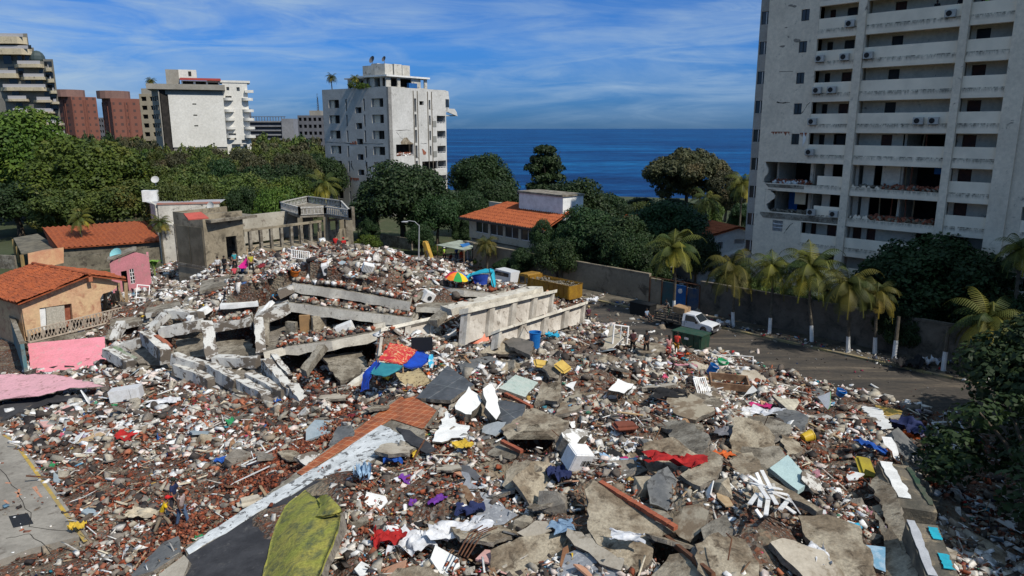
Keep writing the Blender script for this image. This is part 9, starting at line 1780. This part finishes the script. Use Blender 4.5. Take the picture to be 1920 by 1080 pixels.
 for s in (-1, 1): fb = MB(); fb.ball(hc+V(s*.033, -.088, .0), (.012, .008, .008), 6, 4); fb.build('eye', HAIR, body); nb = MB(); nb.ball(hc+V(s*.088, 0, -.01), (.014, .022, .032), 6, 4); nb.build('ear', SKIN[skin], body)
 nb = MB(); nb.ball(hc+V(0, -.102, -.025), (.013, .018, .022), 6, 4); nb.build('nose', SKIN[skin], body)
 mb_ = MB(); mb_.ball(hc+V(0, -.09, -.06), (.022, .008, .007), 6, 4); mb_.build('mouth', M('lips', (.16, .06, .05), bump=0, grain=0), body)
 if hat or helmet:
  cb = MB(); cb.ball(hc+V(0, .01, .06), (.115, .125, .088 if hat else .11), 12, 8); cb.ball(hc+V(0, -.13, .055), (.075, .085, .015), 10, 4); cb.build('cap' if hat else 'helmet', hat or helmet, body, True)
 if vest:
  vv_ = skin_mesh('vest', [cs[0]+up*.05, cs[1], cs[2], cs[3]-up*.02], [(0, 1), (1, 2), (2, 3)], [(.178, .138), (.165, .132), (.192, .142), (.12, .10)], vest, 0, 1); vv_.parent = body
 body.location = loc; body.rotation_euler = (0, 0, yaw); body.scale = (k, k, k); return body
def G(px, py, dz=-.02): return PT(px, py, dz)
def GZ(px, py, z): return P(px, py, z)
c = lambda n, *rgb: PM(n, rgb)
PNK, COR = c('coral_pink', .62, .17, .17), c('hot_pink', .72, .10, .13)
person('woman in a pale pink top and coral leggings standing near the street edge', G(1253, 670), math.pi+.2, c('pale_pink', .62, .30, .28), COR, 1.68, 0, stride=.03, arms=(-.1, .6), elbow=(.3, 1.2), sleeve=.1, long_hair=True)
person('man in a bright red orange shirt and mustard shorts beside the woman in pink', G(1268, 666), math.pi-.5, c('red_orange', .65, .06, .04), c('mustard', .38, .20, .03), 1.78, 1, stride=.04, arms=(.2, .7), elbow=(.5, .9), short_pants=True)
person('man in a dark maroon shirt and black trousers, left of the two dark dressed people', G(1186, 661), math.pi+.3, c('maroon', .07, .025, .03), c('black_trousers', .012, .012, .014), 1.72, 1, stride=.04, arms=(.3, .3), elbow=(1., 1.))
person('person dressed all in black, right of the man in maroon', G(1211, 664), .4, c('black_shirt', .015, .015, .018), c('black_trousers', .012, .012, .014), 1.75, 0, stride=.06, arms=(.1, -.1), elbow=(.3, .3))
person('stooping man in a yellow shirt and red cap walking in the debris field', G(306, 998), 1.9, c('bright_yellow', .70, .45, .01), c('khaki', .30, .24, .17), 1.7, 0, stride=.2, lean=.45, arms=(.5, .2), elbow=(.7, .5), hat=c('red_cap', .55, .02, .02))
person('man in a navy shirt and dark cap behind the man in yellow', G(303, 985)+Vector((.2, .9, 0)), 1.5, c('navy_shirt', .02, .03, .09), c('dark_trousers', .05, .05, .06), 1.78, 0, stride=.1, lean=.1, arms=(.1, .3), elbow=(.3, .4), hat=c('dark_cap', .02, .03, .02), sleeve=.8)
person('man in a greyish pink vest and jeans walking ahead of the man in yellow', G(343, 987), 1.4, c('dusty_pink', .45, .36, .34), c('jeans_blue', .08, .13, .22), 1.72, 1, stride=.12, lean=.12, arms=(.0, .2), elbow=(.3, .4), sleeve=.12)
person('boy in dark clothes standing at the foot of the long parapet', G(863, 655), .3, c('grey_black', .04, .03, .03), c('black_trousers', .012, .012, .014), 1.6, 1, stride=.05, sleeve=.3)
person('person in a dark top behind the right end of the lower parapet', GZ(1103, 608, .2), .3, c('dark_plum', .10, .03, .05), c('dark_trousers', .05, .05, .06), 1.7, 0, helmet=c('tan_helmet', .45, .33, .16))
person('dark dressed person leaning at the tip of the lower parapet', GZ(1086, 612, .3), .9, c('black_shirt', .015, .015, .018), c('black_trousers', .012, .012, .014), 1.7, 1, lean=.3)
person('man standing in the flatbed of the white pickup, bending over the load', PKP+Vector((-.9, 1.1, .95)), -1.2, c('grey_shirt', .14, .15, .15), c('green_trousers', .05, .07, .05), 1.72, 1, lean=.5, arms=(.8, .8), elbow=(.4, .4))
person('person in a pale blue shirt sitting by the beige street wall', GZ(1212, 598, .2), .6, c('pale_blue', .25, .33, .45), c('dark_trousers', .05, .05, .06), 1.7, 0, 'sit', arms=(.5, .5), elbow=(.7, .7))
RED = c('civil_red', .50, .02, .02)
for i, (px, py) in enumerate(((629, 462), (645, 466))): person(['person in red sitting on the crest slab, left of the pair', 'person in red with a red cap sitting on the crest slab, right of the pair'][i], Dp(px, py, 70.5), math.pi+.4*i, RED, c('dark_trousers', .05, .05, .06), 1.7, 0, 'sit', arms=(.4, .4), elbow=(.6, .6), lean=.15, hat=RED if i else None)
person('man in a high visibility vest and helmet walking on the open ground beyond the heap', GZ(833, 487, 0), 1.2, c('hi_vis', .40, .62, .08), c('black_trousers', .012, .012, .014), 1.75, 0, stride=.1, helmet=WPAINT)
person('worker in orange overalls walking beyond the rubble', GZ(865, 492, 0), .6, c('overall_orange', .68, .07, .03), c('overall_orange', .68, .07, .03), 1.75, 0, stride=.16, sleeve=1.2)
person('worker in dull red crouching beside the high visibility vest', GZ(844, 488, 0), .9, c('dull_red', .35, .05, .03), c('dull_red', .35, .05, .03), 1.7, 1, 'sit', lean=.3, sleeve=1.2)
person('man in dark blue left of the worker in orange overalls', GZ(856, 488, 0), .2, c('royal_dark', .03, .08, .25), c('jeans_blue', .08, .13, .22), 1.75, 0)
grp = [(868, 479, 'teal_shirt', (.04, .28, .32), 'person in a teal shirt under the shelter'), (876, 482, 'white_shirt', (.6, .6, .6), 'person in white at the front of the shelter crowd'), (885, 480, 'cream_shirt', (.5, .42, .3), 'person in a cream top in the middle of the shelter crowd'), (893, 482, 'brick_shirt', (.35, .08, .04), 'person in brick red at the right of the shelter crowd'), (900, 480, 'white_shirt', (.6, .6, .6), 'person in white at the right end of the shelter crowd'), (889, 485, 'ochre_shirt', (.5, .3, .05), 'person in ochre bending near the shelter')]
for i, (px, py, n, rgb, lab) in enumerate(grp): person(lab, GZ(px, py, 0), R.uniform(-1, 1), c(n, *rgb), c('dark_trousers', .05, .05, .06), 1.68, i % 3, lean=.5 if i == 5 else 0)
ridge = [(410, 515, 'white_shirt', (.6, .6, .6), 'person in white and black at the left end of the ridge group', 'stand'), (422, 513, 'black_shirt', (.015, .015, .018), 'person in black beside the one in white on the ridge', 'stand'), (441, 505, 'teal_shirt', (.04, .28, .32), 'person in a teal shirt left of the magenta cloth', 'stand'), (440, 519, 'hot_pink', (.72, .10, .13), 'person in hot pink below the magenta cloth', 'sit'), (455, 515, 'royal_dark', (.03, .08, .25), 'person in blue crouching below the magenta cloth', 'sit'), (472, 511, 'yellow_black', (.45, .40, .04), 'person in a yellow and black vest right of the magenta cloth', 'stand')]
for i, (px, py, n, rgb, lab, po) in enumerate(ridge): person(lab, G(px, py), R.uniform(-1, 1), c(n, *rgb), c('black_trousers', .012, .012, .014), 1.72, i % 3, po)
person('man in a bright blue shirt bending down on the left slope of the heap', Dp(511, 562, 58.5)-Vector((0, 0, .7)), .8, c('bright_blue', .02, .26, .48), c('dark_trousers', .05, .05, .06), 1.72, 2, lean=1.0, arms=(1.0, 1.0), elbow=(.3, .3))
person('figure in light clothes scrambling on the left slope above the ragged slab', Dp(424, 555, 60)-Vector((0, 0, .5)), 1.2, c('white_shirt', .6, .6, .6), c('dark_trousers', .05, .05, .06), 1.7, 2, lean=.7)
person('worker in a lime vest on the top right balcony of the right hand tower', TF(18.6, .8, ZB[7]+.02), -.7, c('lime_vest', .40, .70, .05), c('black_trousers', .012, .012, .014), 1.75, 0)
person('dark figure at the right end of the long top balcony', TF(16.7, .8, ZB[7]+.02), -.7, c('black_shirt', .015, .015, .018), c('black_trousers', .012, .012, .014), 1.75, 1)
person('dark figure leaning on the long top balcony parapet', TF(15.0, .6, ZB[7]+.02), -.7, c('black_shirt', .015, .015, .018), c('black_trousers', .012, .012, .014), 1.6, 1, lean=.3)
bpy.context.view_layer.update()
